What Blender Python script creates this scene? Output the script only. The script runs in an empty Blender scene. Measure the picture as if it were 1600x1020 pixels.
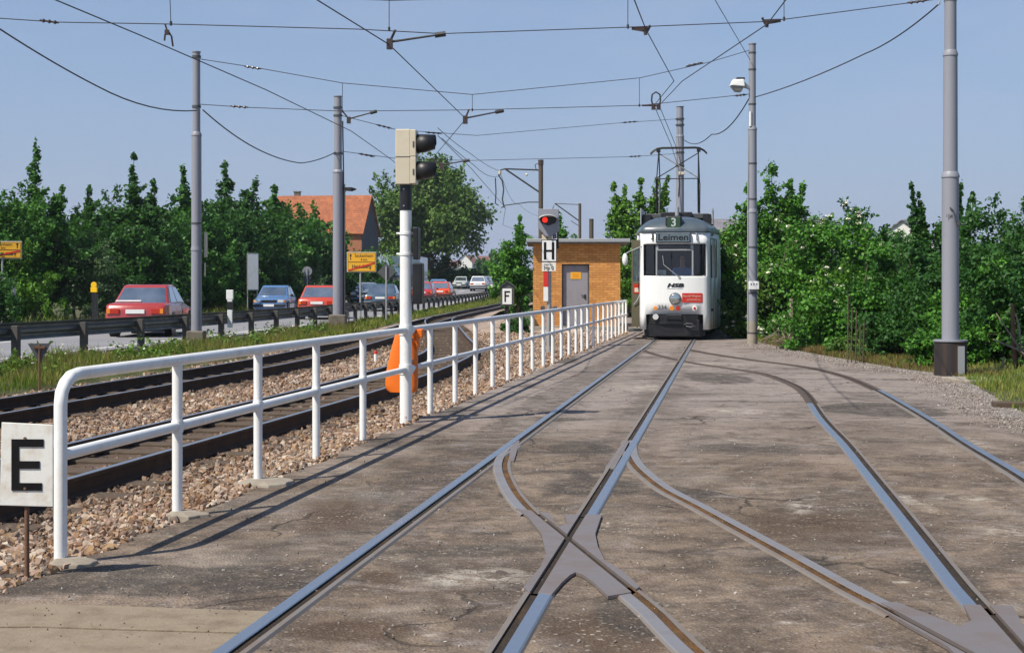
import bpy, bmesh, math, random
import numpy as np
from mathutils import Vector, Matrix, Euler

# ------------------------------------------------------------------ camera, sky, sun
S = bpy.context.scene
C = S.collection
F = 2250.0                 # focal length in pixels of the 1600 px wide photograph
HY = 446.0                 # horizon row
CH = 1.40                  # eye height
cam_d = bpy.data.cameras.new('camera'); cam = bpy.data.objects.new('camera', cam_d); C.objects.link(cam)
cam_d.sensor_width = 36.0; cam_d.lens = F * 36.0 / 1600.0
cam_d.shift_y = (HY - 510.0) / 1600.0
cam_d.clip_start = 0.1; cam_d.clip_end = 9000
cam.location = (0, 0, CH); cam.rotation_euler = (math.radians(90), 0, 0)
S.camera = cam

SUN_TO = Vector((-0.60, -0.46, 1.0)).normalized()
SUN_EL = math.asin(SUN_TO.z); SUN_ROT = math.atan2(SUN_TO.x, SUN_TO.y)
w = bpy.data.worlds.new('World'); S.world = w; w.use_nodes = True
nt = w.node_tree; bg = nt.nodes['Background']
sky = nt.nodes.new('ShaderNodeTexSky'); sky.sky_type = 'NISHITA'; sky.sun_disc = False
sky.sun_elevation = SUN_EL; sky.sun_rotation = SUN_ROT
sky.altitude = 100; sky.air_density = 1.3; sky.dust_density = .6; sky.ozone_density = 5.0
sm = nt.nodes.new('ShaderNodeMix'); sm.data_type = 'RGBA'; sm.inputs[0].default_value = .60      # thin even summer haze over the clear sky
nt.links.new(sky.outputs[0], sm.inputs[6]); sm.inputs[7].default_value = (2.62, 3.45, 5.9, 1)
wt = nt.nodes.new('ShaderNodeTexCoord'); ws = nt.nodes.new('ShaderNodeSeparateXYZ'); wr = nt.nodes.new('ShaderNodeMapRange')     # the haze layer thins out upward
nt.links.new(wt.outputs['Generated'], ws.inputs[0]); nt.links.new(ws.outputs[2], wr.inputs['Value'])
for k_, v_ in (('From Min', .02), ('From Max', .50), ('To Min', .70), ('To Max', 0.0)): wr.inputs[k_].default_value = v_
nt.links.new(wr.outputs[0], sm.inputs[0])
cn = nt.nodes.new('ShaderNodeTexNoise'); cn.inputs['Scale'].default_value = 5.0; cn.inputs['Detail'].default_value = 6; cn.inputs['Roughness'].default_value = .6
cm = nt.nodes.new('ShaderNodeMapping'); cm.inputs['Scale'].default_value = (1, 1, 3.5); nt.links.new(wt.outputs['Generated'], cm.inputs[0]); nt.links.new(cm.outputs[0], cn.inputs['Vector'])
cr = nt.nodes.new('ShaderNodeMapRange'); nt.links.new(cn.outputs['Fac'], cr.inputs['Value'])       # faint veils of high cloud
for k_, v_ in (('From Min', .48), ('From Max', .75), ('To Min', 0.0), ('To Max', .30)): cr.inputs[k_].default_value = v_
s2 = nt.nodes.new('ShaderNodeMix'); s2.data_type = 'RGBA'; nt.links.new(cr.outputs[0], s2.inputs[0]); nt.links.new(sm.outputs[2], s2.inputs[6]); s2.inputs[7].default_value = (4.1, 4.5, 6.0, 1)
nt.links.new(s2.outputs[2], bg.inputs[0]); bg.inputs[1].default_value = 0.092
sd = bpy.data.lights.new('sun', 'SUN'); sd.energy = 5.0; sd.angle = math.radians(0.5); sd.color = (1.0, 0.935, 0.81)
so = bpy.data.objects.new('sun', sd); C.objects.link(so)
so.rotation_euler = (-SUN_TO).to_track_quat('-Z', 'Y').to_euler(); so.location = (-20, -15, 40)
S.view_settings.view_transform = 'Standard'; S.view_settings.look = 'None'
S.view_settings.exposure = 0.30; S.view_settings.gamma = 1.0

# ------------------------------------------------------------------ helpers
def P(px, py, d):
    return Vector(((px - 800.0) / F * d, d, CH - (py - HY) / F * d))
def G(px, py, z=0.0):
    d = F * (CH - z) / (py - HY)
    return Vector(((px - 800.0) / F * d, d, z))

class MB:
    """collects shapes; build() links them as ONE mesh object"""
    def __init__(s): s.v = []; s.f = []; s.m = []
    def add(s, vs, fs, mi=0):
        b = len(s.v); s.v += [tuple(v) for v in vs]
        for f in fs: s.f.append(tuple(b + i for i in f)); s.m.append(mi)
        return s
    def box(s, c, size, rz=0.0, mi=0, M=None):
        hx, hy, hz = size[0]/2, size[1]/2, size[2]/2
        R = Matrix.Rotation(rz, 3, 'Z') if M is None else M
        vs = [Vector(c) + R @ Vector((x*hx, y*hy, z*hz)) for z in (-1, 1) for x, y in ((-1,-1),(1,-1),(1,1),(-1,1))]
        return s.add(vs, [(3,2,1,0),(4,5,6,7),(0,1,5,4),(1,2,6,5),(2,3,7,6),(3,0,4,7)], mi)
    def span(s, x0, x1, y0, y1, z0, z1, mi=0):
        return s.box(((x0+x1)/2,(y0+y1)/2,(z0+z1)/2), (abs(x1-x0),abs(y1-y0),abs(z1-z0)), 0, mi)
    def beam(s, a, b, wx, wz, mi=0):
        a = Vector(a); b = Vector(b); y = (b-a); L = y.length; y.normalize()
        up = Vector((0,0,1)) if abs(y.z) < .95 else Vector((1,0,0))
        x = y.cross(up).normalized(); z = x.cross(y)
        M = Matrix((x, y, z)).transposed()
        return s.box((a+b)/2, (wx, L, wz), 0, mi, M)
    def tube(s, pts, r, n=10, mi=0, cap=True):
        pts = [Vector(p) for p in pts]; rs = r if isinstance(r, (list, tuple)) else [r]*len(pts)
        vs = []; fs = []; prev = None
        for i, p in enumerate(pts):
            t = (pts[min(i+1, len(pts)-1)] - pts[max(i-1, 0)]).normalized()
            if prev is None:
                u = t.cross(Vector((0,0,1)) if abs(t.z) < .9 else Vector((1,0,0))).normalized()
            else:
                u = (prev - t * prev.dot(t)).normalized()
            prev = u; v = t.cross(u)
            for k in range(n):
                a = 2*math.pi*k/n
                vs.append(p + rs[i]*(math.cos(a)*u + math.sin(a)*v))
        for i in range(len(pts)-1):
            for k in range(n):
                a = i*n+k; b = i*n+(k+1) % n
                fs.append((a, a+n, b+n, b))
        if cap:
            fs.append(tuple(range(n))); fs.append(tuple(reversed(range((len(pts)-1)*n, len(pts)*n))))
        return s.add(vs, fs, mi)
    def cyl(s, a, b, r0, r1=None, n=16, mi=0):
        return s.tube([a, b], [r0, r0 if r1 is None else r1], n, mi)
    def prism(s, pts, a, b, axis='z', mi=0):
        """outline pts (2D, ccw) extruded between a and b along an axis"""
        n = len(pts)
        def mk(p, t):
            return {'z': (p[0], p[1], t), 'y': (p[0], t, p[1]), 'x': (t, p[0], p[1])}[axis]
        vs = [mk(p, a) for p in pts] + [mk(p, b) for p in pts]
        fs = [tuple(range(n)), tuple(reversed(range(n, 2*n)))] + [(i, i+n, (i+1) % n + n, (i+1) % n) for i in range(n)]
        return s.add(vs, fs, mi)
    def loft(s, rings, close=True, cap=True, mi=0):
        n = len(rings[0]); vs = [p for r in rings for p in r]; fs = []
        for i in range(len(rings)-1):
            for k in range(n if close else n-1):
                a = i*n+k; b = i*n+(k+1) % n
                fs.append((a, b, b+n, a+n))
        if cap:
            fs.append(tuple(reversed(range(n)))); fs.append(tuple(range((len(rings)-1)*n, len(rings)*n)))
        return s.add(vs, fs, mi)
    def ball(s, c, r, n=10, mi=0, sc=(1,1,1)):
        vs = []; fs = []; m = n//2
        for i in range(1, m):
            th = math.pi*i/m
            for k in range(n):
                ph = 2*math.pi*k/n
                vs.append((c[0]+r*sc[0]*math.sin(th)*math.cos(ph), c[1]+r*sc[1]*math.sin(th)*math.sin(ph), c[2]+r*sc[2]*math.cos(th)))
        t = len(vs); vs += [(c[0],c[1],c[2]+r*sc[2]), (c[0],c[1],c[2]-r*sc[2])]
        for i in range(m-2):
            for k in range(n):
                a = i*n+k; b = i*n+(k+1) % n
                fs.append((a, a+n, b+n, b))
        for k in range(n):
            fs.append((t, k, (k+1) % n)); fs.append((t+1, (m-2)*n+(k+1) % n, (m-2)*n+k))
        return s.add(vs, fs, mi)
    def xf(s, M):
        s.v = [tuple(M @ Vector(v)) for v in s.v]; return s
    def build(s, name, mat, parent=None, smooth=False, bevel=0.0, fix=True, loc=None):
        me = bpy.data.meshes.new(name); me.from_pydata(s.v, [], s.f)
        mats = mat if isinstance(mat, (list, tuple)) else [mat]
        for m in mats: me.materials.append(m)
        if len(mats) > 1: me.polygons.foreach_set('material_index', s.m)
        if fix:
            bm = bmesh.new(); bm.from_mesh(me); bmesh.ops.recalc_face_normals(bm, faces=bm.faces); bm.to_mesh(me); bm.free()
        if smooth:
            me.polygons.foreach_set('use_smooth', [True]*len(me.polygons))
            if hasattr(me, 'set_sharp_from_angle'): me.set_sharp_from_angle(angle=math.radians(38))
        o = bpy.data.objects.new(name, me); C.objects.link(o)
        if parent is not None: o.parent = parent
        if loc is not None: o.location = loc
        if bevel:
            b = o.modifiers.new('bevel', 'BEVEL'); b.width = bevel; b.segments = 2; b.limit_method = 'ANGLE'; b.angle_limit = math.radians(40)
        return o

def tag(o, label=None, cat=None, group=None, kind=None):
    if label: o['label'] = label
    if cat: o['category'] = cat
    if group: o['group'] = group
    if kind: o['kind'] = kind
    return o
def empty(name, loc=(0,0,0), rz=0.0):
    o = bpy.data.objects.new(name, None); C.objects.link(o); o.location = loc; o.rotation_euler = (0,0,rz); o.empty_display_size = .2
    return o
def copy_tree(o, parent=None):
    c = o.copy(); C.objects.link(c)
    if parent is not None: c.parent = parent
    for ch in list(o.children): copy_tree(ch, c)
    return c
def text_mesh(body, size, name, mat, parent, M, extrude=.002, bold=0.0, width=None, shear=0.0):
    cu = bpy.data.curves.new(name, 'FONT'); cu.body = body; cu.size = size; cu.extrude = extrude
    cu.align_x = 'CENTER'; cu.align_y = 'CENTER'; cu.offset = bold; cu.shear = shear; cu.resolution_u = 3
    t = bpy.data.objects.new(name, cu); C.objects.link(t)
    dg = bpy.context.evaluated_depsgraph_get(); me = bpy.data.meshes.new_from_object(t.evaluated_get(dg))
    bpy.data.objects.remove(t)
    if width:
        xs = [v.co.x for v in me.vertices]; k = width/(max(xs)-min(xs))
        for v in me.vertices: v.co.x *= k
    me.transform(M); me.materials.append(mat)
    o = bpy.data.objects.new(name, me); C.objects.link(o); o.parent = parent
    return o
FACE = Matrix.Rotation(math.radians(90), 4, 'X')       # text plane that looks toward -Y
def face_at(x, y, z): return Matrix.Translation((x, y, z)) @ FACE

# ------------------------------------------------------------------ materials
def nd(m, t, **kw):
    n = m.node_tree.nodes.new('ShaderNode'+t)
    for k, v in kw.items():
        if k in n.inputs: n.inputs[k].default_value = v
        else: setattr(n, k, v)
    return n
def ln(m, a, b): m.node_tree.links.new(a, b)
def newmat(name):
    m = bpy.data.materials.new(name); m.use_nodes = True
    return m, m.node_tree.nodes['Principled BSDF']
def rgba(c): return (c[0], c[1], c[2], 1.0)
def ramp(m, fac, stops, interp='LINEAR'):
    r = m.node_tree.nodes.new('ShaderNodeValToRGB'); r.color_ramp.interpolation = interp
    e = r.color_ramp.elements
    while len(e) < len(stops): e.new(.5)
    for i, (p, c) in enumerate(stops):
        e[i].position = p; e[i].color = rgba(c) if not isinstance(c, (int, float)) else (c, c, c, 1)
    ln(m, fac, r.inputs[0]); return r.outputs[0]
def mixc(m, fac, a, b, mode='MIX'):
    n = m.node_tree.nodes.new('ShaderNodeMix'); n.data_type = 'RGBA'; n.blend_type = mode
    for i, v in ((0, fac), (6, a), (7, b)):
        if hasattr(v, 'links') or isinstance(v, bpy.types.NodeSocket): ln(m, v, n.inputs[i])
        else: n.inputs[i].default_value = v if i == 0 else rgba(v)
    return n.outputs[2]
def math_n(m, op, a, b=0.0, clamp=False):
    n = m.node_tree.nodes.new('ShaderNodeMath'); n.operation = op; n.use_clamp = clamp
    for i, v in ((0, a), (1, b)):
        if isinstance(v, bpy.types.NodeSocket): ln(m, v, n.inputs[i])
        else: n.inputs[i].default_value = v
    return n.outputs[0]
def noise(m, scale, detail=4, rough=.6, dist=0.0, vec=None):
    n = nd(m, 'TexNoise'); n.inputs['Scale'].default_value = scale; n.inputs['Detail'].default_value = detail
    n.inputs['Roughness'].default_value = rough; n.inputs['Distortion'].default_value = dist
    if vec is None:
        tc = nd(m, 'TexCoord'); vec = tc.outputs['Object']
    ln(m, vec, n.inputs['Vector']); return n.outputs['Fac']
def bump(m, b, h, strength=.3, dist=.02):
    n = nd(m, 'Bump'); n.inputs['Strength'].default_value = strength; n.inputs['Distance'].default_value = dist
    ln(m, h, n.inputs['Height']); ln(m, n.outputs[0], b.inputs['Normal'])

def paint(name, col, rough=.45, dirt=.25, dirtcol=(.12,.09,.06), scale=6.0, metal=0.0, bumpy=.0, coat=0.0, streak=False):
    """painted or plain surface with a little wear: noise-shifted colour and roughness"""
    m, b = newmat(name)
    tc = nd(m, 'TexCoord'); vec = tc.outputs['Object']
    if streak:
        mp = nd(m, 'Mapping'); mp.inputs['Scale'].default_value = (1, 1, .12); ln(m, vec, mp.inputs[0]); vec = mp.outputs[0]
    n1 = noise(m, scale, 5, .65, 0, vec); n2 = noise(m, scale*7, 3, .6, 0, vec)
    f = math_n(m, 'MULTIPLY', ramp(m, n1, [(.45, 0.0), (.75, 1.0)]), dirt, True)
    c = mixc(m, f, col, dirtcol)
    c2 = mixc(m, math_n(m, 'MULTIPLY', n2, .18), c, tuple(x*.7 for x in col))
    ln(m, c2, b.inputs['Base Color'])
    ln(m, ramp(m, n1, [(.3, max(rough-.1, .02)), (.8, min(rough+.2, 1.0))]), b.inputs['Roughness'])
    b.inputs['Metallic'].default_value = metal
    if coat: b.inputs['Coat Weight'].default_value = coat; b.inputs['Coat Roughness'].default_value = .05
    if bumpy: bump(m, b, n2, bumpy, .01)
    return m
def leafmat(name, stops, trans=.27, rough=.55):
    m, b = newmat(name); nodes = m.node_tree.nodes
    g = nd(m, 'NewGeometry'); tc = nd(m, 'TexCoord')
    c = ramp(m, g.outputs['Random Per Island'], stops)
    n1 = noise(m, .8, 2, .5, 0, tc.outputs['Object'])
    c = mixc(m, ramp(m, n1, [(.35, 0.0), (.7, .55)]), c, stops[-1][1])
    ln(m, c, b.inputs['Base Color']); b.inputs['Roughness'].default_value = rough
    b.inputs['Specular IOR Level'].default_value = .3
    t = nodes.new('ShaderNodeBsdfTranslucent'); ln(m, mixc(m, .6, c, (.10,.22,.02)), t.inputs['Color'])
    mx = nodes.new('ShaderNodeMixShader'); mx.inputs[0].default_value = trans
    ln(m, b.outputs[0], mx.inputs[1]); ln(m, t.outputs[0], mx.inputs[2])
    ln(m, mx.outputs[0], nodes['Material Output'].inputs['Surface'])
    return m
def glassmat(name, tint=(.75,.82,.85), op=.25, rough=.02):
    m, b = newmat(name); nodes = m.node_tree.nodes; nodes.remove(b)
    t = nodes.new('ShaderNodeBsdfTransparent'); t.inputs[0].default_value = rgba(tint)
    g = nodes.new('ShaderNodeBsdfGlossy'); g.inputs['Roughness'].default_value = rough
    fr = nodes.new('ShaderNodeFresnel'); fr.inputs['IOR'].default_value = 1.5
    f = math_n(m, 'ADD', math_n(m, 'MULTIPLY', fr.outputs[0], 1.0), op*.2, True)
    mx = nodes.new('ShaderNodeMixShader'); ln(m, f, mx.inputs[0]); ln(m, t.outputs[0], mx.inputs[1]); ln(m, g.outputs[0], mx.inputs[2])
    ln(m, mx.outputs[0], nodes['Material Output'].inputs['Surface'])
    return m
def carglass(name):
    m, b = newmat(name); nodes = m.node_tree.nodes
    n1 = noise(m, 1.5, 3, .6); ln(m, ramp(m, n1, [(.35, (.03,.04,.05)), (.65, (.10,.12,.14))]), b.inputs['Base Color']); b.inputs['Roughness'].default_value = .3
    g = nodes.new('ShaderNodeBsdfGlossy'); g.inputs['Roughness'].default_value = .05; g.inputs['Color'].default_value = (.9,.95,1,1)
    fr = nodes.new('ShaderNodeFresnel'); fr.inputs['IOR'].default_value = 1.5
    mx = nodes.new('ShaderNodeMixShader'); ln(m, math_n(m, 'ADD', fr.outputs[0], .30, True), mx.inputs[0]); ln(m, b.outputs[0], mx.inputs[1]); ln(m, g.outputs[0], mx.inputs[2])
    ln(m, mx.outputs[0], nodes['Material Output'].inputs['Surface']); return m
def chipped(name, col, chip=(.20,.10,.05)):
    """old gloss paint: grime in patches, chips down to the rust, more of them near the ground"""
    m, b = newmat(name); tc = nd(m, 'TexCoord'); vec = tc.outputs['Object']
    n1 = noise(m, 5, 5, .65, .2, vec); n2 = noise(m, 26, 4, .7, .3, vec); n3 = noise(m, 80, 2, .6, 0, vec)
    sz = nd(m, 'SeparateXYZ'); ln(m, vec, sz.inputs[0])
    low = ramp(m, sz.outputs[2], [(.0, .14), (.22, .02), (1.0, 0.0)])
    c = mixc(m, ramp(m, n1, [(.48, 0.0), (.72, .38)]), col, (.50,.45,.39))
    c = mixc(m, math_n(m, 'MULTIPLY', n3, .14), c, (.45,.43,.40))
    ch = ramp(m, math_n(m, 'ADD', n2, low), [(.70, 0.0), (.735, .9)])
    c = mixc(m, ch, c, chip); ln(m, c, b.inputs['Base Color']); ln(m, ramp(m, n1, [(.3, .30), (.8, .6)]), b.inputs['Roughness'])
    bump(m, b, math_n(m, 'SUBTRACT', n3, ch), .15, .004); return m
def emit(name, col, st):
    m, b = newmat(name); b.inputs['Base Color'].default_value = rgba(col)
    b.inputs['Emission Color'].default_value = rgba(col); b.inputs['Emission Strength'].default_value = st
    return m

M = {}
M['white'] = paint('white_paint', (.80,.80,.78), .35, .22, (.38,.34,.28), 4.0, bumpy=.05)
M['white_plate'] = paint('white_plate', (.76,.75,.70), .4, .55, (.42,.30,.18), 14.0)
M['black'] = paint('black_paint', (.012,.012,.014), .4, .2, (.05,.045,.04))
M['dark_grey'] = paint('dark_grey_paint', (.07,.075,.08), .5, .3, (.12,.10,.08))
M['pole'] = paint('pole_grey_paint', (.255,.26,.30), .5, .4, (.17,.155,.15), 3.0, streak=True)
M['sign_black'] = paint('sign_black', (.008,.008,.009), .7, .15, (.05,.045,.04)); M['sign_black'].node_tree.nodes['Principled BSDF'].inputs['Specular IOR Level'].default_value = .12
M['galv'] = paint('galvanised_steel', (.40,.41,.42), .45, .3, (.26,.24,.21), 8.0, metal=.4)
M['rail_guard'] = paint('weathered_guard_steel', (.17,.175,.175), .45, .5, (.08,.07,.06), 3.0, metal=.4)
M['rust'] = paint('rusty_iron', (.16,.08,.045), .8, .5, (.05,.03,.02), 10.0, bumpy=.2)
M['beige'] = paint('beige_enamel', (.62,.55,.42), .45, .3, (.42,.34,.22), 6.0)
M['orange'] = paint('orange_plastic', (.80,.165,.008), .4, .25, (.45,.10,.02), 5.0)
M['red'] = paint('red_paint', (.62,.03,.02), .4, .2)
M['yellow'] = paint('yellow_sheet', (.83,.42,.02), .4, .15, (.5,.25,.02))
M['concrete'] = paint('weathered_concrete', (.30,.26,.21), .85, .7, (.15,.12,.09), 5.0, bumpy=.3)
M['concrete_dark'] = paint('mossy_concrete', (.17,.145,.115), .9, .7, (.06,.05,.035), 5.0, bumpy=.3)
M['bark'] = paint('bark', (.10,.075,.05), .9, .5, (.04,.03,.02), 9.0, bumpy=.5)
M['rubber'] = paint('tyre_rubber', (.015,.015,.015), .8, .3, (.06,.05,.04))
M['chrome'] = paint('dull_chrome', (.55,.55,.56), .25, .1, metal=.9)
M['cglass'] = carglass('car_glass')
M['tail'] = paint('tail_lamp_red', (.45,.03,.01), .15, .05)
M['amber'] = paint('amber_lens', (.75,.25,.02), .15, .05)
M['lens'] = paint('clear_lens', (.6,.6,.58), .08, .05)
M['wire'] = paint('dark_wire', (.035,.035,.04), .6, .2)
M['insul'] = paint('brown_insulator', (.06,.04,.035), .3, .1)
M['glass'] = glassmat('window_glass')
M['interior'] = paint('dark_interior', (.035,.035,.035), .7, .2)
M['slab'] = paint('sandy_concrete_slab', (.235,.185,.13), .9, .85, (.125,.09,.06), 7.0, bumpy=.5)
M['blind'] = paint('destination_blind', (.12,.16,.185), .3, .1)
M['numgrey'] = paint('line_number_pale', (.45,.52,.50), .4, .1)
M['lens_hl'] = paint('headlight_glass', (.55,.58,.56), .05, .1, metal=.8)
M['guard_post'] = paint('barrier_post', (.075,.07,.065), .7, .5, (.12,.08,.05), 6.0)
M['drum'] = paint('rusty_tarred_drum', (.022,.017,.016), .7, .75, (.11,.055,.025), 4.0, streak=True)
M['pale_wood'] = paint('weathered_wood', (.26,.21,.16), .9, .5, (.12,.09,.06), 8.0)
M['lens_grey'] = paint('lantern_bowl', (.30,.30,.28), .2, .2)
# ------------------------------------------------------------------ ground materials
def asphalt_yard():
    m, b = newmat('yard_asphalt')
    tc = nd(m, 'TexCoord'); vec = tc.outputs['Object']
    big = noise(m, .45, 5, .6, .4, vec); mid = noise(m, 2.6, 6, .68, .3, vec); fine = noise(m, 45, 3, .7, 0, vec)
    c = ramp(m, big, [(.32, (.120,.086,.053)), (.46, (.180,.134,.085)), (.56, (.240,.182,.120)), (.68, (.155,.118,.078))])
    c = mixc(m, ramp(m, mid, [(.44, 0.0), (.60, .80)]), c, (.072,.052,.034))
    c = mixc(m, ramp(m, noise(m, 1.1, 6, .75, .8, vec), [(.53, 0.0), (.68, .65)]), c, (.275,.220,.155))
    sy = nd(m, 'SeparateXYZ'); ln(m, vec, sy.inputs[0]); X_, Y_ = sy.outputs[0], sy.outputs[1]
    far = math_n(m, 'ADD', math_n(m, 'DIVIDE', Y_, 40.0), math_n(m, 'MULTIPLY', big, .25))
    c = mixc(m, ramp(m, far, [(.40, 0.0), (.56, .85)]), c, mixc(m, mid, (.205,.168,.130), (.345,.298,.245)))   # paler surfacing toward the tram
    va0 = nd(m, 'VectorMath', operation='MULTIPLY'); ln(m, vec, va0.inputs[0]); va0.inputs[1].default_value = (.8, .9, 1.0)
    blot = noise(m, .9, 7, .72, .6, va0.outputs[0]); blot2 = noise(m, 2.3, 6, .7, 1.2, va0.outputs[0])
    c = mixc(m, ramp(m, blot, [(.38, .66), (.50, 0.0)]), c, (.060,.045,.031))
    c = mixc(m, ramp(m, blot2, [(.34, .7), (.45, 0.0)]), c, (.064,.048,.032))
    # broken dark filling along the rails and cross joints where the surface was cut
    wl = math_n(m, 'MULTIPLY', math_n(m, 'SUBTRACT', mid, .5), .55)
    uL = math_n(m, 'ADD', math_n(m, 'ADD', math_n(m, 'SUBTRACT', X_, math_n(m, 'MULTIPLY', Y_, .151)), 1.927), wl)
    uR = math_n(m, 'ADD', math_n(m, 'ADD', math_n(m, 'SUBTRACT', X_, math_n(m, 'MULTIPLY', Y_, .149)), .817), wl)
    rag = ramp(m, noise(m, 5, 5, .7, .3, vec), [(.38, .15), (.58, 1.0)])
    for u_, lo, hi, k_ in ((uL, -.52, -.02, .75), (uL, .06, .20, .5), (uR, -.32, -.04, .5), (uR, .05, .22, .35)):
        w_ = math_n(m, 'MULTIPLY', math_n(m, 'GREATER_THAN', u_, lo), math_n(m, 'LESS_THAN', u_, hi))
        c = mixc(m, math_n(m, 'MULTIPLY', math_n(m, 'MULTIPLY', w_, rag), k_), c, (.062,.048,.036))
    wj = math_n(m, 'MULTIPLY', math_n(m, 'SUBTRACT', noise(m, 1.3, 4, .6, 0, vec), .5), .9)
    for y_, x0, x1, th in ((12.95,-2.2,1.2,.030),(13.7,-.6,1.4,.018),(12.2,-.2,1.1,.022),(17.4,-1.2,4.0,.03),(10.9,.0,.75,.03),(8.2,-1.0,.0,.02),(15.2,1.5,4.6,.025),(21.5,-1.5,6.0,.03),(7.6,.6,1.6,.015)):
        a_ = math_n(m, 'ABSOLUTE', math_n(m, 'ADD', math_n(m, 'SUBTRACT', Y_, y_), wj))
        w_ = math_n(m, 'MULTIPLY', ramp(m, math_n(m, 'DIVIDE', a_, th*4), [(.3, 1.0), (1.0, 0.0)]), math_n(m, 'MULTIPLY', math_n(m, 'GREATER_THAN', X_, x0), math_n(m, 'LESS_THAN', X_, x1)))
        c = mixc(m, math_n(m, 'MULTIPLY', w_, math_n(m, 'MULTIPLY', rag, .8)), c, (.045,.036,.029))
    va1 = nd(m, 'VectorMath', operation='MULTIPLY'); ln(m, vec, va1.inputs[0]); va1.inputs[1].default_value = (.8, 1.25, 1.0)
    st1 = noise(m, 2.2, 7, .78, .5, va1.outputs[0]); st2 = noise(m, 7.5, 6, .78, .3, vec)
    c = mixc(m, ramp(m, st1, [(.54, 0.0), (.66, .55)]), c, (.30,.262,.222))
    c = mixc(m, ramp(m, st2, [(.36, .60), (.47, 0.0)]), c, (.060,.050,.042))
    c = mixc(m, ramp(m, st2, [(.58, 0.0), (.70, .45)]), c, (.32,.285,.25))
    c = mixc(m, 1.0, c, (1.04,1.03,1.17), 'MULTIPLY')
    dust = ramp(m, noise(m, .55, 6, .7, .9, vec), [(.52, 0.0), (.68, .45)])
    c = mixc(m, dust, c, mixc(m, st2, (.24,.21,.18), (.36,.325,.29)))      # dry dust lying in wide thin drifts
    # separate worn places: oil-dark, brown and chalky, each with its own ragged outline
    wob = nd(m, 'TexNoise'); wob.inputs['Scale'].default_value = 2.2; wob.inputs['Detail'].default_value = 5; ln(m, vec, wob.inputs['Vector'])
    def patch(px, py, rx, ry, rot=0.0, soft=.25, z=0.0):
        p = G(px, py)
        va = nd(m, 'VectorMath', operation='MULTIPLY_ADD'); ln(m, wob.outputs['Color'], va.inputs[0]); va.inputs[1].default_value = (.55*min(rx,ry)+.1,)*3
        ln(m, vec, va.inputs[2])
        k = (.55*min(rx,ry)+.1)*.5
        mp = nd(m, 'Mapping'); mp.vector_type = 'TEXTURE'
        mp.inputs['Location'].default_value = (p.x+k, p.y+k, 0); mp.inputs['Rotation'].default_value = (0, 0, rot); mp.inputs['Scale'].default_value = (rx, ry, 50)
        ln(m, va.outputs[0], mp.inputs[0])
        l = nd(m, 'VectorMath', operation='LENGTH'); ln(m, mp.outputs[0], l.inputs[0])
        return ramp(m, l.outputs['Value'], [(1.0-soft, 1.0), (1.0, 0.0)])
    dark = [(230,905,1.0,.42,0,.18),(1120,590,.55,1.5,0,.2),(930,760,.4,.55,0,.3),(640,800,.16,.5,0,.5),(900,700,.28,.7,0,.4),(600,690,.25,.8,.1,.5),(1380,640,.7,1.0,.1,.1),(880,560,.3,2.2,0,.3),(905,740,.10,.5,.1,.4),(800,770,.10,.25,0,.3),(940,700,.12,.6,.1,.4),(1060,770,.28,.35,0,.3),(880,655,.40,.25,0,.4),(730,860,.5,.22,0,.4),(990,960,.18,.5,0,.3),(1160,700,.6,.5,0,.5),(1240,880,.30,.35,0,.5),(1480,900,.2,.6,0,.5),(700,640,.35,.8,0,.5)]
    brown = [(595,903,.12,.22,.2,.3),(550,985,.32,.22,.3,.4),(960,990,.32,.5,0,.4),(520,800,.3,.9,.1,.6),(1250,820,.5,.8,0,.6)]
    pale = [(1310,690,.22,.55,0,.8),(1150,642,.5,.5,.2,.6),(1515,690,.22,.5,0,.8),(1100,568,.9,.5,0,.6),(1250,790,.12,.6,-.3,.8),(1420,780,.14,.5,0,.8),(1500,780,.3,.25,0,.8),(740,900,.4,.3,0,.6),(1010,605,.5,.9,0,.6),(1230,972,.07,.05,0,.6),(668,992,.04,.03,0,.5),(1022,946,.025,.03,0,.4),(1405,908,.06,.04,0,.5),(1148,687,.1,.06,0,.4),(1580,830,.25,.3,0,.8)]
    pn = ramp(m, noise(m, 7, 6, .72, .6, vec), [(.46, .04), (.60, 1.0)])
    dn = ramp(m, noise(m, 6, 6, .7, .4, vec), [(.36, .35), (.52, 1.0)])
    for a in brown: c = mixc(m, math_n(m, 'MULTIPLY', patch(*a), .75), c, (.070,.042,.025))
    for a in pale: c = mixc(m, math_n(m, 'MULTIPLY', math_n(m, 'MULTIPLY', patch(*a), .9), pn), c, (.42,.375,.32))
    for a in dark: c = mixc(m, math_n(m, 'MULTIPLY', math_n(m, 'MULTIPLY', patch(*a), dn), .80), c, (.046,.039,.034))
    # grit: individual light and dark stones in the worn top layer
    vo = nd(m, 'TexVoronoi'); vo.inputs['Scale'].default_value = 75; ln(m, vec, vo.inputs['Vector'])
    sep = nd(m, 'SeparateColor'); ln(m, vo.outputs['Color'], sep.inputs[0])
    c = mixc(m, ramp(m, sep.outputs[0], [(.0, .25), (.2, .0), (.9, 0.0), (1.0, .5)]), c, mixc(m, sep.outputs[1], (.05,.042,.035), (.44,.38,.30)))
    vo3 = nd(m, 'TexVoronoi'); vo3.inputs['Scale'].default_value = 16; ln(m, vec, vo3.inputs['Vector'])
    spot = math_n(m, 'MULTIPLY', ramp(m, vo3.outputs['Distance'], [(.10, 1.0), (.2, 0.0)]), ramp(m, noise(m, .9, 3, .6, 0, vec), [(.55, 0.0), (.68, .6)]))
    c = mixc(m, spot, c, (.46,.42,.36))
    vo4 = nd(m, 'TexVoronoi'); vo4.inputs['Scale'].default_value = 34; ln(m, vec, vo4.inputs['Vector']); s4 = nd(m, 'SeparateColor'); ln(m, vo4.outputs['Color'], s4.inputs[0])
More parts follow.
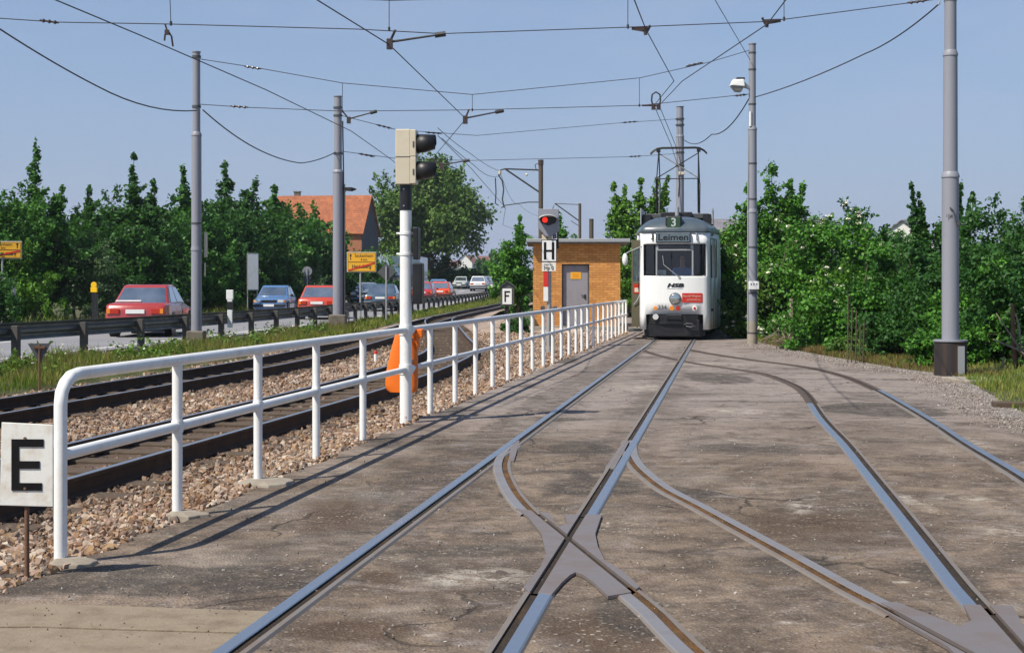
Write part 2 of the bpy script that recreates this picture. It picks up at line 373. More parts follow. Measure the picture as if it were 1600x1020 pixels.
    sp4 = math_n(m, 'MULTIPLY', math_n(m, 'MULTIPLY', ramp(m, vo4.outputs['Distance'], [(.28, 1.0), (.42, 0.0)]), math_n(m, 'GREATER_THAN', s4.outputs[0], .82)), ramp(m, noise(m, 1.4, 4, .65, .4, vec), [(.54, 0.0), (.64, .6)]))
    c = mixc(m, sp4, c, (.50,.46,.40))
    # cracks
    n3 = nd(m, 'TexNoise'); n3.inputs['Scale'].default_value = 1.6; n3.inputs['Detail'].default_value = 5; ln(m, vec, n3.inputs['Vector'])
    va = nd(m, 'VectorMath', operation='MULTIPLY_ADD'); ln(m, n3.outputs['Color'], va.inputs[0]); va.inputs[1].default_value = (.9,.9,.9); ln(m, vec, va.inputs[2])
    v2 = nd(m, 'TexVoronoi'); v2.feature = 'DISTANCE_TO_EDGE'; v2.inputs['Scale'].default_value = .42; ln(m, va.outputs[0], v2.inputs['Vector'])
    crack = math_n(m, 'MULTIPLY', ramp(m, v2.outputs['Distance'], [(.002, 1.0), (.009, 0.0)]), ramp(m, noise(m, .6, 3, .6, 0, vec), [(.50, 0.0), (.58, 1.0)]))
    c = mixc(m, math_n(m, 'MULTIPLY', crack, .85), c, (.018,.014,.011))
    c = mixc(m, math_n(m, 'MULTIPLY', fine, .18), c, (.06,.05,.04))
    ln(m, c, b.inputs['Base Color']); b.inputs['Roughness'].default_value = .92; b.inputs['Specular IOR Level'].default_value = .25
    h = math_n(m, 'ADD', math_n(m, 'MULTIPLY', vo.outputs['Distance'], .8), math_n(m, 'ADD', math_n(m, 'MULTIPLY', fine, .5), math_n(m, 'MULTIPLY', mid, 1.2)))
    h = math_n(m, 'SUBTRACT', h, math_n(m, 'MULTIPLY', crack, 1.5))
    bump(m, b, h, .55, .015)
    return m
def soilmat(name, cols, scale=3.0):
    m, b = newmat(name); tc = nd(m, 'TexCoord'); vec = tc.outputs['Object']
    n1 = noise(m, scale, 6, .7, .3, vec); n2 = noise(m, scale*14, 3, .7, 0, vec)
    c = ramp(m, n1, [(.3, cols[0]), (.5, cols[1]), (.7, cols[2])])
    c = mixc(m, math_n(m, 'MULTIPLY', n2, .5), c, tuple(x*.45 for x in cols[1]))
    ln(m, c, b.inputs['Base Color']); b.inputs['Roughness'].default_value = .95; bump(m, b, n2, .8, .03); return m
def ballastmat():
    m, b = newmat('track_ballast'); tc = nd(m, 'TexCoord'); vec = tc.outputs['Object']
    vo = nd(m, 'TexVoronoi'); vo.inputs['Scale'].default_value = 17; ln(m, vec, vo.inputs['Vector'])
    sep = nd(m, 'SeparateColor'); ln(m, vo.outputs['Color'], sep.inputs[0])
    c = ramp(m, sep.outputs[0], [(.0, (.15,.095,.06)), (.3, (.30,.21,.155)), (.6, (.40,.31,.25)), (.85, (.50,.42,.36)), (1.0, (.22,.19,.18))])
    c = mixc(m, ramp(m, noise(m, .9, 4, .6, .2, vec), [(.42, 0.0), (.68, .6)]), c, (.15,.09,.05))
    a = nd(m, 'Attribute'); a.attribute_name = 'stain'
    c = mixc(m, a.outputs['Fac'], c, (.055,.032,.018))
    ln(m, c, b.inputs['Base Color']); b.inputs['Roughness'].default_value = .9
    bump(m, b, vo.outputs['Distance'], -1.0, .05); return m
def roadmat():
    m, b = newmat('road_asphalt'); tc = nd(m, 'TexCoord'); vec = tc.outputs['Object']
    n1 = noise(m, .5, 5, .6, .2, vec); n2 = noise(m, 60, 2, .6, 0, vec)
    c = ramp(m, n1, [(.3, (.205,.20,.21)), (.7, (.265,.26,.27))]); c = mixc(m, math_n(m, 'MULTIPLY', n2, .3), c, (.12,.12,.12))
    ln(m, c, b.inputs['Base Color']); b.inputs['Roughness'].default_value = .7; bump(m, b, n2, .3, .01); return m
def steelmat(name, col, rough, metal, rusty=.3):
    m, b = newmat(name); tc = nd(m, 'TexCoord'); vec = tc.outputs['Object']
    n1 = noise(m, 3.0, 5, .7, 0, vec); n2 = noise(m, 60, 3, .6, 0, vec)
    c = mixc(m, math_n(m, 'MULTIPLY', ramp(m, n1, [(.45, 0.0), (.75, 1.0)]), rusty), col, (.16,.085,.045))
    c = mixc(m, math_n(m, 'MULTIPLY', n2, .3), c, tuple(x*.5 for x in col))
    ln(m, c, b.inputs['Base Color']); b.inputs['Metallic'].default_value = metal
    ln(m, ramp(m, n1, [(.3, rough), (.8, min(1, rough+.25))]), b.inputs['Roughness']); bump(m, b, n2, .12, .004); return m
M['yard'] = asphalt_yard(); M['ballast'] = ballastmat(); M['road'] = roadmat()
M['verge'] = soilmat('verge_soil', [(.05,.055,.02), (.085,.09,.032), (.13,.11,.055)])
M['field'] = soilmat('field_grass', [(.05,.07,.02), (.075,.10,.03), (.10,.11,.045)], .2)
M['gravel'] = soilmat('pale_gravel', [(.22,.19,.17), (.31,.275,.25), (.38,.34,.32)], 9.0)
M['head'] = steelmat('worn_rail_head', (.50,.54,.60), .26, .9, .12)
M['lip'] = steelmat('grooved_rail_lip', (.27,.235,.205), .5, .45, .5)
M['groove'] = soilmat('groove_dirt_shade', [(.018,.013,.009), (.035,.022,.013), (.085,.045,.018)], 4.0)  # dirt floor; its dark tone also stands in for the groove's shade
M['head2'] = steelmat('dull_rail_head', (.36,.34,.34), .42, .6, .45)
M['groove2'] = soilmat('rusty_groove', [(.05,.028,.012), (.12,.058,.018), (.21,.105,.03)], 4.0)
M['plate'] = steelmat('frog_plate_steel', (.27,.235,.225), .45, .5, .5)
M['rail_groove_shade'] = steelmat('rusty_rail_groove_shade', (.085,.062,.048), .6, .25, .4)  # far rails: dull rust, darkened further to paint in the groove shadow
M['railweb'] = steelmat('rusty_rail_web', (.045,.026,.017), .85, .1, .5)
M['roadline'] = paint('road_line_paint', (.72,.71,.66), .6, .4, (.3,.29,.27), 3.0)

# ------------------------------------------------------------------ paths
def smooth(pts, step=.35):
    """Catmull-Rom through (x, y) points, resampled"""
    p = [np.array(q[:2], float) for q in pts]; p = [2*p[0]-p[1]] + p + [2*p[-1]-p[-2]]
    out = []
    for i in range(1, len(p)-2):
        L = np.linalg.norm(p[i+1]-p[i]); n = max(1, int(L/step))
        for k in range(n):
            t = k/n
            out.append(.5*((2*p[i])+(-p[i-1]+p[i+1])*t+(2*p[i-1]-5*p[i]+4*p[i+1]-p[i+2])*t*t+(-p[i-1]+3*p[i]-3*p[i+1]+p[i+2])*t**3))
    out.append(p[-2]); return np.array(out)
def normals(pl):
    t = np.gradient(pl, axis=0); t /= np.linalg.norm(t, axis=1)[:, None]
    return np.stack([t[:, 1], -t[:, 0]], 1)            # right hand side
def offset(pl, d): return pl + normals(pl)*d
def ribbon(mb, pl, prof, mis):
    """sweep an open (offset, z) profile along pl"""
    n = normals(pl); k = len(prof); vs = []
    for p, q in zip(pl, n):
        for o, z in prof: vs.append((p[0]+q[0]*o, p[1]+q[1]*o, z))
    fs = []; ms = []
    b = len(mb.v); mb.v += vs
    for i in range(len(pl)-1):
        for j in range(k-1):
            a = b+i*k+j; mb.f.append((a, a+1, a+k+1, a+k)); mb.m.append(mis[j])
def groove_rail(name, parent, pl, side, dz=0.0, dull=False):
    """side +1: groove to the right of the head"""
    prof = [(-.05,-.012),(-.034,.010),(-.028,.017+dz),(.028,.017+dz),(.031,.012),(.032,.003),(.070,.003),(.072,.013+dz),(.096,.012+dz),(.115,-.012)]
    mi = [1,0,0,0,2,2,2,1,1]
    if side < 0: prof = [(-o, z) for o, z in reversed(prof)]; mi = list(reversed(mi))
    mb = MB(); ribbon(mb, pl, prof, mi)
    if dull == 2: return mb.build(name, [M['rail_groove_shade'], M['rail_groove_shade'], M['groove']], parent, fix=False)
    return mb.build(name, [M['head2'], M['lip'], M['groove2']] if dull else [M['head'], M['lip'], M['groove']], parent, fix=False)
def tee_rail(name, parent, pl, zt=.03):
    prof = [(-.055,zt-.145),(-.055,zt-.13),(-.012,zt-.115),(-.012,zt-.04),(-.032,zt-.03),(-.032,zt-.004),(-.026,zt),(.026,zt),(.032,zt-.004),(.032,zt-.03),(.012,zt-.04),(.012,zt-.115),(.055,zt-.13),(.055,zt-.145)]
    mi = [1]*6+[0]+[1]*6
    mb = MB(); ribbon(mb, pl, prof, mi)
    return mb.build(name, [M['head'], M['railweb']], parent, fix=False)

ML = smooth([(.151*d-1.927, d) for d in (2.5, 10, 20, 34, 45)] + [(5.72,50),(7.0,57),(8.6,64),(11.5,74)], .15)
MR = smooth([(.149*d-.817, d) for d in (2.5, 10, 20, 34, 45)] + [(6.80,50),(8.08,57),(9.7,64),(12.6,74)], .15)
def trace(px): return [tuple(G(x, y)[:2]) for x, y in px]
L2 = smooth(trace([(797,697),(784,712),(778,730),(784,753),(800,781),(829,812),(857,834),(888,857),(919,886),(974,930),(1014,965),(1053,1006)]) + [(.80,4.6),(1.0,3.6)], .15)
R2 = smooth(trace([(989,690),(990,708),(996,722),(1010,738),(1045,765),(1095,791),(1173,833),(1247,873),(1345,927),(1418,963),(1492,1003)]) + [(1.87,4.9),(2.05,4.0),(2.2,3.2)], .15)
CL = smooth([(3.0,32.5)] + trace([(1003,548),(1039,559),(1082,568),(1129,575),(1185,584),(1222,596),(1252,613),(1281,655),(1316,694),(1345,731),(1394,794),(1443,858),(1492,922),(1526,961),(1575,1015)]) + [(1.74,4.4),(1.55,3.0)], .3)
CR = smooth([(4.0,32.5)] + trace([(1080,547),(1129,556),(1185,564),(1260,574),(1320,588),(1369,608),(1418,635),(1467,664),(1516,696),(1600,746)]) + [(3.35,8.0),(2.95,5.0),(2.7,3.0)], .3)
L2, R2, CL, CR = L2[::-1], R2[::-1], CL[::-1], CR[::-1]      # run them all away from the camera
CA = smooth([(-4.54,5),(-4.06,8),(-2.14,20),(-1.42,27),(-1.32,32),(-1.75,39),(-2.3,48),(-2.95,58),(-2.95,66)], .5)
CB = smooth([(-7.70,5),(-6.58,12),(-5.30,20),(-4.25,28),(-3.65,40),(-3.05,62),(-1.5,90),(1.0,131),(6,190)], .6)

# ------------------------------------------------------------------ road
ROAD = smooth([(-14.6,4),(-13.2,14),(-11.7,26),(-10.15,41),(-8.35,61),(-7.15,79),(-5.45,112),(-3.0,146),(1.5,190),(9,240),(22,310)], 1.5)
def road_x(d): return float(np.interp(d, ROAD[:, 1], ROAD[:, 0]))
def road_z(d): return float(np.interp(d, [0,70,90,112,146,190,240,310], [0,0,.06,.25,.85,1.2,1.3,1.3]))
def strip(name, mat, pl, o0, o1, dz, kind='structure', thick=.35, zfun=None, n=1):
    """a road-like sheet with a skirt along a path"""
    nrm = normals(pl); mb = MB(); k = n+1; vs = []
    for p, q in zip(pl, nrm):
        for j in range(k):
            o = o0+(o1-o0)*j/n; x, y = p[0]+q[0]*o, p[1]+q[1]*o
            vs.append((x, y, (road_z(p[1]) if zfun is None else zfun(p[1], j/n))+dz))
    fs = [(i*k+j, i*k+j+1, (i+1)*k+j+1, (i+1)*k+j) for i in range(len(pl)-1) for j in range(n)]
    mb.add(vs, fs)
    if thick:
        for j in (0, n):
            b = len(mb.v); mb.v += [vs[i*k+j] for i in range(len(pl))] + [(vs[i*k+j][0], vs[i*k+j][1], vs[i*k+j][2]-thick) for i in range(len(pl))]
            m_ = len(pl); mb.f += [(b+i, b+i+1, b+m_+i+1, b+m_+i) for i in range(m_-1)]; mb.m += [0]*(m_-1)
    o = mb.build(name, mat, fix=False); tag(o, kind=kind); return o
strip('road', M['road'], ROAD, -5.9, 2.35, 0.0)
strip('road_edge_line', M['roadline'], ROAD, 1.75, 1.90, .004, thick=0)
strip('road_edge_line', M['roadline'], ROAD, -5.45, -5.30, .004, thick=0)
for a, b in [(i, i+4) for i in range(2, len(ROAD)-5, 8)]:      # broken centre line
    strip('road_centre_line', M['roadline'], ROAD[a:b], -1.86, -1.74, .004, thick=0)
strip('grass_verge', M['verge'], ROAD, -60, -5.9, -.03, n=4)
def vz(d, t): return road_z(d)*(1-t)+(-.10)*t
RB = offset(CB, -1.45)
# the verge between the road and the tracks, both edges followed
mbv = MB(); ds = np.concatenate([np.arange(3, 60, 1.5), np.arange(60, 190, 5)]); rows = []
for d in ds:
    x0 = road_x(d)+2.3; x1 = float(np.interp(d, RB[:, 1], RB[:, 0]))
    rows.append([(x0+(x1-x0)*t, d, road_z(d)*(1-t)-.03-.10*t+.05*math.sin(t*math.pi)) for t in np.linspace(0, 1, 7)])
mbv.loft(rows, close=False, cap=False); tag(mbv.build('grass_verge', M['verge'], fix=False), kind='structure')
g = MB(); g.add([(-4000,-200,-.25),(4000,-200,-.25),(4000,5000,-.25),(-4000,5000,-.25)], [(0,1,2,3)])
tag(g.build('ground', M['field'], fix=False), kind='structure')

# ------------------------------------------------------------------ ballast bed
def rail_line_x(d): return .1596*d-3.43               # the white railing stands on this line
all_rails = np.concatenate([offset(CA, .53), offset(CA, -.53), offset(CB, .53), offset(CB, -.53)])
def rail_dist(x, y):
    dd = np.full(x.shape, 9.0); 
    for c in (CA, CB):
        for i in range(0, len(x), 4000):
            s = slice(i, i+4000)
            e = np.hypot(x[s, None]-c[None, :, 0], y[s, None]-c[None, :, 1]).min(1); dd[s] = np.minimum(dd[s], e)
    return dd                                           # distance to the nearest track centre
def right_bound(d): return rail_line_x(d)+.10 if d < 44 else float(np.interp(d, [44,50,66,80,190], [3.6,.6,-1.0,-.6,8]))
def left_bound(d): return float(np.interp(d, RB[:, 1], RB[:, 0]))
def ballast_z(x, d, lb, rb):
    a = np.clip((rb-x)/.95, 0, 1); a = a*a*(3-2*a); b_ = np.clip((x-lb)/.7, 0, 1)
    return -.012-.125*a*1.0 - 0*b_
rows = []; ds = np.concatenate([np.arange(4, 30, .3), np.arange(30, 66, .8), np.arange(66, 180, 3)])
for d in ds:
    lb, rb = left_bound(d)-.3, right_bound(d)
    xs = lb+(rb-lb)*np.linspace(0, 1, 41); zz = ballast_z(xs, d, lb, rb)
    rows.append([(x, d, z+.012*math.sin(x*9+d*5)*math.sin(d*7-x*3)) for x, z in zip(xs, zz)])
mb = MB(); mb.loft(rows, close=False, cap=False); bed = mb.build('ballast_bed', M['ballast'], fix=False); tag(bed, kind='structure')
V = np.array([q for r in rows for q in r]); dd = rail_dist(V[:, 0], V[:, 1])
def stain(dd): return np.clip(1.0-np.abs(dd-.55)/.5, 0, 1)*.85+np.where(dd < .55, .55, 0)
at = bed.data.attributes.new('stain', 'FLOAT', 'POINT'); at.data.foreach_set('value', np.clip(stain(dd), 0, .9).astype(np.float32))

def scatter_stones(name, pts, sizes, cols, seed=3):
    rng = np.random.default_rng(seed); n = len(pts)
    base = np.array([(1,0,0),(-1,0,0),(0,1,0),(0,-1,0),(0,0,1),(0,0,-1),(.62,.62,.5),(-.62,.62,.5),(.62,-.62,.5),(-.62,-.62,.5)], float)
    tri = np.array([(4,6,8),(4,7,6),(4,9,7),(4,8,9),(6,0,8),(6,2,0),(7,2,6),(7,1,2),(9,1,7),(9,3,1),(8,3,9),(8,0,3),(5,0,2),(5,2,1),(5,1,3),(5,3,0)])
    v = base[None]*(1+rng.uniform(-.32,.32,(n,10,1))); v *= rng.uniform(.55,1.15,(n,1,3))*np.array([1,1,.75])
    q = rng.normal(size=(n,4)); q /= np.linalg.norm(q,axis=1)[:,None]; a,b,c,d = q.T
    R = np.stack([np.stack([1-2*(c*c+d*d),2*(b*c-a*d),2*(b*d+a*c)],1),np.stack([2*(b*c+a*d),1-2*(b*b+d*d),2*(c*d-a*b)],1),np.stack([2*(b*d-a*c),2*(c*d+a*b),1-2*(b*b+c*c)],1)],1)
    v = np.einsum('nij,nkj->nki', R, v)*sizes[:,None,None]+pts[:,None,:]
    f = (tri[None]+10*np.arange(n)[:,None,None]).reshape(-1,3)
    me = bpy.data.meshes.new(name); me.vertices.add(n*10); me.vertices.foreach_set('co', v.reshape(-1).astype(np.float32))
    me.loops.add(len(f)*3); me.loops.foreach_set('vertex_index', f.reshape(-1).astype(np.int32)); me.polygons.add(len(f))
    me.polygons.foreach_set('loop_start', np.arange(0, len(f)*3, 3, dtype=np.int32)); me.update(); me.validate(); me.shade_flat()
    ca = me.color_attributes.new('tint', 'FLOAT_COLOR', 'POINT'); cc = np.ones((n,10,4), np.float32); cc[:,:,:3] = cols[:,None,:]
    ca.data.foreach_set('color', cc.reshape(-1))
    o = bpy.data.objects.new(name, me); C.objects.link(o); return o
def stonemat():
    m, b = newmat('broken_stone'); a = nd(m, 'Attribute'); a.attribute_name = 'tint'
    n1 = noise(m, 40, 3, .6); c = mixc(m, math_n(m, 'MULTIPLY', n1, .55), a.outputs['Color'], (.10,.07,.05))
    ln(m, c, b.inputs['Base Color']); b.inputs['Roughness'].default_value = .85; return m
M['stone'] = stonemat()
rng = np.random.default_rng(11)
def fill(d0, d1, per_m2, s0, s1):
    d = rng.uniform(d0, d1, int((d1-d0)*7*per_m2)); lb = np.array([left_bound(t) for t in d]); rb = np.array([right_bound(t) for t in d])
    x = lb-.2+rng.uniform(0, 1, len(d))*(rb-.02-lb+.2); keep = (x > (d*(-.37)-.5))
    x, d, lb, rb = x[keep], d[keep], lb[keep], rb[keep]; z = ballast_z(x, d, lb-.3, rb)+rng.uniform(-.005,.022,len(x))
    s = rng.uniform(s0, s1, len(x))*rng.choice([.7,1,1,1.35], len(x)); rd = rail_dist(x, d)
    pal = np.array([(.34,.23,.155),(.44,.34,.27),(.52,.44,.38),(.24,.14,.08),(.40,.27,.15),(.16,.135,.125),(.46,.34,.29),(.28,.20,.16),(.58,.52,.46),(.20,.11,.06)])
    col = pal[rng.integers(0, len(pal), len(x))]*rng.uniform(.7,1.15,(len(x),1))*np.array([.98,.90,.80])
    st = np.clip(stain(rd)*rng.uniform(.5,1.15,len(x)), 0, .9)[:,None]; col = col*(1-st)+np.array([.075,.042,.022])*st
    near = (np.abs(rd-.53) < .09); z = np.where(near, z-.05, np.where(rd < .5, z-.028, z))
    return np.stack([x, d, z], 1), s, col
A1 = fill(5.5, 13, 760, .013, .031); A2 = fill(13, 22, 300, .018, .036); A3 = fill(22, 46, 90, .022, .045)
st = scatter_stones('ballast_stones', np.concatenate([A1[0],A2[0],A3[0]]), np.concatenate([A1[1],A2[1],A3[1]]), np.concatenate([A1[2],A2[2],A3[2]]))
st.data.materials.append(M['stone']); tag(st, kind='stuff')

# ------------------------------------------------------------------ yard sheet
yard = [(-5.2,2),(-4.4,5.6),(-3.0,6.35),(-2.55,6.9)]
yard += [(rail_line_x(d)+.06+.05*math.sin(d*2.3)+.03*math.sin(d*6.1), d) for d in np.arange(7.2, 45, .45)]
yard += [(3.9,46),(4.0,60),(3.5,76),(16,80),(12.2,66),(9.0,54),(7.4,44),(6.1,36),(6.0,33.5),(6.15,28.9),(6.45,24.4),(6.78,22.3),(6.45,20.5),(6.25,19),(5.75,17.1),(5.45,15),(5.4,12),(5.6,9),(6,2)]
mb = MB(); pts = [(x, y) for x, y in reversed(yard)]
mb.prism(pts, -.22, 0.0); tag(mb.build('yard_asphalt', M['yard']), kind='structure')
# loose pale gravel along the right edge of the yard
mb = MB(); ed = smooth([(6.0,34),(6.15,28.9),(6.45,24.4),(6.78,22.3),(6.45,20.5),(6.25,19),(5.75,17.1),(5.45,15),(5.4,12),(5.6,9)], .12)
ring0 = []; ring1 = []
for p, q in zip(ed, normals(ed)):
    s_ = p[1]; wd = .14+.11*math.sin(s_*1.7)+.07*math.sin(s_*5.3+1)+.03*math.sin(s_*13.1)+.02*math.sin(s_*29); ring0.append((p[0]-q[0]*-wd*1.0, p[1], .004)); ring1.append((p[0]+q[0]*-.50, p[1], .004))
mb.add(ring0+ring1, [(i, i+1, len(ring0)+i+1, len(ring0)+i) for i in range(len(ring0)-1)])
tag(mb.build('gravel_strip', M['gravel'], fix=False), kind='structure')
rng = np.random.default_rng(21); n_ = 9000; i_ = rng.integers(0, len(ed), n_); en = normals(ed)
off_ = rng.normal(.22, .22, n_); off_ = off_[np.abs(off_) < .95]; i_ = i_[:len(off_)]
xy = ed[i_]+en[i_]*off_[:,None]+rng.normal(0, .06, (len(i_),2)); sz_ = rng.uniform(.005,.017,len(i_))
pal = np.array([(.36,.32,.29),(.29,.25,.22),(.44,.40,.37),(.22,.18,.15)]); cc_ = pal[rng.integers(0,4,len(i_))]*rng.uniform(.8,1.1,(len(i_),1))
gs = scatter_stones('gravel_stones', np.column_stack([xy, np.full(len(i_), .006)]), sz_, cc_, 4); gs.data.materials.append(M['stone']); tag(gs, kind='stuff')
n_ = 2600; yy_ = 4.5+26*rng.uniform(0,1,n_)**1.4; xx_ = rng.uniform(-.36,.36,n_)*yy_; k_ = (xx_ > .1596*yy_-3.3)&(xx_ < 5.2); xx_, yy_ = xx_[k_], yy_[k_]
cc_ = pal[rng.integers(0,4,len(xx_))]*rng.uniform(.5,1.1,(len(xx_),1))
gs = scatter_stones('loose_grit', np.column_stack([xx_, yy_, np.full(len(xx_), .003)]), rng.uniform(.004,.011,len(xx_)), cc_, 5); gs.data.materials.append(M['stone']); tag(gs, kind='stuff')
# grassy bank on the right
mb = MB(); rows = []
for d in np.arange(2, 80, 2.0):
    x0 = float(np.interp(d, [2,9,12,15,17.1,19,20.5,22.3,24.4,28.9,33.5,36,44,54,66,80], [5.9,5.6,5.4,5.45,5.75,6.25,6.45,6.78,6.45,6.15,6.0,6.1,7.4,9,12.2,16]))-.25
    rows.append([(x0+t*t*40, d, -.018+.0*t+.12*min(1, t*3)) for t in np.linspace(0, 1, 9)])
mb.loft(rows, close=False, cap=False); tag(mb.build('grass_bank', M['verge'], fix=False), kind='structure')

# ------------------------------------------------------------------ tracks
t = empty('tram_track', (0,0,0)); tag(t, 'straight grooved tram track in the asphalt running under the white tram', 'tram track')
groove_rail('rail', t, ML, 1)
for q in (MR[MR[:,1] < 6.66], MR[MR[:,1] > 8.50]): groove_rail('rail', t, q, -1)
def clip(poly, p, n_):
    """keep the part of poly on the side n_ points to"""
    out = []
    for a, c_ in zip(poly, poly[1:]+poly[:1]):
        da, dc = (a-p).dot(n_), (c_-p).dot(n_)
        if da >= 0: out.append(a)
        if (da > 0 > dc) or (da < 0 < dc): out.append(a+(c_-a)*(da/(da-dc)))
    return out
def at_d(pl, d):
    i = int(np.argmin(np.abs(pl[:,1]-d))); a, b_ = pl[max(i-2,0)], pl[min(i+2,len(pl)-1)]; t_ = (b_-a)/np.linalg.norm(b_-a)
    return Vector(pl[i]), Vector((t_[1], -t_[0]))
def frog(parent, outline_px, pa, sa, pb, sb, d, top=.0185):
    """steel crossing block: four pieces round two crossing flangeways, dirt with painted shade in the bottom"""
    poly = [G(x, y).xy for x, y in outline_px]; poly = [Vector(q) for q in poly]
    qa, na = at_d(pa, d); qb, nb_ = at_d(pb, d); na = na*sa; nb_ = nb_*sb
    if (nb_.y < 0) == (na.y < 0): pass
    mb = MB()
    for ea, ga in ((qa+na*.031, -na), (qa+na*.070, na)):
        for eb, gb_ in ((qb+nb_*.031, -nb_), (qb+nb_*.068, nb_)):
            r_ = clip(clip(poly, ea, ga), eb, gb_)
            if len(r_) > 2: mb.prism([tuple(q) for q in reversed(r_)], -.01, top)
    mb.build('frog_casting', M['plate'], parent)
    mb = MB(); mb.prism([tuple(q) for q in reversed(poly)], -.012, .003); mb.build('flangeway_floor', M['groove'], parent)
frog(t, [(806,798),(826,812),(846,838),(853,870),(845,890),(818,922),(826,930),(862,934),(878,915),(890,904),(899,899),(909,902),(925,913),(950,937),(985,931),(1000,922),(975,898),(945,880),(934,858),(930,838),(940,808),(882,808),(886,822),(872,828),(858,806)], MR, -1, L2, 1, 7.6)
fp = [G(x, y).xy for x, y in [(800,690),(812,690),(806,712),(803,722),(795,722),(797,705)]]
mb = MB(); mb.prism([tuple(p) for p in reversed(fp)], -.01, .0125); mb.build('switch_plate', M['plate'], t)
fp = [G(x, y).xy for x, y in [(945,733),(975,690),(984,690),(960,734)]]
mb = MB(); mb.prism([tuple(p) for p in reversed(fp)], -.01, .0122); mb.build('switch_plate', M['plate'], t)
t = empty('branch_track', (0,0,0)); tag(t, 'rusty grooved branch track curving off the straight track and crossing it at a frog', 'tram track')
for q in (L2[L2[:,1] > 8.70], L2[L2[:,1] < 6.66]): groove_rail('rail', t, q, 1, -.003, True)
for q in (R2[R2[:,1] > 6.02], R2[R2[:,1] < 5.2]): groove_rail('rail', t, q, -1, -.003, True)
t = empty('siding_track', (0,0,0)); tag(t, 'grooved track bending right across the yard past the large pole on a drum', 'tram track')
groove_rail('rail', t, CL[(CL[:,1] > 6.05)&(CL[:,1] < 17.2)], 1, -.002); groove_rail('rail', t, CL[CL[:,1] > 16.9], 1, -.002, 2); groove_rail('rail', t, CL[CL[:,1] < 5.2], 1, -.002); groove_rail('rail', t, CR[CR[:,1] < 19.2], -1, -.002); groove_rail('rail', t, CR[CR[:,1] > 18.9], -1, -.002, 2)
frog(t, [(1400,946),(1360,948),(1480,1016),(1520,1055),(1610,1055),(1625,1030),(1582,952),(1505,950),(1518,975),(1500,985)], CL, 1, R2, -1, 5.62)
def ballast_track(c, label, sl_max):
    t = empty('ballast_track', (0,0,0)); tag(t, label, 'railway track', 'tracks on stone ballast')
    tee_rail('rail', t, offset(c, .53)); tee_rail('rail', t, offset(c, -.53))
    L = np.concatenate([[0], np.cumsum(np.linalg.norm(np.diff(c, axis=0), axis=1))]); nn = normals(c)
    first = None; rr = random.Random(4)
    for k in range(sl_max):
        s = .3+k*.66
        if s > L[-1]: break
        x = np.interp(s, L, c[:, 0]); y = np.interp(s, L, c[:, 1]); a = math.atan2(np.interp(s, L, nn[:, 1]), np.interp(s, L, nn[:, 0]))
        if first is None:
            mb = MB(); mb.box((0,0,0), (1.85,.22,.15)); o = first = mb.build('sleeper', M['sleeper'], t, bevel=.012)
        else: o = first.copy(); C.objects.link(o)
        o.parent = t; o.location = (x, y, -.185+rr.uniform(-.006,.006)); o.rotation_euler = (0,0,a+rr.uniform(-.015,.015))
M['sleeper'] = paint('old_oak_sleeper', (.085,.058,.038), .9, .6, (.04,.028,.02), 6.0, bumpy=.5)
ballast_track(CA, 'ballasted track nearest the white railing, bending left beyond the orange bin', 94)
ballast_track(CB, 'ballasted track nearest the road, running on beside the crash barrier', 98)
rng = np.random.default_rng(33); n_ = 46; px_ = rng.uniform(-40, 415, n_); py_ = rng.uniform(953, 1018, n_); sl_ = np.array([tuple(G(a, c_)) for a, c_ in zip(px_, py_)]); sl_[:,2] = .013
gs = scatter_stones('slab_grit', sl_, rng.uniform(.002,.006,n_), np.array([(.09,.065,.045)])*rng.uniform(.5,2.2,(n_,1)), 6); gs.data.materials.append(M['stone']); tag(gs, kind='stuff')
# concrete cover slabs in the near left corner
for q, lab in (([(-60,985),(-60,1040),(330,1040),(388,994),(180,988),(60,984)], 'nearest concrete cover slab in the bottom left corner of the yard'),
          ([(-60,946),(-60,982),(60,981),(180,985),(391,991),(424,958),(250,952),(100,947)], 'farther concrete cover slab in the bottom left corner, below the E sign')):
    mb = MB(); mb.prism([tuple(G(x, y).xy) for x, y in q], -.02, .011)
    tag(mb.build('cover_slab', M['slab'] if 'slab' in M else M['concrete'], bevel=.004), lab, 'concrete slab', 'cover slabs')
# ------------------------------------------------------------------ white tube railing
M['tube'] = chipped('railing_white_paint', (.82,.82,.81))
M['tube_worn_sky'] = paint('railing_worn_sky_tint', (.60,.62,.66), .42, .35, (.78,.77,.75), 7.0)  # worn grey paint with the sky's blue-grey tint put into its colour
rl = empty('railing', (rail_line_x(7.25), 7.25, 0)); tag(rl, 'long white tubular railing with two rails between the yard and the ballast', 'railing')
def rp(d, z): return (rail_line_x(d)-rail_line_x(7.25), d-7.25, z)
ZT, ZM = .945, .545
dmast = 14.7
mb = MB(); mb.tube([rp(7.25,-.05), rp(7.25,.80), rp(7.262,.86), rp(7.30,.905), rp(7.36,.935), rp(7.45,ZT)]+[rp(d, ZT) for d in np.arange(8.5, dmast, 1.2)]+[rp(dmast-.05, ZT)], .033, 14); mb.build('top_rail', M['tube'], rl, True)
mb = MB(); mb.tube([rp(d, ZT) for d in np.arange(dmast+.05, 42.7, 1.5)]+[rp(42.6, ZT)], .033, 12); mb.build('top_rail', M['tube_worn_sky'], rl, True)
mb = MB(); mb.tube([rp(d, ZM) for d in np.arange(7.25, dmast-.1, 1.2)]+[rp(dmast-.05, ZM)], .030, 14); mb.build('middle_rail', M['tube'], rl, True)
mb = MB(); mb.tube([rp(d, ZM) for d in np.arange(dmast+.05, 42.6, 1.5)]+[rp(42.6, ZM)], .028, 12); mb.build('middle_rail', M['tube_worn_sky'], rl, True)
first = None
